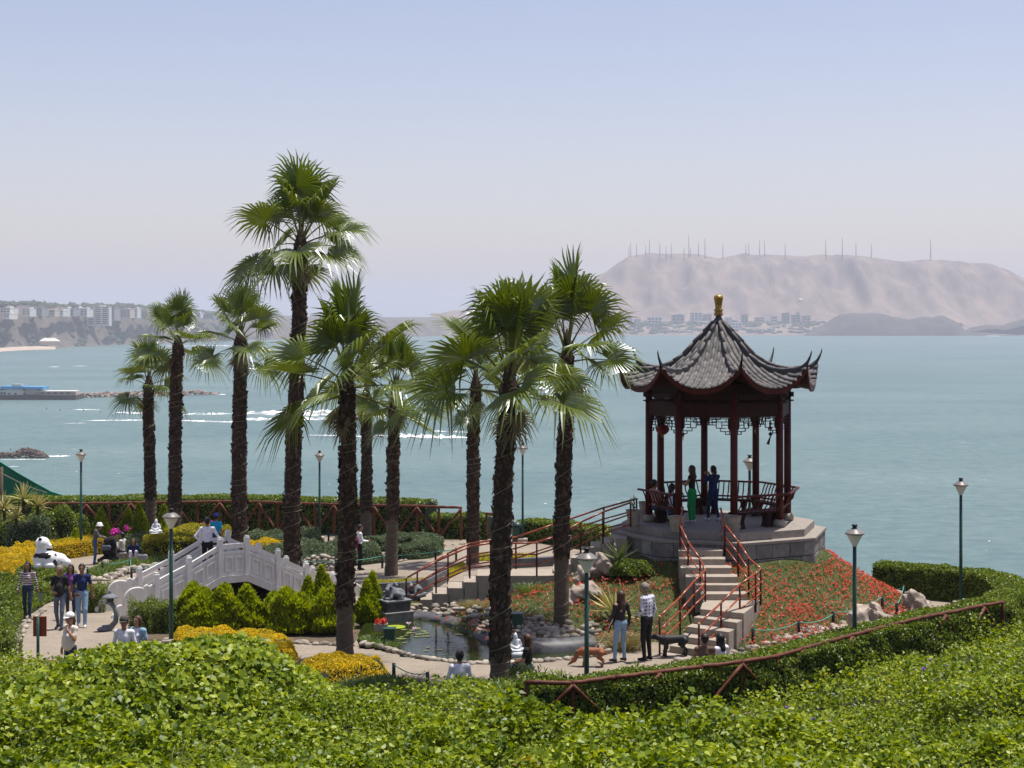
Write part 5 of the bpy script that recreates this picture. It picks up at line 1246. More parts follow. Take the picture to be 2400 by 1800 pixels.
# curved basin wall along the back of the pond
rim = empty('pond_wall', (*POND[4], WZ)); RO = Vector(rim.location)
L2, tot = poly_resample([wp(*q) for q in pond_back], 0.35); tg = np.gradient(L2, axis=0); tg /= np.linalg.norm(tg, axis=1)[:, None]; nr = np.stack([-tg[:, 1], tg[:, 0]], 1)
vs = []
for c, n_ in zip(L2, nr):
    px_ = 1200 + c[0] * FPX / c[1]; hh = 0.30 if px_ > 1150 else 0.16
    for a, z in ((-0.0, -0.3), (0.0, hh * 0.35), (0.16, hh * 0.75), (0.30, hh), (0.36, hh), (0.42, -0.3)): vs.append(Vector((c[0] + n_[0] * a, c[1] + n_[1] * a, WZ + z)) - RO)
MB().add(vs, [(6 * i + a, 6 * i + a + 1, 6 * i + a + 7, 6 * i + a + 6) for i in range(len(L2) - 1) for a in range(5)]).build('wall', M['basin'], rim, True)
tag(rim, 'smooth dark grey concrete wall curving round the back of the pond', 'wall')
# pebbles along the front edge
pe = empty('pebble_edging', (*POND[20], WZ)); L2, _ = poly_resample([wp(*q) for q in pond_front[:12]], 0.17); rg = np.random.default_rng(3)
stones(pe, [(x + rg.uniform(-0.03, 0.03), y - 0.05 + rg.uniform(-0.04, 0.04), WZ + 0.07) for x, y in L2], 0.065, 0.115, 3, 'pebble')
tag(pe, 'row of rounded pale pebbles edging the front of the pond', 'pebbles')
# lily pads, flowers
M['lily'] = pm('lily_pad', (0.10, 0.15, 0.03), 0.4, 8, 0.5, col2=(0.22, 0.20, 0.08))
rg = random.Random(6)
for i in range(26):
    px_, py_ = (rg.gauss(968, 22), rg.gauss(1485, 7)) if i < 18 else (rg.uniform(930, 1080), rg.uniform(1475, 1530)); x, y = wp(px_, py_)
    R = rg.uniform(0.05, 0.10); a0 = rg.uniform(0, 6.28); mb = MB(); vs = [(0, 0, 0.006)] + [(R * math.cos(a0 + a * 0.49), R * math.sin(a0 + a * 0.49), 0.012) for a in range(13)]
    mb.add(vs, [(0, 1 + a, 2 + a) for a in range(12)]); o = mb.build('lily_pad', M['lily'], loc=(x, y, WZ + 0.002)); tag(o, 'round green lily pad floating on the pond', 'lily pad', 'lily pads on the pond')
x, y = wp(927, 1471); o = MB().lathe([(0.26, 0), (0.27, 0.02), (0.24, 0.02)], n=20).build('giant_lily_pad', pm('lime_pad', (0.28, 0.34, 0.03), 0.4, 5, 0.2), loc=(x, y, WZ + 0.004)); tag(o, 'bright lime round lily pad lying alone on the dark pond', 'lily pad')
M['lily_fl'] = pm('lily_petal', (0.62, 0.42, 0.58), 0.5, 9, 0.2)
for px_, py_ in ((958, 1470), (972, 1482)):
    x, y = wp(px_, py_); mb = MB()
    for a in range(9):
        an = a * 0.698; mb.add([(0, 0, 0.06), (0.05 * math.cos(an - 0.3), 0.05 * math.sin(an - 0.3), 0.10), (0.09 * math.cos(an), 0.09 * math.sin(an), 0.14), (0.05 * math.cos(an + 0.3), 0.05 * math.sin(an + 0.3), 0.10)], [(0, 1, 2, 3)])
    mb.tube([(0, 0, 0), (0, 0, 0.07)], 0.01, 5); o = mb.build('water_lily', M['lily_fl'], loc=(x, y, WZ)); tag(o, 'pink water lily flower among the pads on the pond', 'flower', 'water lilies on the pond')

# stone banks behind the pond wall, pebble apron on the right
def stone_bank(label, pts, n, r0, r1, seed, spread=0.35, hmax=0.35, lift=0.0, pond=False):
    r = random.Random(seed); L2, tot = poly_resample(pts, 0.1); root = empty('stone_bank', (*L2[len(L2) // 2], float(gz(*L2[len(L2) // 2])))); out = []
    for i in range(n):
        u = r.random() * (len(L2) - 1); c = L2[int(u)]; k = r.random(); env = math.sin(math.pi * min(1, max(0.08, u / len(L2)))) ** 0.5
        x, y = c[0] + r.uniform(-0.5, 0.5) * spread, c[1] + k * spread; out.append((x, y, (max(float(gz(x, y)), WZ + 0.1) if pond else float(gz(x, y))) + lift + k * hmax * env))
    stones(root, out, r0, r1, seed); tag(root, label, 'stones'); return root
stone_bank('rounded stones piled behind the curved pond wall below the side stairs', [wp(985, 1446), wp(1040, 1450), wp(1090, 1464), wp(1130, 1482), wp(1160, 1500)], 95, 0.06, 0.11, 11, 0.6, 0.28, pond=True)
stone_bank('heap of grey stones beside the green box at the pond', [wp(1200, 1518), wp(1240, 1516), wp(1280, 1518)], 95, 0.06, 0.11, 12, 0.7, 0.55, 0.05, pond=True)
stone_bank('row of grey boulders on the pond wall in front of the leaning palm', [wp(1270, 1518), wp(1330, 1514), wp(1405, 1508)], 60, 0.08, 0.13, 13, 0.35, 0.32, 0.12, pond=True)
ap = empty('pebble_apron', G(1780, 1520)); pts = []; rg = np.random.default_rng(5)
poly = gxy((1585, 1550), (1640, 1538), (1720, 1528), (1800, 1508), (1860, 1483), (1910, 1470), (1960, 1466), (2040, 1455), (2100, 1440), (2170, 1412), (2190, 1425), (2110, 1470), (2000, 1500), (1900, 1525), (1780, 1560), (1620, 1585))
x, y = sample_poly(poly, 900, rg); keep = []
for a, b in zip(x, y):
    if all((a - c) ** 2 + (b - d) ** 2 > 0.150 ** 2 for c, d in keep): keep.append((a, b))
    if len(keep) >= 295: break
stones(ap, [(a, b, float(gz(a, b)) + 0.015) for a, b in keep], 0.085, 0.125, 8, 'pebble'); tag(ap, 'band of flat pale pebbles set along the foot of the red flower mound', 'pebbles')

# ---------------------------------------------------------------- boulders
def boulder(label, loc, bones, h, seed, noise=0.10):
    me = sdf_mesh('boulder', [(*b, 0) if len(b) == 4 else b for b in bones], h, [M['boulder']], 0.10, noise * 1.7, seed, smooth=False); o = mobj('boulder', me, loc=loc); tag(o, label, 'boulder', 'boulders in the garden'); return o
b0 = at(2035, 43.6)
boulder('largest pale weathered boulder in front of the red flower mound', b0, [((-0.5, 0, 0.25), (0.4, 0, 0.35), 0.42, 0.42), ((-0.1, 0, 0.4), (0.15, 0.05, 0.62), 0.36, 0.28), ((0.5, 0, 0.1), (0.75, 0, 0.1), 0.3, 0.18), ((-0.7, 0, 0.1), (-0.5, 0, 0.3), 0.25, 0.3)], 0.05, 4, 0.16)
boulder('upright boulder by the curve of the gravel path', at(2150, 47.3), [((0, 0, 0.1), (0.05, 0, 0.45), 0.33, 0.26), ((-0.25, 0, 0.0), (-0.1, 0, 0.5), 0.25, 0.2)], 0.05, 5, 0.12)
boulder('small rounded boulder at the far end of the flower mound', at(2118, 51.0), [((-0.1, 0, 0.1), (0.15, 0, 0.15), 0.28, 0.25)], 0.05, 6, 0.08)
boulder('pale rock leaning under the side stairs behind the spiky agave', at(1395, 46.2), [((-0.35, 0, 0.15), (0.35, 0.1, 0.45), 0.38, 0.32), ((0.1, 0, 0.5), (0.4, 0, 0.65), 0.25, 0.18)], 0.045, 7, 0.14).scale = (0.8, 0.8, 0.75)
boulder('grey rock in the flower bed beside the near lamp post', at(1362, 44.8), [((-0.2, 0, 0.2), (0.3, 0, 0.3), 0.42, 0.40), ((-0.35, 0, 0.3), (-0.25, 0, 0.45), 0.28, 0.2)], 0.045, 8, 0.14).scale = (0.8, 0.8, 0.7)
# ---------------------------------------------------------------- white bridge
B0 = np.array([-11.47, 48.9]); BT = np.array([0.848, 0.53]); BN = np.array([-0.53, 0.848]); BWID = 1.5
br = empty('white_bridge', (float(B0[0] + BT[0] * 3.5), float(B0[1] + BT[1] * 3.5), CAMZ - 8.9)); BRO = Vector(br.location)
tag(br, 'white painted arched footbridge with panelled railings and cloud-shaped ends', 'bridge')
ZU = np.array([0.2, 1.067, 2.08, 3.075, 3.94, 4.97, 5.93, 6.85, 7.6]); ZD = np.array([-9.05, -8.84, -8.42, -7.93, -7.93, -8.42, -8.9, -9.3, -9.5]) + CAMZ
def bz(u): return float(np.interp(u, ZU, ZD))
def bp(u, v, z): return Vector((B0[0] + BT[0] * u + BN[0] * v, B0[1] + BT[1] * u + BN[1] * v, z)) - BRO
us = [1.067, 2.08, 3.075, 3.94, 4.97, 5.93, 6.85]
tv, nv = Vector((*BT, 0)), Vector((*BN, 0))
def quad_slab(u0, u1, z0a, z0b, z1a, z1b, v, th, name, mat, parent):
    """slanted board between u0 and u1, bottom z0, top z1"""
    vs = [bp(u, v + s * th / 2, z) for s in (-1, 1) for (u, z) in ((u0, z0a), (u1, z0b), (u1, z1b), (u0, z1a))]
    return MB().add(vs, [(0, 1, 2, 3), (7, 6, 5, 4), (0, 4, 5, 1), (1, 5, 6, 2), (2, 6, 7, 3), (3, 7, 4, 0)]).build(name, mat, parent)
for side, v in ((0, 0.0), (1, BWID)):
    W_ = M['white_paint']
    for i, u in enumerate(us):
        zb = bz(u); top = zb + 1.12
        MB().box(bp(u, v, (zb - 0.25 + top) / 2), (0.15, 0.15, top - zb + 0.25), math.atan2(BT[1], BT[0])).build('post', W_, br, bevel=0.012)
        MB().box(bp(u, v, top + 0.02), (0.11, 0.11, 0.05), math.atan2(BT[1], BT[0])).build('post_cap', W_, br)
        if i < len(us) - 1:
            u1 = us[i + 1]; a, b = u + 0.075, u1 - 0.075; za, zb2 = bz(a), bz(b)
            quad_slab(a, b, za + 0.80, zb2 + 0.80, za + 0.94, zb2 + 0.94, v, 0.10, 'top_rail', W_, br)
            pn = quad_slab(a, b, za - 0.02, zb2 - 0.02, za + 0.64, zb2 + 0.64, v, 0.06, 'panel', W_, br)
            quad_slab(a, b, za + 0.64, zb2 + 0.64, za + 0.71, zb2 + 0.71, v, 0.11, 'panel_cap', W_, br)
            for q in (0, 1):
                c0, c1 = lerp(a, b, 0.10 + 0.46 * q), lerp(a, b, 0.44 + 0.46 * q)
                for s in (-1, 1):
                    vv = v + s * 0.042
                    for (ua, ub, e0, e1) in ((c0, c1, 0.10, 0.145), (c0, c1, 0.505, 0.55), (c0, c0 + 0.045, 0.145, 0.505), (c1 - 0.045, c1, 0.145, 0.505)):
                        quad_slab(ua, ub, bz(ua) + e0, bz(ub) + e0, bz(ua) + e1, bz(ub) + e1, vv, 0.04, 'moulding', W_, pn)
            quad_slab(a - 0.075, b + 0.075, bz(u) - 0.24, bz(u1) - 0.24, bz(u) - 0.021, bz(u1) - 0.021, v, 0.17, 'edge_beam', M['ivory_paint'], br)
    # cloud shaped end walls
    for end in (0, 1):
        mb = MB(); uu0 = us[0] - 0.07 if end == 0 else us[-1] + 0.07; sg = -1 if end == 0 else 1; zb = CAMZ - 8.98 if end == 0 else CAMZ - 9.45
        prof = [(0, 0)]; val = [(0, 0.86), (0.16, 0.90), (0.34, 0.86), (0.95, 0.42), (1.18, 0.22), (1.24, 0.0)]; bul = [0.42, 0.42, 0.34, 0.36, 0.40]
        for (ax, az), (bx, bz_), bu in zip(val[:-1], val[1:], bul):
            Lc = math.hypot(bx - ax, bz_ - az); nx_, nz_ = -(bz_ - az) / Lc, (bx - ax) / Lc
            for k in range(9 if Lc > 0.4 else 6):
                t = k / (9 if Lc > 0.4 else 6); q = bu * Lc * math.sin(math.pi * t) ** 0.75; prof.append((lerp(ax, bx, t) + nx_ * q, lerp(az, bz_, t) + nz_ * q))
        prof.append((1.24, 0.0)); n = len(prof)
        vs = [bp(uu0 + sg * p[0], v + s * 0.06, zb + p[1]) for s in (-1, 1) for p in prof]
        fs = [tuple(range(n)), tuple(range(2 * n - 1, n - 1, -1))] + [(i, n + i, n + (i + 1) % n, (i + 1) % n) for i in range(n)]
        ce = mb.add(vs, fs).build('cloud_end', M['ivory_paint'], br)
        mb = MB(); mb.tube([bp(uu0 + sg * p[0], v - 0.02, zb + p[1]) for p in prof[1:-1]], 0.03, 6); mb.build('cloud_trim', M['ivory_paint'], ce, True)
        MB().box(bp(uu0 + sg * 0.62, v, zb - 0.10), (1.3, 0.20, 0.24), math.atan2(BT[1], BT[0])).build('end_plinth', M['concrete'], br)
vs = []
uu = np.linspace(0.2, 7.4, 30)
for u in uu:
    for v, dz in ((0.085, 0.02), (BWID - 0.085, 0.02), (BWID - 0.085, -0.2), (0.085, -0.2)): vs.append(bp(u, v, bz(u) + dz))
MB().add(vs, [(4 * i + a, 4 * i + (a + 1) % 4, 4 * i + 4 + (a + 1) % 4, 4 * i + 4 + a) for i in range(29) for a in range(4)]).build('deck', M['concrete'], br)
# dark rubble abutment under the far side of the arch
vs = []
for u in np.linspace(0.9, 7.2, 24):
    for v, z in ((BWID - 0.3, bz(u) - 0.2), (BWID - 0.3, CAMZ - 10)): vs.append(bp(u, v, z))
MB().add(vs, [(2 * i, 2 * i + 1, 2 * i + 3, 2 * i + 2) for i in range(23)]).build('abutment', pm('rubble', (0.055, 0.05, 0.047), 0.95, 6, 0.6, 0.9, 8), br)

# dark planted ground and shallow water under the bridge
def sheet(name, poly, dz, mat):
    L2, _ = poly_resample(poly + [poly[0]], 0.5); c = L2.mean(0); vs = [(c[0], c[1], float(gz(*c)) + dz)] + [(x, y, float(gz(x, y)) + dz) for x, y in L2[:-1]]; n = len(vs) - 1
    o = MB().add(vs, [(0, 1 + i, 1 + (i + 1) % n) for i in range(n)]).build(name, mat); o['kind'] = 'structure'
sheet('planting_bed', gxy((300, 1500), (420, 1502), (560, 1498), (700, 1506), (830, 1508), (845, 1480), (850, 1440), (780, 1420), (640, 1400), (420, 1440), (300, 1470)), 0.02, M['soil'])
# ---------------------------------------------------------------- conifers, shrubs, spiky plants
def conifer(label, loc, h, w, seed, mat='thuja', lobes=1, dens=1.0, pointed=False):
    """clipped golden thuja: flame-shaped crown of upright sprays round a short trunk"""
    r = np.random.default_rng(seed); root = empty('golden_thuja', loc); crown = None; ps, ns = [], []
    cores = MB()
    for l in range(lobes):
        ox, oy = (0, 0) if lobes == 1 else (r.uniform(-0.3, 0.3) * w, r.uniform(-0.15, 0.15) * w); hh = h * (1 if l == 0 else r.uniform(0.7, 0.95)); ww = w * (1 if lobes == 1 else 0.75)
        n = int(1350 * dens * (h * w) * 2.2); t = r.random(n) ** 0.8; a = r.uniform(0, 6.28, n)
        prof = (lambda t: (1 - t ** (1.3 if pointed else 2.6)) ** (0.95 if pointed else 0.75) * np.clip(t / 0.15 + 0.55, 0, 1))
        lump = 1 + 0.42 * fbm(np.cos(a) * 1.3 + seed, np.sin(a) * 1.3 + t * 4, 0.9, seed, 3)
        R = ww / 2 * prof(t) * lump; ps.append(np.stack([ox + R * np.cos(a), oy + R * np.sin(a), 0.08 + t * hh], 1)); ns.append(np.stack([np.cos(a), np.sin(a), np.full(n, 0.5)], 1))
        cores.lathe([(float(ww / 2 * prof(np.array(q)) * 0.84) + 0.005, 0.05 + q * hh * 0.95) for q in (0.0, 0.1, 0.25, 0.4, 0.55, 0.7, 0.85, 0.97)], (ox, oy, 0), 12)
    p, n_ = np.concatenate(ps), np.concatenate(ns); k = len(p)
    me = blade_mesh('crown', p - n_ * 0.03, n_ * 0.75 + np.array([[0, 0, 0.9]]) + r.normal(size=(k, 3)) * 0.35, r.uniform(0.09, 0.19, k), 0.046, M[mat], r, grav=0.0)
    c = mobj('crown', me, root); cores.build('inner_branches', pm('thuja_core', (0.05, 0.075, 0.006), 0.95, 6, 0.4), c, True)
    MB().tube([(0, 0, -0.1), (0, 0, 0.3)], [0.06, 0.04], 7).build('trunk', M['bark'], root); tag(root, label, 'conifer', 'golden clipped conifers'); return root
for a in [('broad dark golden thuja at the foot of the bridge arch', 455, 1482, 1.15, 1.05, 2), ('thuja with two merged crowns before the bridge', 508, 1482, 1.15, 1.05, 2), ('slim golden thuja standing alone before the bridge arch', 585, 1480, 1.08, 0.72, 1), ('shadowed small thuja behind the round golden one', 640, 1475, 0.85, 0.75, 1), ('round bright golden thuja left of the golden-bed palm', 697, 1486, 1.08, 1.05, 2), ('golden thuja touching the trunk of the golden-bed palm', 760, 1488, 1.15, 1.0, 2), ('tall pointed golden thuja behind the golden-bed palm', 742, 1462, 1.42, 0.85, 2), ('broad pointed thuja beside the frog fountain', 862, 1470, 1.32, 0.85, 1)]:
    conifer(a[0], G(a[1], a[2]), a[3] * 1.03, a[4] * 1.10, a[1], lobes=a[5] + 1, pointed=a[1] in (742, 862))
for a in [('leaning golden thuja by the back lamp post', 237, 70.5, 1.65, 1.05), ('small golden thuja beside the leaning one', 300, 72.5, 1.45, 0.75), ('tall pointed thuja left of the smallest palm', 325, 71.5, 1.75, 0.80), ('slim thuja right of the smallest palm by the buddha', 384, 73, 1.55, 0.7), ('small green thuja under the flax by the back lamp post', 178, 69, 0.95, 0.65)]:
    conifer(a[0], at(a[1], a[2]), a[3] * 1.0, a[4] * 1.15, a[1], dens=0.7, pointed=True)
def yucca(name, label, loc, n, L, w, mat, seed, stem=0.0, up=0.55, grav=0.18, cat='yucca', group=None):
    r = np.random.default_rng(seed); root = empty(name, loc); a = np.arange(n) * 2.4 + r.uniform(-0.2, 0.2, n); e = r.uniform(-0.15, 1.35, n) * up / 0.55
    d = np.stack([np.cos(a) * np.cos(e), np.sin(a) * np.cos(e), np.sin(e)], 1)
    for i in range(n):
        p = np.array([[0, 0, stem]]); Lx = L * r.uniform(0.75, 1.1); mobj('leaf', blade_mesh('leaf', np.repeat(p, 1, 0) + d[i:i + 1] * 0.03, d[i:i + 1], np.array([Lx]), w, mat, r, grav=grav), root)
    MB().tube([(0, 0, -0.1), (0, 0, max(stem, 0.05))], [0.07, 0.06], 7).build('stem', M['bark'], root); tag(root, label, cat, group)
for i, (lb, px, py, L, st) in enumerate([('pale yucca rosette beside the green netting pole', 10, 1192, 0.85, 0.4), ('tall yellow-green yucca rosette above the grey bush', 55, 1170, 0.85, 0.5), ('yucca rosette in front of the netting, lowest of the group', 38, 1215, 0.8, 0.2), ('yucca rosette next to the end of the red fence', 88, 1186, 0.75, 0.3)]):
    p = P(px, py, 70.0); yucca('yucca', lb, p - Vector((0, 0, st)), 46, L, 0.055, M['agave'], 40 + i, st, 0.62, group='yuccas on the left')
    MB().tube([p - Vector((0, 0, st)), Vector((p.x, p.y, float(gz(p.x, p.y)) - 0.1))], [0.06, 0.09], 7).build('stem', M['bark'], None) if False else None
yucca('agave', 'variegated agave with pale striped leaves in the flower bed', at(1440, 43.6), 44, 0.78, 0.06, M['agave'], 61, 0.25, 0.5, 0.12, 'agave')
yucca('agave', 'dark agave against the shaded pavilion plinth', P(1452, 1300, 46.1) - Vector((0, 0, 0.35)), 30, 0.7, 0.06, M['agave_dark'], 62, 0.2, 0.5, 0.12, 'agave')
MB().tube([P(1431, 1360, 45.5), P(1431, 1262, 45.5)], [0.02, 0.012], 6)
for i, (px, d) in enumerate(((118, 69.5), (135, 70), (150, 69))):
    yucca('flax', 'tall grey-green flax with arching sword leaves by the back lamp post', at(px, d), 18, 1.25 - 0.1 * i, 0.07, M['agave_dark'], 70 + i, 0.1, 1.0, 0.25, 'flax', 'flax clumps by the back lamp post')
def grass_clump(label, loc, n, L, mat, seed, spread=0.15, group=None):
    r = np.random.default_rng(seed); root = empty('grass_clump', loc); a = r.uniform(0, 6.28, n); q = r.uniform(0, spread, n)
    o = mobj('blades', blade_mesh('blades', np.stack([q * np.cos(a), q * np.sin(a), 0 * a], 1), np.stack([np.cos(a) * 0.5, np.sin(a) * 0.5, r.uniform(0.5, 1.2, n)], 1), r.uniform(0.6, 1.1, n) * L, 0.012, mat, r, grav=0.9), root); o['kind'] = 'stuff'
    tag(root, label, 'ornamental grass', group)
grass_clump('large arching grass clump behind the dark-jacketed woman', at(1462, 41.6), 1100, 0.85, M['dry_grass'], 1, 0.4)
grass_clump('dry grass clump on the slope beside the side stairs', at(1100, 46.2), 400, 0.55, M['dry_grass'], 2, 0.25)
grass_clump('pale grass tuft under the side stairs landing', at(1130, 45.6), 400, 0.6, M['dry_grass'], 3, 0.25)
grass_clump('green grass tuft under the side stairs landing', at(1245, 46.4), 400, 0.6, M['grass'], 4, 0.4)
grass_clump('spider-grass clump by the pond pebbles and green box', G(880, 1513), 420, 0.55, M['grass'], 5, 0.25)
grass_clump('small grass clump at the pond pebbles', G(905, 1520), 300, 0.42, M['grass'], 6, 0.25)
grass_clump('reedy tuft at the foot of the side stairs', P(958, 1432, 46.6), 200, 0.55, M['lime'], 7, 0.12)
for i, (px, d) in enumerate(((15, 66.5), (45, 67), (75, 67.5), (30, 68), (95, 68.5), (118, 68.5))):
    grass_clump('feathery reddish fountain grass behind the golden hedge', at(px, d), 700, 0.95, M['dry_grass'], 20 + i, 0.45, 'fountain grasses behind the golden hedge')
# shrubs as leafy lumps
def shrub(label, loc, rx, ry, h, n, s0, s1, mat, seed, cat='shrub', fl=0, flmat=None, core='hedge_core', box=False, group=None):
    r = np.random.default_rng(seed); root = empty('shrub', loc); u = r.normal(size=(n, 3)); u = unit(u); u[:, 2] = np.abs(u[:, 2])
    if box: u = u / np.max(np.abs(u) ** 1.0, axis=1, keepdims=True) * 0.92
    lump = 1 + 0.16 * fbm(u[:, 0] * 2 + u[:, 2], u[:, 1] * 2 - u[:, 2], 0.7, seed, 3); p = u * np.array([[rx, ry, h]]) * (lump * r.uniform(0.86, 1.03, n))[:, None]
    mobj('foliage', leaf_mesh('foliage', p, u + np.array([[0, 0, 0.2]]) + r.normal(size=(n, 3)) * 0.6, r.uniform(s0, s1, n), mat, r, 0.6), root)
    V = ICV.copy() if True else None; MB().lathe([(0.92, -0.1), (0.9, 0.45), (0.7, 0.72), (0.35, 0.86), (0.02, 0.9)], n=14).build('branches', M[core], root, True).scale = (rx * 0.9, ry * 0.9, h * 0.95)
    if fl:
        k = r.choice(n, fl); mobj('blossoms', leaf_mesh('blossoms', p[k] * 1.04, u[k] + r.normal(size=(fl, 3)) * 0.3, r.uniform(0.07, 0.12, fl), flmat, r, 0.9), root)
    tag(root, label, cat, group); return root
shrub('rounded grey-green bush in front of the yuccas', at(75, 70.5), 1.3, 0.9, 1.5, 5000, 0.05, 0.10, M['grey_green'], 1)
shrub('dark glossy bush with one red bloom below the yuccas', at(5, 71), 1.3, 0.8, 1.6, 4500, 0.07, 0.13, M['hedge'], 2, fl=5, flmat=M['red_flower'])
shrub('loose yellow-green bush between flax and back lamp post', at(158, 70.5), 0.95, 0.7, 1.85, 4500, 0.07, 0.13, M['hedge'], 3)
shrub('dark leafy bush under the yuccas near the fence end', at(105, 73), 1.1, 0.7, 1.6, 4000, 0.07, 0.13, M['hedge'], 33)
shrub('clipped box shrub beside the front lamp on the bridge approach', G(337, 1480), 0.42, 0.42, 0.85, 5000, 0.035, 0.06, M['hedge'], 4, box=True)
shrub('clipped box shrub pressed against the front lamp post', G(390, 1482), 0.42, 0.42, 0.88, 5000, 0.035, 0.06, M['hedge'], 5, box=True)
shrub('tall square dark hedge block at the corner of the near path', at(5, 39.6), 0.36, 0.5, 0.95, 7000, 0.035, 0.065, M['hedge'], 6, box=True)
shrub('square hedge block behind the cloud-shaped bridge end', G(228, 1432), 0.40, 0.5, 0.82, 5000, 0.035, 0.065, M['hedge'], 7, box=True)
shrub('dense dark bush in the shade of the pavilion plinth', P(1478, 1328, 45.9) - Vector((0, 0, 0.2)), 0.6, 0.4, 0.40, 3500, 0.05, 0.1, M['hedge'], 8)
shrub('dusky grey bush behind the seated visitors', at(300, 69.0), 0.7, 0.5, 0.75, 2500, 0.05, 0.09, M['grey_green'], 9)
shrub('dusky grey bush beside the white buddha', at(335, 69.5), 0.8, 0.5, 0.8, 2500, 0.05, 0.09, M['grey_green'], 10)
# clipped golden hedges and low planting
hedge('golden_hedge', 'clipped golden hedge behind the panda statue', 'hedge', gxy((95, 1312), (165, 1303), (232, 1294)), 1.5, 0.66, 1500, 0.04, 0.075, M['yellow'], 11, rough=0.05)
bed('golden_bed', 'broad golden clipped bed at the left of the panda', 'golden shrub', gxy((-60, 1334), (75, 1314), (100, 1322), (72, 1352), (40, 1372), (-60, 1380)), 0.62, 4200, 0.04, 0.075, M['yellow'], 12)
bed('green_bed', 'thick green groundcover along the left edge of the path', 'groundcover', gxy((-60, 1510), (18, 1500), (55, 1448), (105, 1418), (160, 1396), (190, 1372), (165, 1352), (80, 1360), (-60, 1385)), 0.42, 2600, 0.06, 0.10, M['hedge'], 13)
hedge('lime_hedge', 'lime-green hedge behind the seated visitors', 'hedge', gxy((338, 1313), (400, 1311), (452, 1305)), 1.5, 0.92, 1300, 0.05, 0.10, M['lime'], 14, rough=0.12)
hedge('golden_hedge', 'golden hedge rising behind the front lamp and bridge', 'hedge', gxy((400, 1296), (470, 1290), (535, 1286)), 1.6, 0.95, 1200, 0.05, 0.10, M['lime'], 15, rough=0.14)
bed('pink_flower_bed', 'pink and magenta flower bed below the red fence', 'flower bed', gxy((405, 1268), (510, 1264), (520, 1280), (410, 1286)), 0.55, 1500, 0.06, 0.1, M['hedge'], 16, fl=110, flmat=M['pink_flower'])
bed('yellow_flower_strip', 'strip of yellow flowers between the grey-green hedges', 'flower bed', gxy((560, 1290), (690, 1284), (690, 1300), (560, 1312)), 0.4, 2500, 0.05, 0.09, M['yellow'], 17)
bed('grey_hedge', 'grey-green clipped carpet next to the red fence', 'hedge', gxy((560, 1272), (760, 1272), (760, 1286), (560, 1288)), 0.5, 1900, 0.05, 0.09, M['grey_green'], 18)
bed('grey_hedge', 'wide grey-green clipped carpet behind the bridge', 'hedge', gxy((600, 1302), (700, 1296), (885, 1298), (905, 1318), (800, 1330), (640, 1332)), 0.55, 1900, 0.05, 0.09, M['grey_green'], 19)
hedge('grey_hedge', 'curled grey-green hedge round the cut-trunk palm', 'hedge', gxy((870, 1292), (930, 1284), (990, 1281), (1008, 1292), (985, 1306), (920, 1312)), 1.1, 0.55, 1300, 0.05, 0.09, M['grey_green'], 20, rough=0.1)
bed('lime_edging', 'bright lime low edging by the frog fountain', 'groundcover', gxy((850, 1372), (1005, 1362), (1085, 1322), (1095, 1332), (1020, 1378), (860, 1386)), 0.22, 1500, 0.16, 0.26, M['lime'], 21, blade=True, w=0.03)
bed('lime_edging', 'thin lime edging behind the side stairs handrail', 'groundcover', gxy((1120, 1306), (1255, 1304), (1255, 1312), (1120, 1316)), 0.2, 1500, 0.16, 0.26, M['lime'], 22, blade=True, w=0.03)
bed('grass_border', 'grassy border edged with cobbles left of the bridge', 'grass', gxy((200, 1352), (230, 1334), (330, 1318), (392, 1312), (396, 1322), (300, 1336), (240, 1358)), 0.35, 1500, 0.25, 0.42, M['grass'], 23, blade=True, w=0.025)
bed('golden_bed', 'low golden shrubs along the pond path before the thujas', 'golden shrub', gxy((395, 1512), (470, 1500), (600, 1508), (690, 1522), (700, 1556), (640, 1566), (540, 1556), (430, 1540)), 0.36, 5200, 0.035, 0.065, M['yellow'], 24)
bed('golden_bed', 'low golden shrubs round the foot of a palm', 'golden shrub', gxy((690, 1592), (740, 1570), (820, 1566), (895, 1562), (912, 1580), (850, 1602), (720, 1622)), 0.34, 5200, 0.035, 0.065, M['yellow'], 25)
bed('grass_border', 'shaggy green grass border at the near edge of the pond path', 'grass', gxy((700, 1640), (800, 1612), (900, 1598), (985, 1608), (1030, 1640), (1010, 1675), (720, 1690)), 0.40, 1500, 0.28, 0.5, M['grass'], 26, blade=True, w=0.02, grav=0.7)
def oleander(label, poly, n, h, seed):
    r = np.random.default_rng(seed); x, y = sample_poly(poly, n, r); g = gz(x, y); root = empty('leafy_border', (float(x.mean()), float(y.mean()), float(g.mean()))); o = np.array(tuple(root.location))
    hh = h * (0.5 + 0.5 * np.clip(fbm(x, y, 0.8, seed) + 0.5, 0, 1)); m = 16; X = np.repeat(x, m); n2 = n * m
    p = np.stack([X + r.normal(size=n2) * 0.03, np.repeat(y, m) + r.normal(size=n2) * 0.03, np.repeat(g, m) + np.repeat(hh, m) * r.uniform(0.25, 1.0, n2)], 1); a = r.uniform(0, 6.28, n2)
    mobj('foliage', blade_mesh('foliage', p - o, np.stack([np.cos(a), np.sin(a), r.uniform(0.4, 1.5, n2)], 1), r.uniform(0.10, 0.19, n2), 0.028, M['hedge'], r, grav=0.15), root); tag(root, label, 'shrub')
oleander('spiky-leaved green border in front of the seated women on the path', gxy((1075, 1655), (1100, 1632), (1250, 1636), (1330, 1640), (1300, 1690), (1100, 1700)), 420, 0.72, 3)
oleander('spiky-leaved green border between the near lamp and the hedge', gxy((1330, 1636), (1420, 1622), (1560, 1618), (1560, 1640), (1400, 1670), (1330, 1690)), 380, 0.66, 4)
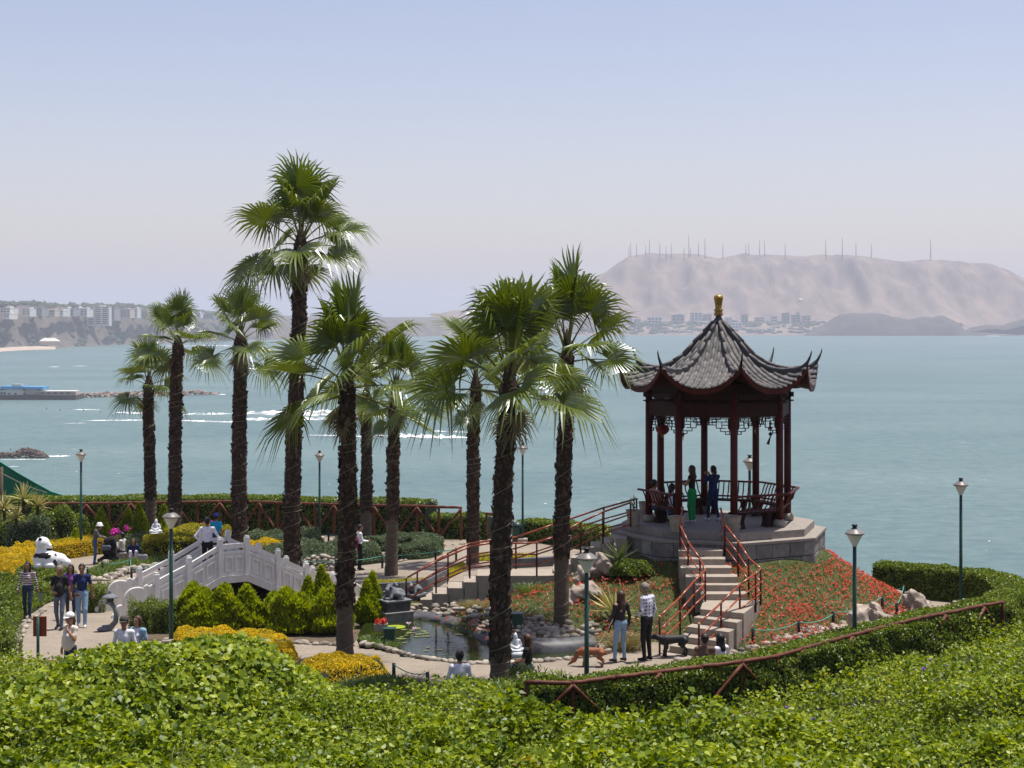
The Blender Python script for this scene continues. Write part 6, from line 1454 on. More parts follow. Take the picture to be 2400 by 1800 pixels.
oleander('leafy tuft with reddish tips at the foot of the brown sign', [(-9.9, 35.6), (-9.0, 35.4), (-7.2, 35.2), (-7.2, 36.2), (-9.0, 37.0), (-9.9, 37.2)], 240, 0.55, 5)
oleander('leafy tuft in front of the denim-vested woman', [(-7.6, 35.6), (-5.9, 35.5), (-5.9, 36.3), (-7.6, 36.5)], 150, 0.85, 6)
# cobbled edges and the small pebble wall by the bridge
stone_bank('cobbled kerb along the grassy border left of the bridge', gxy((205, 1362), (245, 1362), (300, 1344), (392, 1326)), 90, 0.09, 0.15, 31, 0.25, 0.2)
stone_bank('pebble-faced low wall behind the right end of the bridge', gxy((700, 1338), (740, 1338), (800, 1338)), 110, 0.08, 0.12, 32, 0.2, 0.55)
stone_bank('white stones lining the left path', gxy((40, 1505), (62, 1462), (100, 1432), (150, 1410), (195, 1395)), 60, 0.06, 0.09, 33, 0.1, 0.03)
stone_bank('white stones lining the back path', gxy((870, 1320), (930, 1318), (1000, 1302), (1025, 1280), (1090, 1276)), 60, 0.06, 0.09, 34, 0.1, 0.03)
stone_bank('pale pebbles at the foot of the thujas', gxy((560, 1500), (640, 1503), (720, 1510), (850, 1516)), 34, 0.08, 0.13, 35, 0.1, 0.02)

# ---------------------------------------------------------------- lamps
def lamp(label, px, top_py, d, dome=True):
    base = at(px, d); top = P(px, top_py, d).z; H = top - base.z; root = empty('lamp_post', base); k = 1.0
    zt = H - 0.50
    MB().tube([(0, 0, -0.1), (0, 0, 0.3), (0, 0, 1.2), (0, 0, zt)], [0.062, 0.058, 0.050, 0.044], 12).build('pole', M['green_metal'], root, True)
    MB().lathe([(0.047, zt - 0.01), (0.06, zt), (0.06, zt + 0.02), (0.19, zt + 0.27), (0.195, zt + 0.285), (0.02, zt + 0.285)], n=20).build('glass_shade', M['glass_lamp'], root, True)
    hd = MB().lathe([(0.222, zt + 0.27), (0.228, zt + 0.285), (0.225, zt + 0.30), (0.20, zt + 0.315), (0.14, zt + 0.37), (0.07, zt + 0.405), (0.055, zt + 0.41)], n=24).build('hood', pm('lamp_hood', (0.16, 0.15, 0.14), 0.4, 5, 0.2), root, True)
    MB().lathe([(0.07, zt + 0.405), (0.05, zt + 0.43), (0.05, zt + 0.45), (0.075, zt + 0.485), (0.06, zt + 0.50), (0.01, zt + 0.505)], n=14).build('cap', M['black_metal'], hd, True)
    MB().box((0, 0, 0.10), (0.42, 0.42, 0.24)).build('base', M['concrete'], root, bevel=0.03)
    tag(root, label, 'lamp post', 'green lamp posts'); return root
lamp('lamp post by the red fence between flax and leaning thuja', 190, 1053, 68.5)
lamp('lamp post in front of the bridge rising from the box shrubs', 401, 1192, 42.6)
lamp('lamp post at the cliff hedge seen between tall palms', 749, 1056, 72.3)
lamp('lamp post beside the back litter bin at the cliff edge', 1225, 1038, 70.8)
lamp('lamp post in the near border beside the brown dog', 1375, 1284, 34.2)
lamp('lamp post standing behind the pavilion', 1757, 1066, 53.5)
lamp('lamp post next to the dome-topped bin and large boulder', 2003, 1229, 38.75)
lamp('lamp post on a square base at the far end of the curved path', 2252, 1120, 49.6)

# ---------------------------------------------------------------- bins, boxes, sign
def bin_(label, loc):
    root = empty('litter_bin', loc); MB().lathe([(0.20, 0), (0.215, 0.05), (0.22, 0.62), (0.23, 0.64)], n=20).build('body', M['green_metal'], root, True)
    MB().lathe([(0.235, 0.64), (0.24, 0.68), (0.22, 0.78), (0.16, 0.86), (0.06, 0.90), (0.01, 0.905)], n=20).build('lid', M['green_metal'], root, True); MB().box((0, -0.225, 0.72), (0.2, 0.03, 0.09)).build('opening', M['black_metal'], root); tag(root, label, 'litter bin')
bin_('dome-topped green litter bin beside the lamp and large boulder', at(1981, 39.2)); bin_('green litter bin at the back lamp post by the cliff hedge', at(1212, 71.0))
def ubox(label, loc, s):
    root = empty('utility_box', loc); MB().box((0, 0, s[2] / 2), s).build('cabinet', M['green_metal'], root, bevel=0.01); MB().box((0, 0, s[2] + 0.015), (s[0] + 0.04, s[1] + 0.04, 0.03)).build('lid', M['green_metal'], root); tag(root, label, 'utility box')
ubox('small green metal box standing in the flower bed by a palm', P(1207, 1472, 42.3), (0.36, 0.3, 0.36)); ubox('small green box at the pond edge by the spider grass', P(913, 1502, 42.2), (0.28, 0.26, 0.30))
root = empty('planter', P(893, 1478, 42.6)); MB().box((0, 0, 0.09), (0.34, 0.25, 0.18)).build('box', M['pot'], root); rg = np.random.default_rng(2)
mobj('plants', leaf_mesh('plants', np.stack([rg.uniform(-0.15, 0.15, 90), rg.uniform(-0.1, 0.1, 90), rg.uniform(0.18, 0.30, 90)], 1), rg.normal(size=(90, 3)) + np.array([[0, 0, 0.6]]), rg.uniform(0.05, 0.09, 90), M['red_flower'], rg), root); tag(root, 'small planter of rusty red flowers at the pond corner', 'planter')
M['sign_brown'] = pm('sign_brown', (0.20, 0.035, 0.015), 0.5, 3, 0.15)
root = empty('sign', P(89, 1580, 38.2)); o = Vector(root.location); MB().box(P(92, 1469, 38.2) - o + Vector((0, 0.05, 0)), (0.31, 0.025, 0.46)).build('board', M['sign_brown'], root, bevel=0.006)
MB().tube([P(89, 1590, 38.2) - o, P(89, 1447, 38.2) - o], 0.035, 10).build('post', M['green_metal'], root, True)
for py in (1459, 1470): MB().lathe([(0.014, 0), (0.014, 0.01)], P(87, py, 38.2) - o + Vector((0, -0.04, 0)), 8).build('bolt', M['string'], root)
tag(root, 'brown sign board seen from behind on a green post', 'sign')

# ---------------------------------------------------------------- rope lines on short posts
def rope_line(label, pts, h=0.42, sag=0.10, post='dark'):
    root = empty('rope_barrier', pts[0]); o = Vector(root.location)
    for p in pts: MB().tube([p - o - Vector((0, 0, 0.1)), p - o + Vector((0, 0, h))], [0.045, 0.04], 8).build('post', M['black_metal'], root, True)
    for a, b in zip(pts[:-1], pts[1:]):
        a2, b2 = a - o + Vector((0, 0, h * 0.92)), b - o + Vector((0, 0, h * 0.92)); MB().tube([a2.lerp(b2, t) - Vector((0, 0, sag * 4 * t * (1 - t))) for t in np.linspace(0, 1, 9)], 0.012, 5, False).build('rope', M['rope'], root)
    tag(root, label, 'rope barrier')
rope_line('green rope barrier climbing over the red flower mound', [at(1953, 43.9), at(2068, 46.0), at(2102, 46.0), at(2118, 49.3), at(2078, 52.2)])
rope_line('stub posts and rope at the foot of the flower mound', [at(1765, 41.5), at(1872, 42.4), at(1953, 43.9)], 0.38)
rope_line('rope barrier along the grassy border left of the bridge', [G(240, 1347), G(241 + 64, 1340), G(308, 1362), G(373, 1347)], 0.5)
rope_line('low rope barrier round the wide grey-green carpet', [G(705, 1342), G(787, 1344), G(896, 1332), G(1069, 1314), G(1021, 1318)], 0.5, 0.06)
rope_line('rope barrier along the foot of the red fence', [at(540, 72), at(690, 71), at(770, 70.5), at(930, 69)], 0.55, 0.12)
rope_line('short posts at the edge of the pond path', [G(923, 1590), G(1002, 1612)], 0.35)
rope_line('rope strung along the green groundcover on the left', [G(110, 1400), G(162, 1385), G(205, 1358)], 0.45, 0.08)
# low grey basin walls of the upper pond by the frogs
def low_wall(label, pts, w, h, mat='basin'):
    L2, tot = poly_resample(pts, 0.3); tg = np.gradient(L2, axis=0); tg /= np.linalg.norm(tg, axis=1)[:, None]; nr = np.stack([-tg[:, 1], tg[:, 0]], 1); root = empty('low_wall', (*L2[0], float(gz(*L2[0])))); o = Vector(root.location); vs = []
    for c, n_ in zip(L2, nr):
        g = float(gz(*c))
        for a, z in ((-w / 2, -0.2), (-w / 2, h), (w / 2, h), (w / 2, -0.2)): vs.append(Vector((c[0] + n_[0] * a, c[1] + n_[1] * a, g + z)) - o)
    n = len(L2); MB().add(vs, [(4 * i + a, 4 * i + a + 1, 4 * i + a + 5, 4 * i + a + 4) for i in range(n - 1) for a in range(3)] + [(0, 1, 2, 3), tuple(4 * (n - 1) + a for a in (3, 2, 1, 0))]).build('wall', M[mat], root, bevel=0.01); tag(root, label, 'wall')
low_wall('dark grey basin wall behind the frog fountain', gxy((868, 1398), (930, 1397), (1000, 1388), (1045, 1362)), 0.2, 0.42)
low_wall('grey basin wall behind the side stairs landing', gxy((1190, 1332), (1300, 1326)), 0.25, 0.35)
low_wall('white stone trough beside the frog fountain', gxy((880, 1425), (950, 1420)), 0.5, 0.28, 'grey_stone')

# ---------------------------------------------------------------- frog fountain, buddhas, stone lantern, panda
def frog(label, loc, rz, sc=1.0, plinth=(0.62, 0.5, 0.26), sub=0.2):
    root = empty('frog_statue', loc, rz)
    b = [((-0.16, 0, 0.16), (0.10, 0, 0.20), 0.15, 0.15, 0), ((0.14, 0, 0.26), (0.22, 0, 0.26), 0.12, 0.09, 0), ((0.15, 0.09, 0.36), (0.16, 0.09, 0.37), 0.045, 0.045, 0), ((0.15, -0.09, 0.36), (0.16, -0.09, 0.37), 0.045, 0.045, 0)]
    for s in (-1, 1):
        b += [((-0.20, s * 0.13, 0.10), (-0.02, s * 0.22, 0.16), 0.08, 0.07, 0), ((-0.02, s * 0.22, 0.16), (-0.14, s * 0.24, 0.03), 0.05, 0.04, 0), ((-0.14, s * 0.24, 0.03), (0.02, s * 0.26, 0.02), 0.035, 0.03, 0), ((0.14, s * 0.10, 0.18), (0.20, s * 0.17, 0.08), 0.05, 0.04, 0), ((0.20, s * 0.17, 0.08), (0.27, s * 0.17, 0.02), 0.035, 0.03, 0)]
    b = [(*q[:4], 0) for q in b]
    f = mobj('frog', sdf_mesh('frog', b, 0.025, [M['statue_grey']], 0.04, 0.012, 3), root); f.scale = (sc,) * 3; f.location = (0, 0, 0)
    cap = MB().box((0, 0, -0.025), (plinth[0] + 0.08, plinth[1] + 0.08, 0.05)).build('plinth_cap', M['statue_grey'], root, bevel=0.008)
    MB().box((0, 0, -0.05 - plinth[2] / 2), plinth).build('plinth', M['basin'], root, bevel=0.008)
    MB().box((0, 0, -0.05 - plinth[2] - 0.02), (plinth[0] + 0.2, plinth[1] + 0.2, 0.05)).build('plinth_base', M['grey_stone'], root, bevel=0.008); MB().box((0, 0, -0.075 - plinth[2] - 0.15), (plinth[0] + 0.12, plinth[1] + 0.12, 0.26)).build('footing', M['grey_stone'], root)
    tag(root, label, 'statue'); return root
f1 = P(925, 1404, 45.6); frog('grey stone frog on a square plinth at the pond', f1, math.radians(-150), 0.95, (0.70, 0.55, 0.26))
f2 = P(972, 1390, 47.6); frog('grey stone frog half hidden behind the side stairs handrail', f2, math.radians(-120), 0.8, (0.5, 0.45, 0.22))
mobj_f = frog('smaller stone frog perched behind the pond frog', P(920, 1385, 46.6), math.radians(-30), 0.62, (0.35, 0.32, 0.3))
def buddha(label, loc, sc, mat, rz=0):
    root = empty('buddha_statue', loc, rz)
    b = [((0, 0, 0.16), (0, 0, 0.42), 0.17, 0.13, 0), ((0, 0, 0.45), (0, 0, 0.50), 0.06, 0.055, 0), ((0, -0.01, 0.58), (0, -0.01, 0.64), 0.085, 0.08, 0), ((0, 0, 0.71), (0, 0, 0.74), 0.04, 0.025, 0), ((0, -0.09, 0.58), (0, -0.10, 0.56), 0.02, 0.02, 0)]
    for s in (-1, 1):
        b += [((s * 0.12, 0, 0.12), (s * 0.28, -0.14, 0.08), 0.11, 0.08, 0), ((s * 0.28, -0.14, 0.08), (s * 0.02, -0.24, 0.06), 0.075, 0.06, 0), ((s * 0.15, 0, 0.42), (s * 0.22, -0.03, 0.26), 0.065, 0.055, 0), ((s * 0.22, -0.03, 0.26), (s * 0.03, -0.19, 0.17), 0.05, 0.04, 0), ((s * 0.085, 0, 0.60), (s * 0.085, 0, 0.55), 0.015, 0.015, 0)]
    mobj('figure', sdf_mesh('figure', [(*q[:4], 0) for q in b], 0.02, [mat], 0.03), root).scale = (sc,) * 3
    MB().lathe([(0.36 * sc, -0.12), (0.36 * sc, -0.02), (0.30 * sc, 0.02), (0.02, 0.025)], n=18).build('base', mat, root, True); MB().lathe([(0.38 * sc, -0.4), (0.38 * sc, -0.12)], n=14).build('pedestal', M['grey_stone'], root, True)
    tag(root, label, 'statue')
buddha('small white seated buddha statue beside the smallest palm', P(366, 1248, 68.5), 0.75, M['statue_white']); buddha('grey-white seated buddha statue at the pond edge behind a palm', P(1208, 1527, 40.6), 0.62, M['statue_white'], 0.3)
root = empty('stone_lantern', G(258, 1478)); root.scale = (0.9,) * 3; k = 1.0
pts = [Vector((-0.22, 0, 0.05)), Vector((0.02, 0, 0.10)), Vector((0.17, 0, 0.28)), Vector((0.20, 0, 0.50)), Vector((0.14, 0, 0.70)), Vector((0.03, 0, 0.83))]
MB().tube(pts, [0.12, 0.10, 0.085, 0.078, 0.07, 0.062], 10).build('curved_leg', M['statue_grey'], root, True)
MB().lathe([(0.17, 0), (0.20, 0.04), (0.14, 0.10), (0.10, 0.11)], (-0.17, 0, 0), 14, 1.2).build('foot', M['statue_grey'], root, True)
MB().lathe([(0.06, 0.80), (0.13, 0.83), (0.13, 0.87), (0.10, 0.88), (0.10, 1.0), (0.13, 1.01)], n=6).build('light_box', M['statue_grey'], root)
for a in range(6): MB().box((0.093 * math.cos(a * 1.047 + 0.52), 0.093 * math.sin(a * 1.047 + 0.52), 0.94), (0.02, 0.06, 0.08), a * 1.047 + 0.52).build('window', M['gloss_black'], root)
MB().lathe([(0.255, 1.02), (0.25, 1.045), (0.15, 1.09), (0.07, 1.13), (0.04, 1.15), (0.055, 1.18), (0.02, 1.24), (0.0, 1.25)], n=12).build('roof', M['statue_grey'], root, True)
tag(root, 'grey stone garden lantern on a curved leg beside the bridge', 'stone lantern')
# panda statue lying on the grass, looking right
pl0 = P(113, 1326, 55.5); root = empty('panda_statue', pl0); root.scale = (0.74,) * 3; tag(root, 'glossy white and black panda statue lying before the golden hedge', 'statue')
bb = [((-0.35, 0, 0.30), (0.05, 0, 0.32), 0.34, 0.36, 0), ((0.05, 0, 0.32), (0.55, 0, 0.26), 0.36, 0.30, 0), ((0.6, 0, 0.2), (0.85, 0, 0.15), 0.26, 0.18, 0), ((-0.32, 0, 0.45), (-0.32, 0, 0.85), 0.26, 0.22, 0), ((-0.28, 0, 1.02), (-0.22, 0, 1.02), 0.29, 0.28, 0), ((-0.05, 0, 0.94), (0.10, 0, 0.88), 0.16, 0.10, 0), ((-0.45, -0.25, 0.05), (-0.30, -0.3, 0.06), 0.14, 0.13, 0), ((0.0, -0.30, 0.06), (0.3, -0.34, 0.05), 0.13, 0.12, 0),
      ((-0.30, -0.22, 1.22), (-0.30, -0.24, 1.26), 0.07, 0.06, 1), ((-0.28, 0.2, 1.25), (-0.28, 0.22, 1.28), 0.07, 0.06, 1), ((-0.42, -0.16, 0.46), (0.02, -0.22, 0.46), 0.16, 0.17, 1, (1.2, 1, 0.8)), ((-0.42, 0.16, 0.46), (0.02, 0.22, 0.46), 0.15, 0.15, 1), ((0.38, -0.30, 0.12), (0.38, -0.14, 0.45), 0.10, 0.12, 1), ((0.66, -0.24, 0.2), (0.64, -0.16, 0.32), 0.04, 0.04, 1)]
mobj('figure', sdf_mesh('figure', bb, 0.035, [M['gloss_white'], M['gloss_black']], 0.05), root)
MB().lathe([(0.03, -0.03), (0.045, 0), (0.03, 0.03)], (0.18, -0.02, 0.92), 8).build('nose', M['gloss_black'], root, True)

# ---------------------------------------------------------------- green netting on a pole at the left edge
M['net'] = leafmat('green_net', [(0.004, 0.07, 0.045), (0.006, 0.085, 0.055)], 0.35, 0.6, 0.02)
net = empty('green_netting', P(5, 1260, 74)); o = Vector(net.location); vs = []; nxx = 24
for i in range(nxx):
    t = i / (nxx - 1); px_ = lerp(-60, 190, t); top = np.interp(px_, [-60, 0, 40, 80, 120, 160, 190], [1062, 1082, 1107, 1130, 1152, 1165, 1171]); bot = 1215
    for j in range(8): s = j / 7; vs.append(P(px_, lerp(top, bot, s), 82 + 0.35 * math.sin(t * 9 + s * 4) * s + 0.4 * s) - o)
MB().add(vs, [(8 * i + j, 8 * i + j + 1, 8 * i + j + 9, 8 * i + j + 8) for i in range(nxx - 1) for j in range(7)]).build('net', M['net'], net, True)
MB().tube([P(4, 1095, 81.5) - o, P(4, 1260, 81.5) - o], 0.07, 8).build('pole', M['bark_smooth'], net, True)
MB().tube([P(-60, 1062, 82) - o] + [P(a, b, 82) - o for a, b in ((0, 1082), (40, 1107), (80, 1130), (120, 1152), (160, 1165), (190, 1171))], 0.035, 6).build('edge_rope', M['rope'], net); MB().tube([P(-10, 1102, 81.4) - o, P(60, 1138, 81.6) - o, P(110, 1155, 81.8) - o], 0.02, 5).build('guy_rope', M['string'], net)
tag(net, 'dark green safety netting stretched from a pole at the cliff edge', 'netting')
# ---------------------------------------------------------------- people
def cloth(name, c, rough=0.85): return pm('cloth_' + name, c, rough, 14, 0.18, 0.25, 40)
def pattern(name, c1, c2, kind, scale):
    m, nt, N, L = newmat('cloth_' + name); out = N.new('ShaderNodeOutputMaterial'); b = N.new('ShaderNodeBsdfPrincipled'); L.new(b.outputs[0], out.inputs[0]); b.inputs['Roughness'].default_value = 0.85
    tc = N.new('ShaderNodeTexCoord'); mx = N.new('ShaderNodeMix'); mx.data_type = 'RGBA'; mx.inputs[6].default_value = (*c1, 1); mx.inputs[7].default_value = (*c2, 1); L.new(mx.outputs[2], b.inputs['Base Color'])
    if kind == 'stripe':
        w = N.new('ShaderNodeTexWave'); w.bands_direction = 'Z'; w.inputs['Scale'].default_value = scale; w.inputs['Distortion'].default_value = 3.5; w.inputs['Detail Scale'].default_value = 1.5; L.new(tc.outputs['Object'], w.inputs[0]); f = w.outputs['Fac']
    elif kind == 'plaid':
        ws = []
        for dr in ('X', 'Z', 'Y'):
            w = N.new('ShaderNodeTexWave'); w.bands_direction = dr; w.inputs['Scale'].default_value = scale; L.new(tc.outputs['Object'], w.inputs[0]); ws.append(w.outputs['Fac'])
        a = N.new('ShaderNodeMath'); a.operation = 'MULTIPLY'; L.new(ws[0], a.inputs[0]); L.new(ws[1], a.inputs[1]); f = a.outputs[0]
    else:
        v = N.new('ShaderNodeTexVoronoi'); v.inputs['Scale'].default_value = scale; L.new(tc.outputs['Object'], v.inputs[0]); mr = N.new('ShaderNodeMapRange'); mr.inputs[1].default_value = 0.22; mr.inputs[2].default_value = 0.30; mr.inputs[3].default_value = 1; mr.inputs[4].default_value = 0; L.new(v.outputs['Distance'], mr.inputs[0]); f = mr.outputs[0]
    cr = N.new('ShaderNodeMapRange'); cr.inputs[1].default_value = 0.4; cr.inputs[2].default_value = 0.6; L.new(f, cr.inputs[0]); L.new(cr.outputs[0], mx.inputs[0]); return m
SK = {'a': pm('skin_a', (0.36, 0.19, 0.115), 0.55, 9, 0.1), 'b': pm('skin_b', (0.26, 0.13, 0.08), 0.55, 9, 0.1), 'c': pm('skin_c', (0.46, 0.27, 0.18), 0.55, 9, 0.1)}
HB = pm('hair_black', (0.012, 0.009, 0.008), 0.45, 20, 0.4, 0.4, 60); HBR = pm('hair_brown', (0.06, 0.028, 0.015), 0.45, 20, 0.4, 0.4, 60); HG = pm('hair_grey', (0.20, 0.17, 0.14), 0.6, 20, 0.4, 0.4, 60)
CL = {'jeans': cloth('jeans', (0.055, 0.10, 0.20)), 'dkjeans': cloth('dark_jeans', (0.02, 0.035, 0.07)), 'ltjeans': cloth('light_jeans', (0.22, 0.33, 0.46)), 'black': cloth('black', (0.010, 0.010, 0.012)), 'white': cloth('white', (0.70, 0.68, 0.74)), 'cream': cloth('cream', (0.62, 0.55, 0.46)), 'navy': cloth('navy', (0.012, 0.022, 0.09)), 'grey': cloth('grey', (0.11, 0.11, 0.105)), 'ltgrey': cloth('light_grey', (0.50, 0.48, 0.44)), 'green': cloth('green', (0.01, 0.26, 0.07)), 'pink': cloth('pink', (0.50, 0.27, 0.24)), 'cyan': cloth('cyan', (0.01, 0.27, 0.50)), 'purple': cloth('purple', (0.16, 0.05, 0.22)), 'brown': cloth('brown', (0.13, 0.075, 0.05)), 'denim': cloth('denim', (0.22, 0.34, 0.46)), 'shoe': cloth('shoe_brown', (0.09, 0.05, 0.03)), 'wshoe': cloth('shoe_white', (0.62, 0.62, 0.62)), 'slate': cloth('slate', (0.10, 0.12, 0.16)), 'royal': cloth('royal', (0.02, 0.06, 0.35)), 'magenta': cloth('magenta', (0.50, 0.03, 0.14)),
      'stripes': pattern('stripes', (0.60, 0.52, 0.55), (0.06, 0.03, 0.04), 'stripe', 4.5), 'plaid': pattern('plaid', (0.55, 0.55, 0.62), (0.05, 0.05, 0.10), 'plaid', 4), 'floral': pattern('floral', (0.018, 0.012, 0.014), (0.34, 0.20, 0.16), 'spots', 7), 'zebra': pattern('zebra', (0.4, 0.4, 0.42), (0.05, 0.05, 0.06), 'stripe', 16)}
JD = dict(pel=(0, 0, .95), chest=(0, 0, 1.28), neck=(0, 0, 1.43), head=(0, .02, 1.60))
for s, n_ in ((-1, 'L'), (1, 'R')): JD.update({'hip' + n_: (s * .09, 0, .92), 'kn' + n_: (s * .10, .03, .50), 'an' + n_: (s * .10, -.01, .09), 'toe' + n_: (s * .115, .14, .035), 'sh' + n_: (s * .17, -.01, 1.385), 'el' + n_: (s * .245, -.04, 1.11), 'wr' + n_: (s * .265, .03, .87), 'ha' + n_: (s * .265, .05, .78)})
UP = ('pel', 'chest', 'neck', 'head', 'shL', 'shR', 'elL', 'elR', 'wrL', 'wrR', 'haL', 'haR', 'hipL', 'hipR')
def sit(z=.47, lean=0.0, kn=.42, foot=.09, fy=.42):
    d = {k: (JD[k][0], JD[k][1] + lean * (JD[k][2] - .93), JD[k][2] - .93 + z) for k in UP}
    for s, n_ in ((-1, 'L'), (1, 'R')):
        d['kn' + n_] = (s * .12, kn, z + .03); d['an' + n_] = (s * .12, fy, foot); d['toe' + n_] = (s * .13, fy + .15, foot - .055)
        d['el' + n_] = (s * .25, .05 + lean * .2, z + .22); d['wr' + n_] = (s * .14, .26, z + .16); d['ha' + n_] = (s * .11, .34, z + .14)
    return d
def walk(st=.16):
    return dict(knL=(-.10, .10, .50), anL=(-.10, st, .09), toeL=(-.115, st + .15, .045), knR=(.10, .0, .49), anR=(.10, -st, .11), toeR=(.115, -st + .14, .03), wrL=(-.27, -.08, .88), haL=(-.27, -.09, .79), wrR=(.27, .12, .90), haR=(.27, .15, .81))
def person(label, loc, face, H, top, bottom, shoes='black', skin='a', hair=HB, style='short', pose=None, sleeve='long', belly=0.0, wide=1.0, faced=False, hat=None, torso2=None, slim=1.0, headturn=0.0):
    J = dict(JD)
    if pose: J.update(pose)
    J = {k: np.array(v, float) for k, v in J.items()}
    k = H / 1.70; root = empty('person', loc, math.radians(face)); root.scale = (k, k, k)
    T, Bm, S_ = 1, 2, 3; b = []
    up = J['chest'] - J['pel']; up = up / np.linalg.norm(up)
    b += [(J['pel'] + up * .06, J['chest'] - up * .01, .128 * slim, .148 * slim, T, (1, .70, 1)), (J['pel'] + np.array([-.06, 0, -.02]), J['pel'] + np.array([.06, 0, -.02]), .118, .118, Bm, (1, .85, 1)), (J['shL'], J['shR'], .068, .068, T), (J['chest'] + up * .04, J['neck'] - up * .03, .10, .07, T, (1, .8, 1))]
    if belly: b.append((J['pel'] + np.array([0, .05, .08]), J['pel'] + np.array([0, .05, .2]), .12 + belly, .11 + belly, T))
    if style != 'short' or slim < 1: b += [(J['chest'] + np.array([s * .06, .07, -.02]), J['chest'] + np.array([s * .06, .08, -.03]), .055, .05, T) for s in (-1, 1)]
    hd = J['head']; b += [(J['neck'] - up * .03, hd + np.array([0, -.01, -.05]), .052, .050, 0), (hd + np.array([0, -.008, -.01]), hd + np.array([0, 0, .03]), .085, .090, 0, (.9, 1.05, 1)), (hd + np.array([0, .045, -.065]), hd + np.array([0, .05, -.055]), .048, .048, 0)]
    ca, sa = math.cos(headturn), math.sin(headturn)
    def hl(v): return hd + np.array([v[0] * ca - v[1] * sa, v[0] * sa + v[1] * ca, v[2]])
    b += [(hl((0, .095, .0)), hl((0, .115, -.022)), .012, .015, 0), (hl((.086, 0, -.01)), hl((.088, -.01, .01)), .016, .018, 0), (hl((-.086, 0, -.01)), hl((-.088, -.01, .01)), .016, .018, 0)]
    fing = MB()
    for n_ in 'LR':
        h, kn, an, to = J['hip' + n_], J['kn' + n_], J['an' + n_], J['toe' + n_]
        b += [(h, kn, .085 * (0.5 + wide * .5), .060 * wide, Bm), (kn, an + (kn - an) * .05, .058 * wide, .044 * wide, Bm), (an + np.array([0, -.02, -.03]), to, .040, .034, S_), (an + np.array([0, -.035, -.045]), an + np.array([0, 0, -.03]), .038, .042, S_)]
        sh, el, wr, ha = J['sh' + n_], J['el' + n_], J['wr' + n_], J['ha' + n_]
        up_m = T if sleeve != 'none' else 0; fo_m = T if sleeve == 'long' else 0
        if sleeve == 'short': mid = sh + (el - sh) * .62; b += [(sh, mid, .056, .052, T), (mid, el, .041, .039, 0)]
        else: b.append((sh, el, .054 if up_m else .047, .043, up_m))
        b += [(el, wr, .041 if fo_m else .038, .033 if fo_m else .027, fo_m), (wr, wr + (ha - wr) * .7, .028, .030, 0, (1, 1, 1))]
        d = Vector(ha - wr).normalized(); sd = d.cross(Vector((0, 1, 0.2))); sd = sd.normalized() if sd.length > 0.05 else Vector((1, 0, 0)); pn = d.cross(sd).normalized(); c = Vector(wr + (ha - wr) * .85)
        for f, (o_, L) in enumerate(((-.026, .058), (-.009, .068), (.009, .064), (.025, .052))):
            q0 = c + sd * o_; q1 = q0 + d * L * .55 + pn * .012; q2 = q0 + d * L * .9 + pn * .035; fing.tube([q0 - d * .02, q1, q2], [.0105, .0095, .007], 5)
        s_ = -1 if n_ == 'L' else 1; q0 = c - d * .035 - sd * .03; fing.tube([q0, q0 - sd * .025 + d * .025, q0 - sd * .03 + d * .055 + pn * .012], [.012, .010, .008], 5)
    mats = [SK[skin], CL[top], CL[bottom], CL[shoes]]
    if torso2: mats.append(CL[torso2])
    def ex(fc, mi):
        if torso2: mi = np.where((mi == 1) & (np.abs(fc[:, 0]) < 0.075) & (fc[:, 2] > J['pel'][2]), 4, mi)
        return mi
    me = sdf_mesh('body', b, 0.0255, mats, 0.026, extra=ex)
    # fingers joined into the same skin mesh
    bm_v = len(me.vertices); V = np.empty(bm_v * 3, np.float32); me.vertices.foreach_get('co', V); V = V.reshape(-1, 3); Q = np.empty(len(me.polygons) * 4, np.int32); me.loops.foreach_get('vertex_index', Q); Q = Q.reshape(-1, 4); mi = np.empty(len(Q), np.int32); me.polygons.foreach_get('material_index', mi)
    fv = np.array(fing.v, np.float32); f4 = np.array([f for f in fing.f if len(f) == 4]) + bm_v; f5 = np.array([f for f in fing.f if len(f) == 5]) + bm_v
    me2 = np_mesh('body', np.concatenate([V, fv]), [Q, f4, f5], True, mats, np.concatenate([mi, np.zeros(len(f4) + len(f5), np.int32)])); bpy.data.meshes.remove(me)
    body = mobj('body', me2, root)
    # hair
    hb = []
    if style != 'bald': hb = [(hl((0, -.022, .035)), hl((0, -.012, .052)), .096, .092, 0), (hl((0, -.05, -.02)), hl((0, -.045, .03)), .070, .085, 0)]
    if style == 'long': hb += [(hl((0, -.055, 0)), hl((0, -.095, -.22)), .085, .085, 0, (1, .7, 1)), (hl((0, -.095, -.22)), hl((0, -.085, -.36)), .085, .035, 0, (1, .7, 1)), (hl((.075, -.02, .02)), hl((.085, .01, -.22)), .035, .03, 0), (hl((-.075, -.02, .02)), hl((-.085, .01, -.22)), .035, .03, 0)]
    if style == 'pony': hb += [(hl((0, -.09, .03)), hl((0, -.13, -.06)), .035, .04, 0), (hl((0, -.13, -.06)), hl((0, -.11, -.26)), .04, .02, 0)]
    if style == 'bob': hb += [(hl((.06, -.03, .03)), hl((.075, -.01, -.09)), .05, .04, 0), (hl((-.06, -.03, .03)), hl((-.075, -.01, -.09)), .05, .04, 0), (hl((0, -.06, 0)), hl((0, -.06, -.09)), .075, .06, 0)]
    if hb: mobj('hair', sdf_mesh('hair', [(*q[:4], 0, *(q[5:] or ())) for q in hb], 0.02, [hair], 0.03), root)
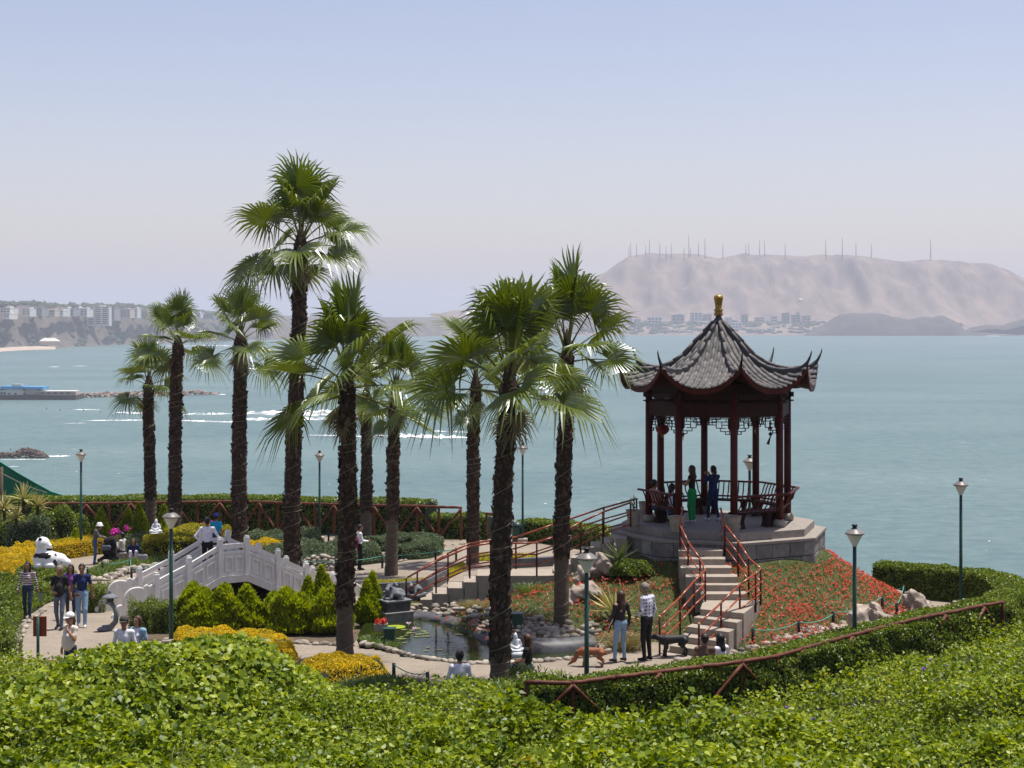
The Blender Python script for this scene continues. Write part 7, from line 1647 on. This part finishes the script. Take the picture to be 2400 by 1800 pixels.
    if faced:
        for s in (-1, 1):
            e = Vector(hl((s * .034, .088, .012))); MB().lathe([(0.001, -.009), (.012, 0), (.001, .009)], e, 8, 1.3, .5).build('eye', M['gloss_black'], root); eb = Vector(hl((s * .034, .090, .034))); MB().box(eb, (.036, .012, .008)).build('eyebrow', hair, root)
        MB().box(Vector(hl((0, .098, -.055))), (.042, .010, .009)).build('mouth', M['sign_brown'], root)
    if hat:
        kind, hm = hat; c = Vector(hl((0, -.01, .055)))
        if kind == 'cap':
            h_ = MB().lathe([(.108, -.01), (.108, .03), (.092, .075), (.05, .105), (.0, .112)], c, 18).build('cap', hm, root, True); mb = MB(); vs = [c + Vector(((-x * sa * 0 + x * ca - y * sa), (x * sa + y * ca), -.008 + z)) for x, y, z in ((-.085, .06, .012), (-.07, .14, 0), (0, .185, -.006), (.07, .14, 0), (.085, .06, .012))]
            vs2 = [v - Vector((0, 0, .012)) for v in vs]; mb.add(vs + vs2, [(0, 1, 2, 3, 4), (9, 8, 7, 6, 5), (0, 5, 6, 1), (1, 6, 7, 2), (2, 7, 8, 3), (3, 8, 9, 4)]).build('brim', hm, h_)
        else: MB().lathe([(.165, -.035), (.168, -.03), (.112, .01), (.108, .06), (.085, .10), (.0, .11)], c, 20).build('hat', hm, root, True)
    tag(root, label, 'person'); return root
HATW = pm('hat_white', (0.75, 0.74, 0.72), 0.8, 5, 0.05); HATB = pm('hat_blue', (0.03, 0.07, 0.42), 0.7, 5, 0.1); HATG = pm('hat_grey', (0.06, 0.055, 0.05), 0.8, 5, 0.2)
def hgt(py_top, loc): return (CAMZ - (py_top - HOR) * loc.y / FPX) - loc.z
CAMF = 180
l = G(65, 1449); person('woman in a striped top and dark jeans walking on the left path', l, CAMF, hgt(1319, l), 'stripes', 'dkjeans', 'black', 'b', HB, 'long', walk(.12), 'long', faced=True, slim=.97)
l = G(140, 1475); person('man in a black shirt walking with one hand held at his waist', l, CAMF - 6, hgt(1328, l), 'black', 'slate', 'black', 'b', HG, 'short', {**walk(.14), 'elR': (.26, -.05, 1.12), 'wrR': (.12, .16, 1.02), 'haR': (.04, .2, 1.02)}, 'short', belly=.03, faced=True)
l = G(166, 1452); person('child in purple walking just behind the navy-topped woman', l, CAMF, hgt(1325, l), 'purple', 'dkjeans', 'black', 'b', HB, 'long', None, 'long', faced=True)
l = G(192, 1470); person('woman in a navy top and pale jeans with a shoulder bag', l, CAMF + 5, hgt(1324, l), 'navy', 'ltjeans', 'wshoe', 'b', HB, 'short', walk(.1), 'short', wide=1.15, faced=True, slim=.98)
l = at(165, 37.6); person('woman in a white cap and cream shirt with a hand at her chin', l, CAMF - 35, hgt(1440, l), 'cream', 'dkjeans', 'black', 'a', HBR, 'pony', {'elL': (-.24, .08, 1.15), 'wrL': (-.10, .17, 1.36), 'haL': (-.05, .14, 1.45)}, 'short', belly=.05, hat=('cap', HATW), faced=True, slim=1.08)
l = at(291, 36.9); person('bearded man in a grey cap and white shirt behind the creeper', l, CAMF, hgt(1449, l), 'white', 'dkjeans', 'black', 'b', HB, 'short', None, 'long', hat=('cap', HATG), faced=True)
l = at(323, 37.4); person('woman in a denim vest beside the man in the grey cap', l, CAMF - 25, hgt(1446, l), 'denim', 'dkjeans', 'black', 'a', HBR, 'bob', None, 'short', faced=True, torso2='white', slim=.97)
l = G(222, 1323); person('woman in a long grey coat and white hat bending over a stroller', l, -75, hgt(1229, l) * 1.04, 'grey', 'jeans', 'black', 'a', HB, 'short', {'chest': (0, .05, 1.28), 'neck': (0, .12, 1.42), 'head': (0, .2, 1.55), 'shL': (-.17, .05, 1.38), 'shR': (.17, .05, 1.38), 'elL': (-.2, .18, 1.15), 'wrL': (-.1, .38, 1.1), 'haL': (-.06, .45, 1.08), 'elR': (.2, .18, 1.15), 'wrR': (.1, .38, 1.1), 'haR': (.06, .45, 1.08)}, 'long', wide=1.15, hat=('hat', HATW))
l = G(287, 1314); person('man in a pale shirt seated on a stone with flowers behind his head', l, 75, 1.7, 'ltgrey', 'black', 'black', 'b', HB, 'short', {**sit(.34, .02, .40, .09, .38), 'wrL': (-.08, .28, .80), 'haL': (-.05, .30, .88), 'wrR': (.06, .3, .7), 'haR': (.02, .34, .76)}, 'long')
MB_ = MB().box((0, 0, .17), (.5, .42, .34)).build('stone_block', M['grey_stone'], loc=l + Vector((.05, 0, 0)), bevel=.03); tag(MB_, 'low stone block under the seated man in the pale shirt', 'stone block')
l = G(313, 1316); person('long-haired person in a dark jacket crouching with head bowed', l, CAMF + 10, 1.62, 'navy', 'white', 'shoe', 'a', HBR, 'long', {**sit(.20, .25, .34, .09, .36), 'knL': (-.12, .34, .46), 'knR': (.12, .34, .46)}, 'long')
u, v = 2.95, .72; l = bp(u, v, bz(u) + .02) + BRO; person('man in a white shirt standing on the bridge with hand on hip', l, 0, 1.72, 'white', 'black', 'black', 'b', HB, 'short', {'elL': (-.36, -.06, 1.16), 'wrL': (-.19, -.05, .98), 'haL': (-.14, -.02, .95), 'elR': (.34, .0, 1.13), 'wrR': (.50, .08, 1.0), 'haR': (.56, .12, .97)}, 'long', slim=1.08)
l = at(507, 66); person('man in a bright blue shirt and blue cap by the red fence', l, -20, hgt(1206, l), 'cyan', 'dkjeans', 'black', 'b', HB, 'short', None, 'short', hat=('cap', HATB))
l = G(843, 1336); person('walker in a white top with a pink bag checking a phone', l, -70, hgt(1231, l), 'white', 'black', 'black', 'b', HB, 'short', {'elR': (.22, .06, 1.12), 'wrR': (.14, .28, 1.10), 'haR': (.12, .36, 1.12), 'elL': (-.22, .06, 1.12), 'wrL': (-.1, .28, 1.08), 'haL': (-.06, .36, 1.10)}, 'long')
bg_ = mobj('backpack', sdf_mesh('backpack', [((0, 0, .1), (0, 0, .32), .13, .12, 0, (1, .6, 1))], .03, [CL['magenta']], .03), loc=l + Vector((-.14, -.06, .78)), rot=(0, 0, math.radians(-70))); tag(bg_, 'pink backpack hanging on the phone-checking walker', 'bag')
l = at(1240, 37.0); person('woman in a black T-shirt seated by the pond path', l, 70, 1.62, 'black', 'dkjeans', 'black', 'a', HBR, 'long', sit(.45, .06), 'short', slim=.95)
l = at(1078, 35.6); person('dark-haired person in a white shirt seated with back turned', l, 8, 1.7, 'white', 'dkjeans', 'black', 'b', HB, 'short', sit(.30, .10), 'long')
wl = G(1455, 1551); person('woman in a floral black jacket and light jeans walking a dog', wl, 35, hgt(1387, wl), 'floral', 'ltjeans', 'shoe', 'a', HBR, 'long', {'anL': (-.17, .02, .09), 'toeL': (-.2, .17, .035), 'knL': (-.14, .03, .5), 'wrL': (-.2, .2, 1.0), 'haL': (-.2, .27, .98), 'elL': (-.27, .0, 1.1)}, 'long', slim=.96)
ml = G(1516, 1549); person('man in a plaid shirt and black trousers looking down at the dogs', ml, 50, hgt(1368, ml), 'plaid', 'black', 'black', 'a', HG, 'short', {'head': (0, .07, 1.585), 'neck': (0, .02, 1.43), 'elL': (-.23, -.02, 1.12), 'wrL': (-.17, .14, 1.0), 'haL': (-.14, .2, .96)}, 'long', slim=1.08)
l = at(1652, 36.9); person('man in a brown vest seated behind the hedge with back turned', l, 0, 1.7, 'brown', 'dkjeans', 'black', 'b', HB, 'short', sit(.42, .05), 'none')
l = at(1692, 37.2); person('dark-haired woman seated close to the brown-vested man', l, 40, 1.62, 'white', 'dkjeans', 'black', 'a', HB, 'long', sit(.42, .08), 'long', slim=.95)
def pv(px, d): return Vector(((px - 1200) * d / FPX, d, FLOOR_Z))
person('man in a pink shirt leaning back on the pavilion bench', pv(1538, 48.5), -60, 1.7, 'pink', 'dkjeans', 'black', 'b', HB, 'short', sit(.47, -.12), 'short')
person('woman in jeans seated on the pavilion bench behind a column', pv(1574, 47.9), -35, 1.62, 'black', 'jeans', 'black', 'b', HB, 'pony', sit(.47, .04), 'long', torso2='white', slim=.95)
person('woman in a black top and wide green trousers in the pavilion', pv(1622, 48.65), 60, 1.64, 'black', 'green', 'wshoe', 'a', HBR, 'long', {'elL': (-.22, .10, 1.15), 'wrL': (-.12, .33, 1.18), 'haL': (-.1, .42, 1.2), 'elR': (.22, .10, 1.15), 'wrR': (.12, .33, 1.16), 'haR': (.1, .42, 1.18)}, 'none', wide=1.35, slim=.9)
person('woman all in navy taking a photograph in the pavilion', pv(1672, 49.0), 30, 1.60, 'navy', 'navy', 'wshoe', 'a', HB, 'pony', {**walk(.14), 'elL': (-.25, .12, 1.22), 'wrL': (-.14, .26, 1.42), 'haL': (-.1, .31, 1.48), 'elR': (.24, .12, 1.2), 'wrR': (.06, .27, 1.42), 'haR': (.02, .32, 1.48)}, 'long', slim=1.0)
# bags and stroller
def handbag(name, label, loc, s, mat, strap=True):
    root = empty(name, loc); mobj('body', sdf_mesh('body', [((-s * .35, 0, s * .3), (s * .35, 0, s * .3), s * .3, s * .3, 0, (1, .5, 1)), ((-s * .4, 0, s * .08), (s * .4, 0, s * .08), s * .2, s * .2, 0, (1, .6, 1))], s * .1, [mat], s * .08), root)
    MB().tube([(-s * .3, 0, s * .5), (-s * .2, 0, s * .95), (s * .2, 0, s * .95), (s * .3, 0, s * .5)], s * .035, 6).build('handle', M['gloss_black'], root); tag(root, label, 'bag')
handbag('handbag', 'light grey handbag hanging on the stroller', P(249, 1288, 64.0), .30, CL['slate']); handbag('handbag', 'patterned grey bag beside the crouching person', P(334, 1310, 63.0), .32, CL['zebra']); handbag('shoulder_bag', 'small beige camera bag at the navy-topped woman\'s hip', P(180, 1397, 46.6), .14, CL['brown'])
st = empty('stroller', P(253, 1316, 64.3)); st.scale = (.82,) * 3; Z = CL['black']
mobj('seat', sdf_mesh('seat', [((-.1, 0, .45), (.2, 0, .42), .17, .17, 0), ((.2, 0, .45), (.28, 0, .85), .15, .13, 0), ((.02, 0, .95), (.16, 0, 1.0), .22, .2, 0)], .04, [Z], .06), st)
MB().box((0.02, 0, .2), (.5, .34, .16)).build('basket', Z, st, bevel=.03)
for s in (-1, 1):
    MB().tube([(.35, s * .22, .08), (-.05, s * .22, .55), (-.42, s * .22, 1.02)], .016, 6).build('frame', M['black_metal'], st); MB().tube([(-.35, s * .22, .08), (.1, s * .22, .6)], .016, 6).build('frame', M['black_metal'], st)
    for x in (-.35, .35): MB().lathe([(.02, -.025), (.10, -.02), (.10, .02), (.02, .025)], (0, 0, 0), 14).build('wheel', M['gloss_black'], st).matrix_local = Matrix.Translation((x, s * .24, .09)) @ Matrix.Rotation(math.pi / 2, 4, 'X')
MB().tube([(-.42, -.22, 1.02), (-.42, .22, 1.02)], .02, 6).build('handle', M['black_metal'], st); tag(st, 'black baby stroller between the grey-coated woman and seated man', 'stroller')
fb = empty('flower_bunch', P(272, 1246, 64.6)); rg = np.random.default_rng(4); mobj('blossoms', leaf_mesh('blossoms', (rg.normal(size=(170, 3)) * .055 + rg.normal(size=(7, 3))[rg.integers(0, 7, 170)] * np.array([[.20, .10, .07]])), rg.normal(size=(170, 3)) + np.array([[0, -.4, .6]]), rg.uniform(.07, .12, 170), M['pink_flower'], rg, .9), fb); MB().tube([(0, 0, 0), (0, 0.1, -1.3)], .02, 5).build('stems', M['grey_stone'], fb); tag(fb, 'bunch of magenta flowers above the seated man', 'flowers')
# ---------------------------------------------------------------- dogs
def dog(label, loc, rz, sc, col, headdown, tail):
    m = pm('dog_coat', col, .6, 8, .2); root = empty('dog', loc, rz); root.scale = (sc,) * 3
    hd = (.46, 0, .16) if headdown else (.47, 0, .46); nk = (.36, 0, .36) if headdown else (.38, 0, .44)
    b = [((-.22, 0, .40), (.20, 0, .38), .085, .115, 0), ((.20, 0, .38), (.26, 0, .36), .115, .10, 0), ((-.22, 0, .40), (-.27, 0, .38), .085, .075, 0), ((.26, 0, .40), nk, .085, .06, 0), (nk, hd, .06, .062, 0), (hd, (hd[0] + .09, 0, hd[2] - (.07 if headdown else .02)), .055, .034, 0), ((hd[0] + .09, 0, hd[2] - (.07 if headdown else .02)), (hd[0] + .14, 0, hd[2] - (.11 if headdown else .03)), .032, .026, 0)]
    for s in (-1, 1):
        b += [((.20, s * .07, .34), (.19, s * .08, .22), .055, .036, 0), ((.19, s * .08, .22), (.22, s * .08, .10), .032, .024, 0), ((.22, s * .08, .10), (.21, s * .08, .03), .022, .022, 0), ((.21, s * .08, .02), (.245, s * .08, .015), .026, .02, 0),
              ((-.24, s * .07, .36), (-.16, s * .09, .25), .08, .045, 0), ((-.16, s * .09, .25), (-.29, s * .09, .15), .040, .026, 0), ((-.29, s * .09, .15), (-.26, s * .09, .03), .023, .022, 0), ((-.26, s * .09, .02), (-.22, s * .09, .015), .026, .02, 0), ((hd[0] - .01, s * .05, hd[2] + .05), (hd[0] - .04, s * .075, hd[2] + .03), .022, .014, 0)]
    b += [((-.29, 0, .42), (-.38, 0, tail), .024, .014, 0), ((-.38, 0, tail), (-.44, 0, tail + .05), .014, .009, 0)]
    mobj('body', sdf_mesh('body', b, .017, [m], .03), root); MB().lathe([(.062, -.012), (.066, 0), (.062, .012)], ((nk[0] + .02), 0, nk[2]), 14).build('collar', M['gloss_black'], root); MB().lathe([(.002, -.014), (.016, 0), (.002, .014)], (hd[0] + .165, 0, hd[2] - (.12 if headdown else .03)), 8).build('nose', M['gloss_black'], root)
    tag(root, label, 'dog'); return root
dl = G(1388, 1562); dog('slim brown dog sniffing the gravel beside the lamp post', dl, math.pi - .1, .92, (.24, .085, .035), True, .33)
zb = None; dog('black dog standing on the lowest stair beside the plaid-shirted man', Vector(((1580 - 1200) * 40.35 / FPX, 40.35, CAMZ - 8.28)), math.pi + .15, 1.05, (.012, .012, .013), False, .50)
ls = MB(); a, b_ = dl + Vector((-.0, 0, .36)), wl + Vector((-.17, .22, .98)); ls.tube([a.lerp(b_, t) - Vector((0, 0, .25 * t * (1 - t))) for t in np.linspace(0, 1, 7)], .008, 5, False); o = ls.build('leash', M['string']); tag(o, 'thin tan leash from the brown dog to the woman in the floral jacket', 'leash')
# ---------------------------------------------------------------- haze over the bay
def haze():
    m, nt, N, L = newmat('haze_air')
    out = N.new('ShaderNodeOutputMaterial'); v = N.new('ShaderNodeVolumePrincipled')
    v.inputs['Color'].default_value = (0.70, 0.725, 0.83, 1); v.inputs['Density'].default_value = HAZE
    v.inputs['Anisotropy'].default_value = 0.0
    L.new(v.outputs[0], out.inputs['Volume'])
    o = MB().box((0, 16900, 224), (53000, 34200, 452)).build('haze', m); o['kind'] = 'stuff'; o['label'] = 'pale sea haze over the bay'; o['category'] = 'haze'
    o.display_type = 'WIRE'
HAZE = 0.000108
haze()
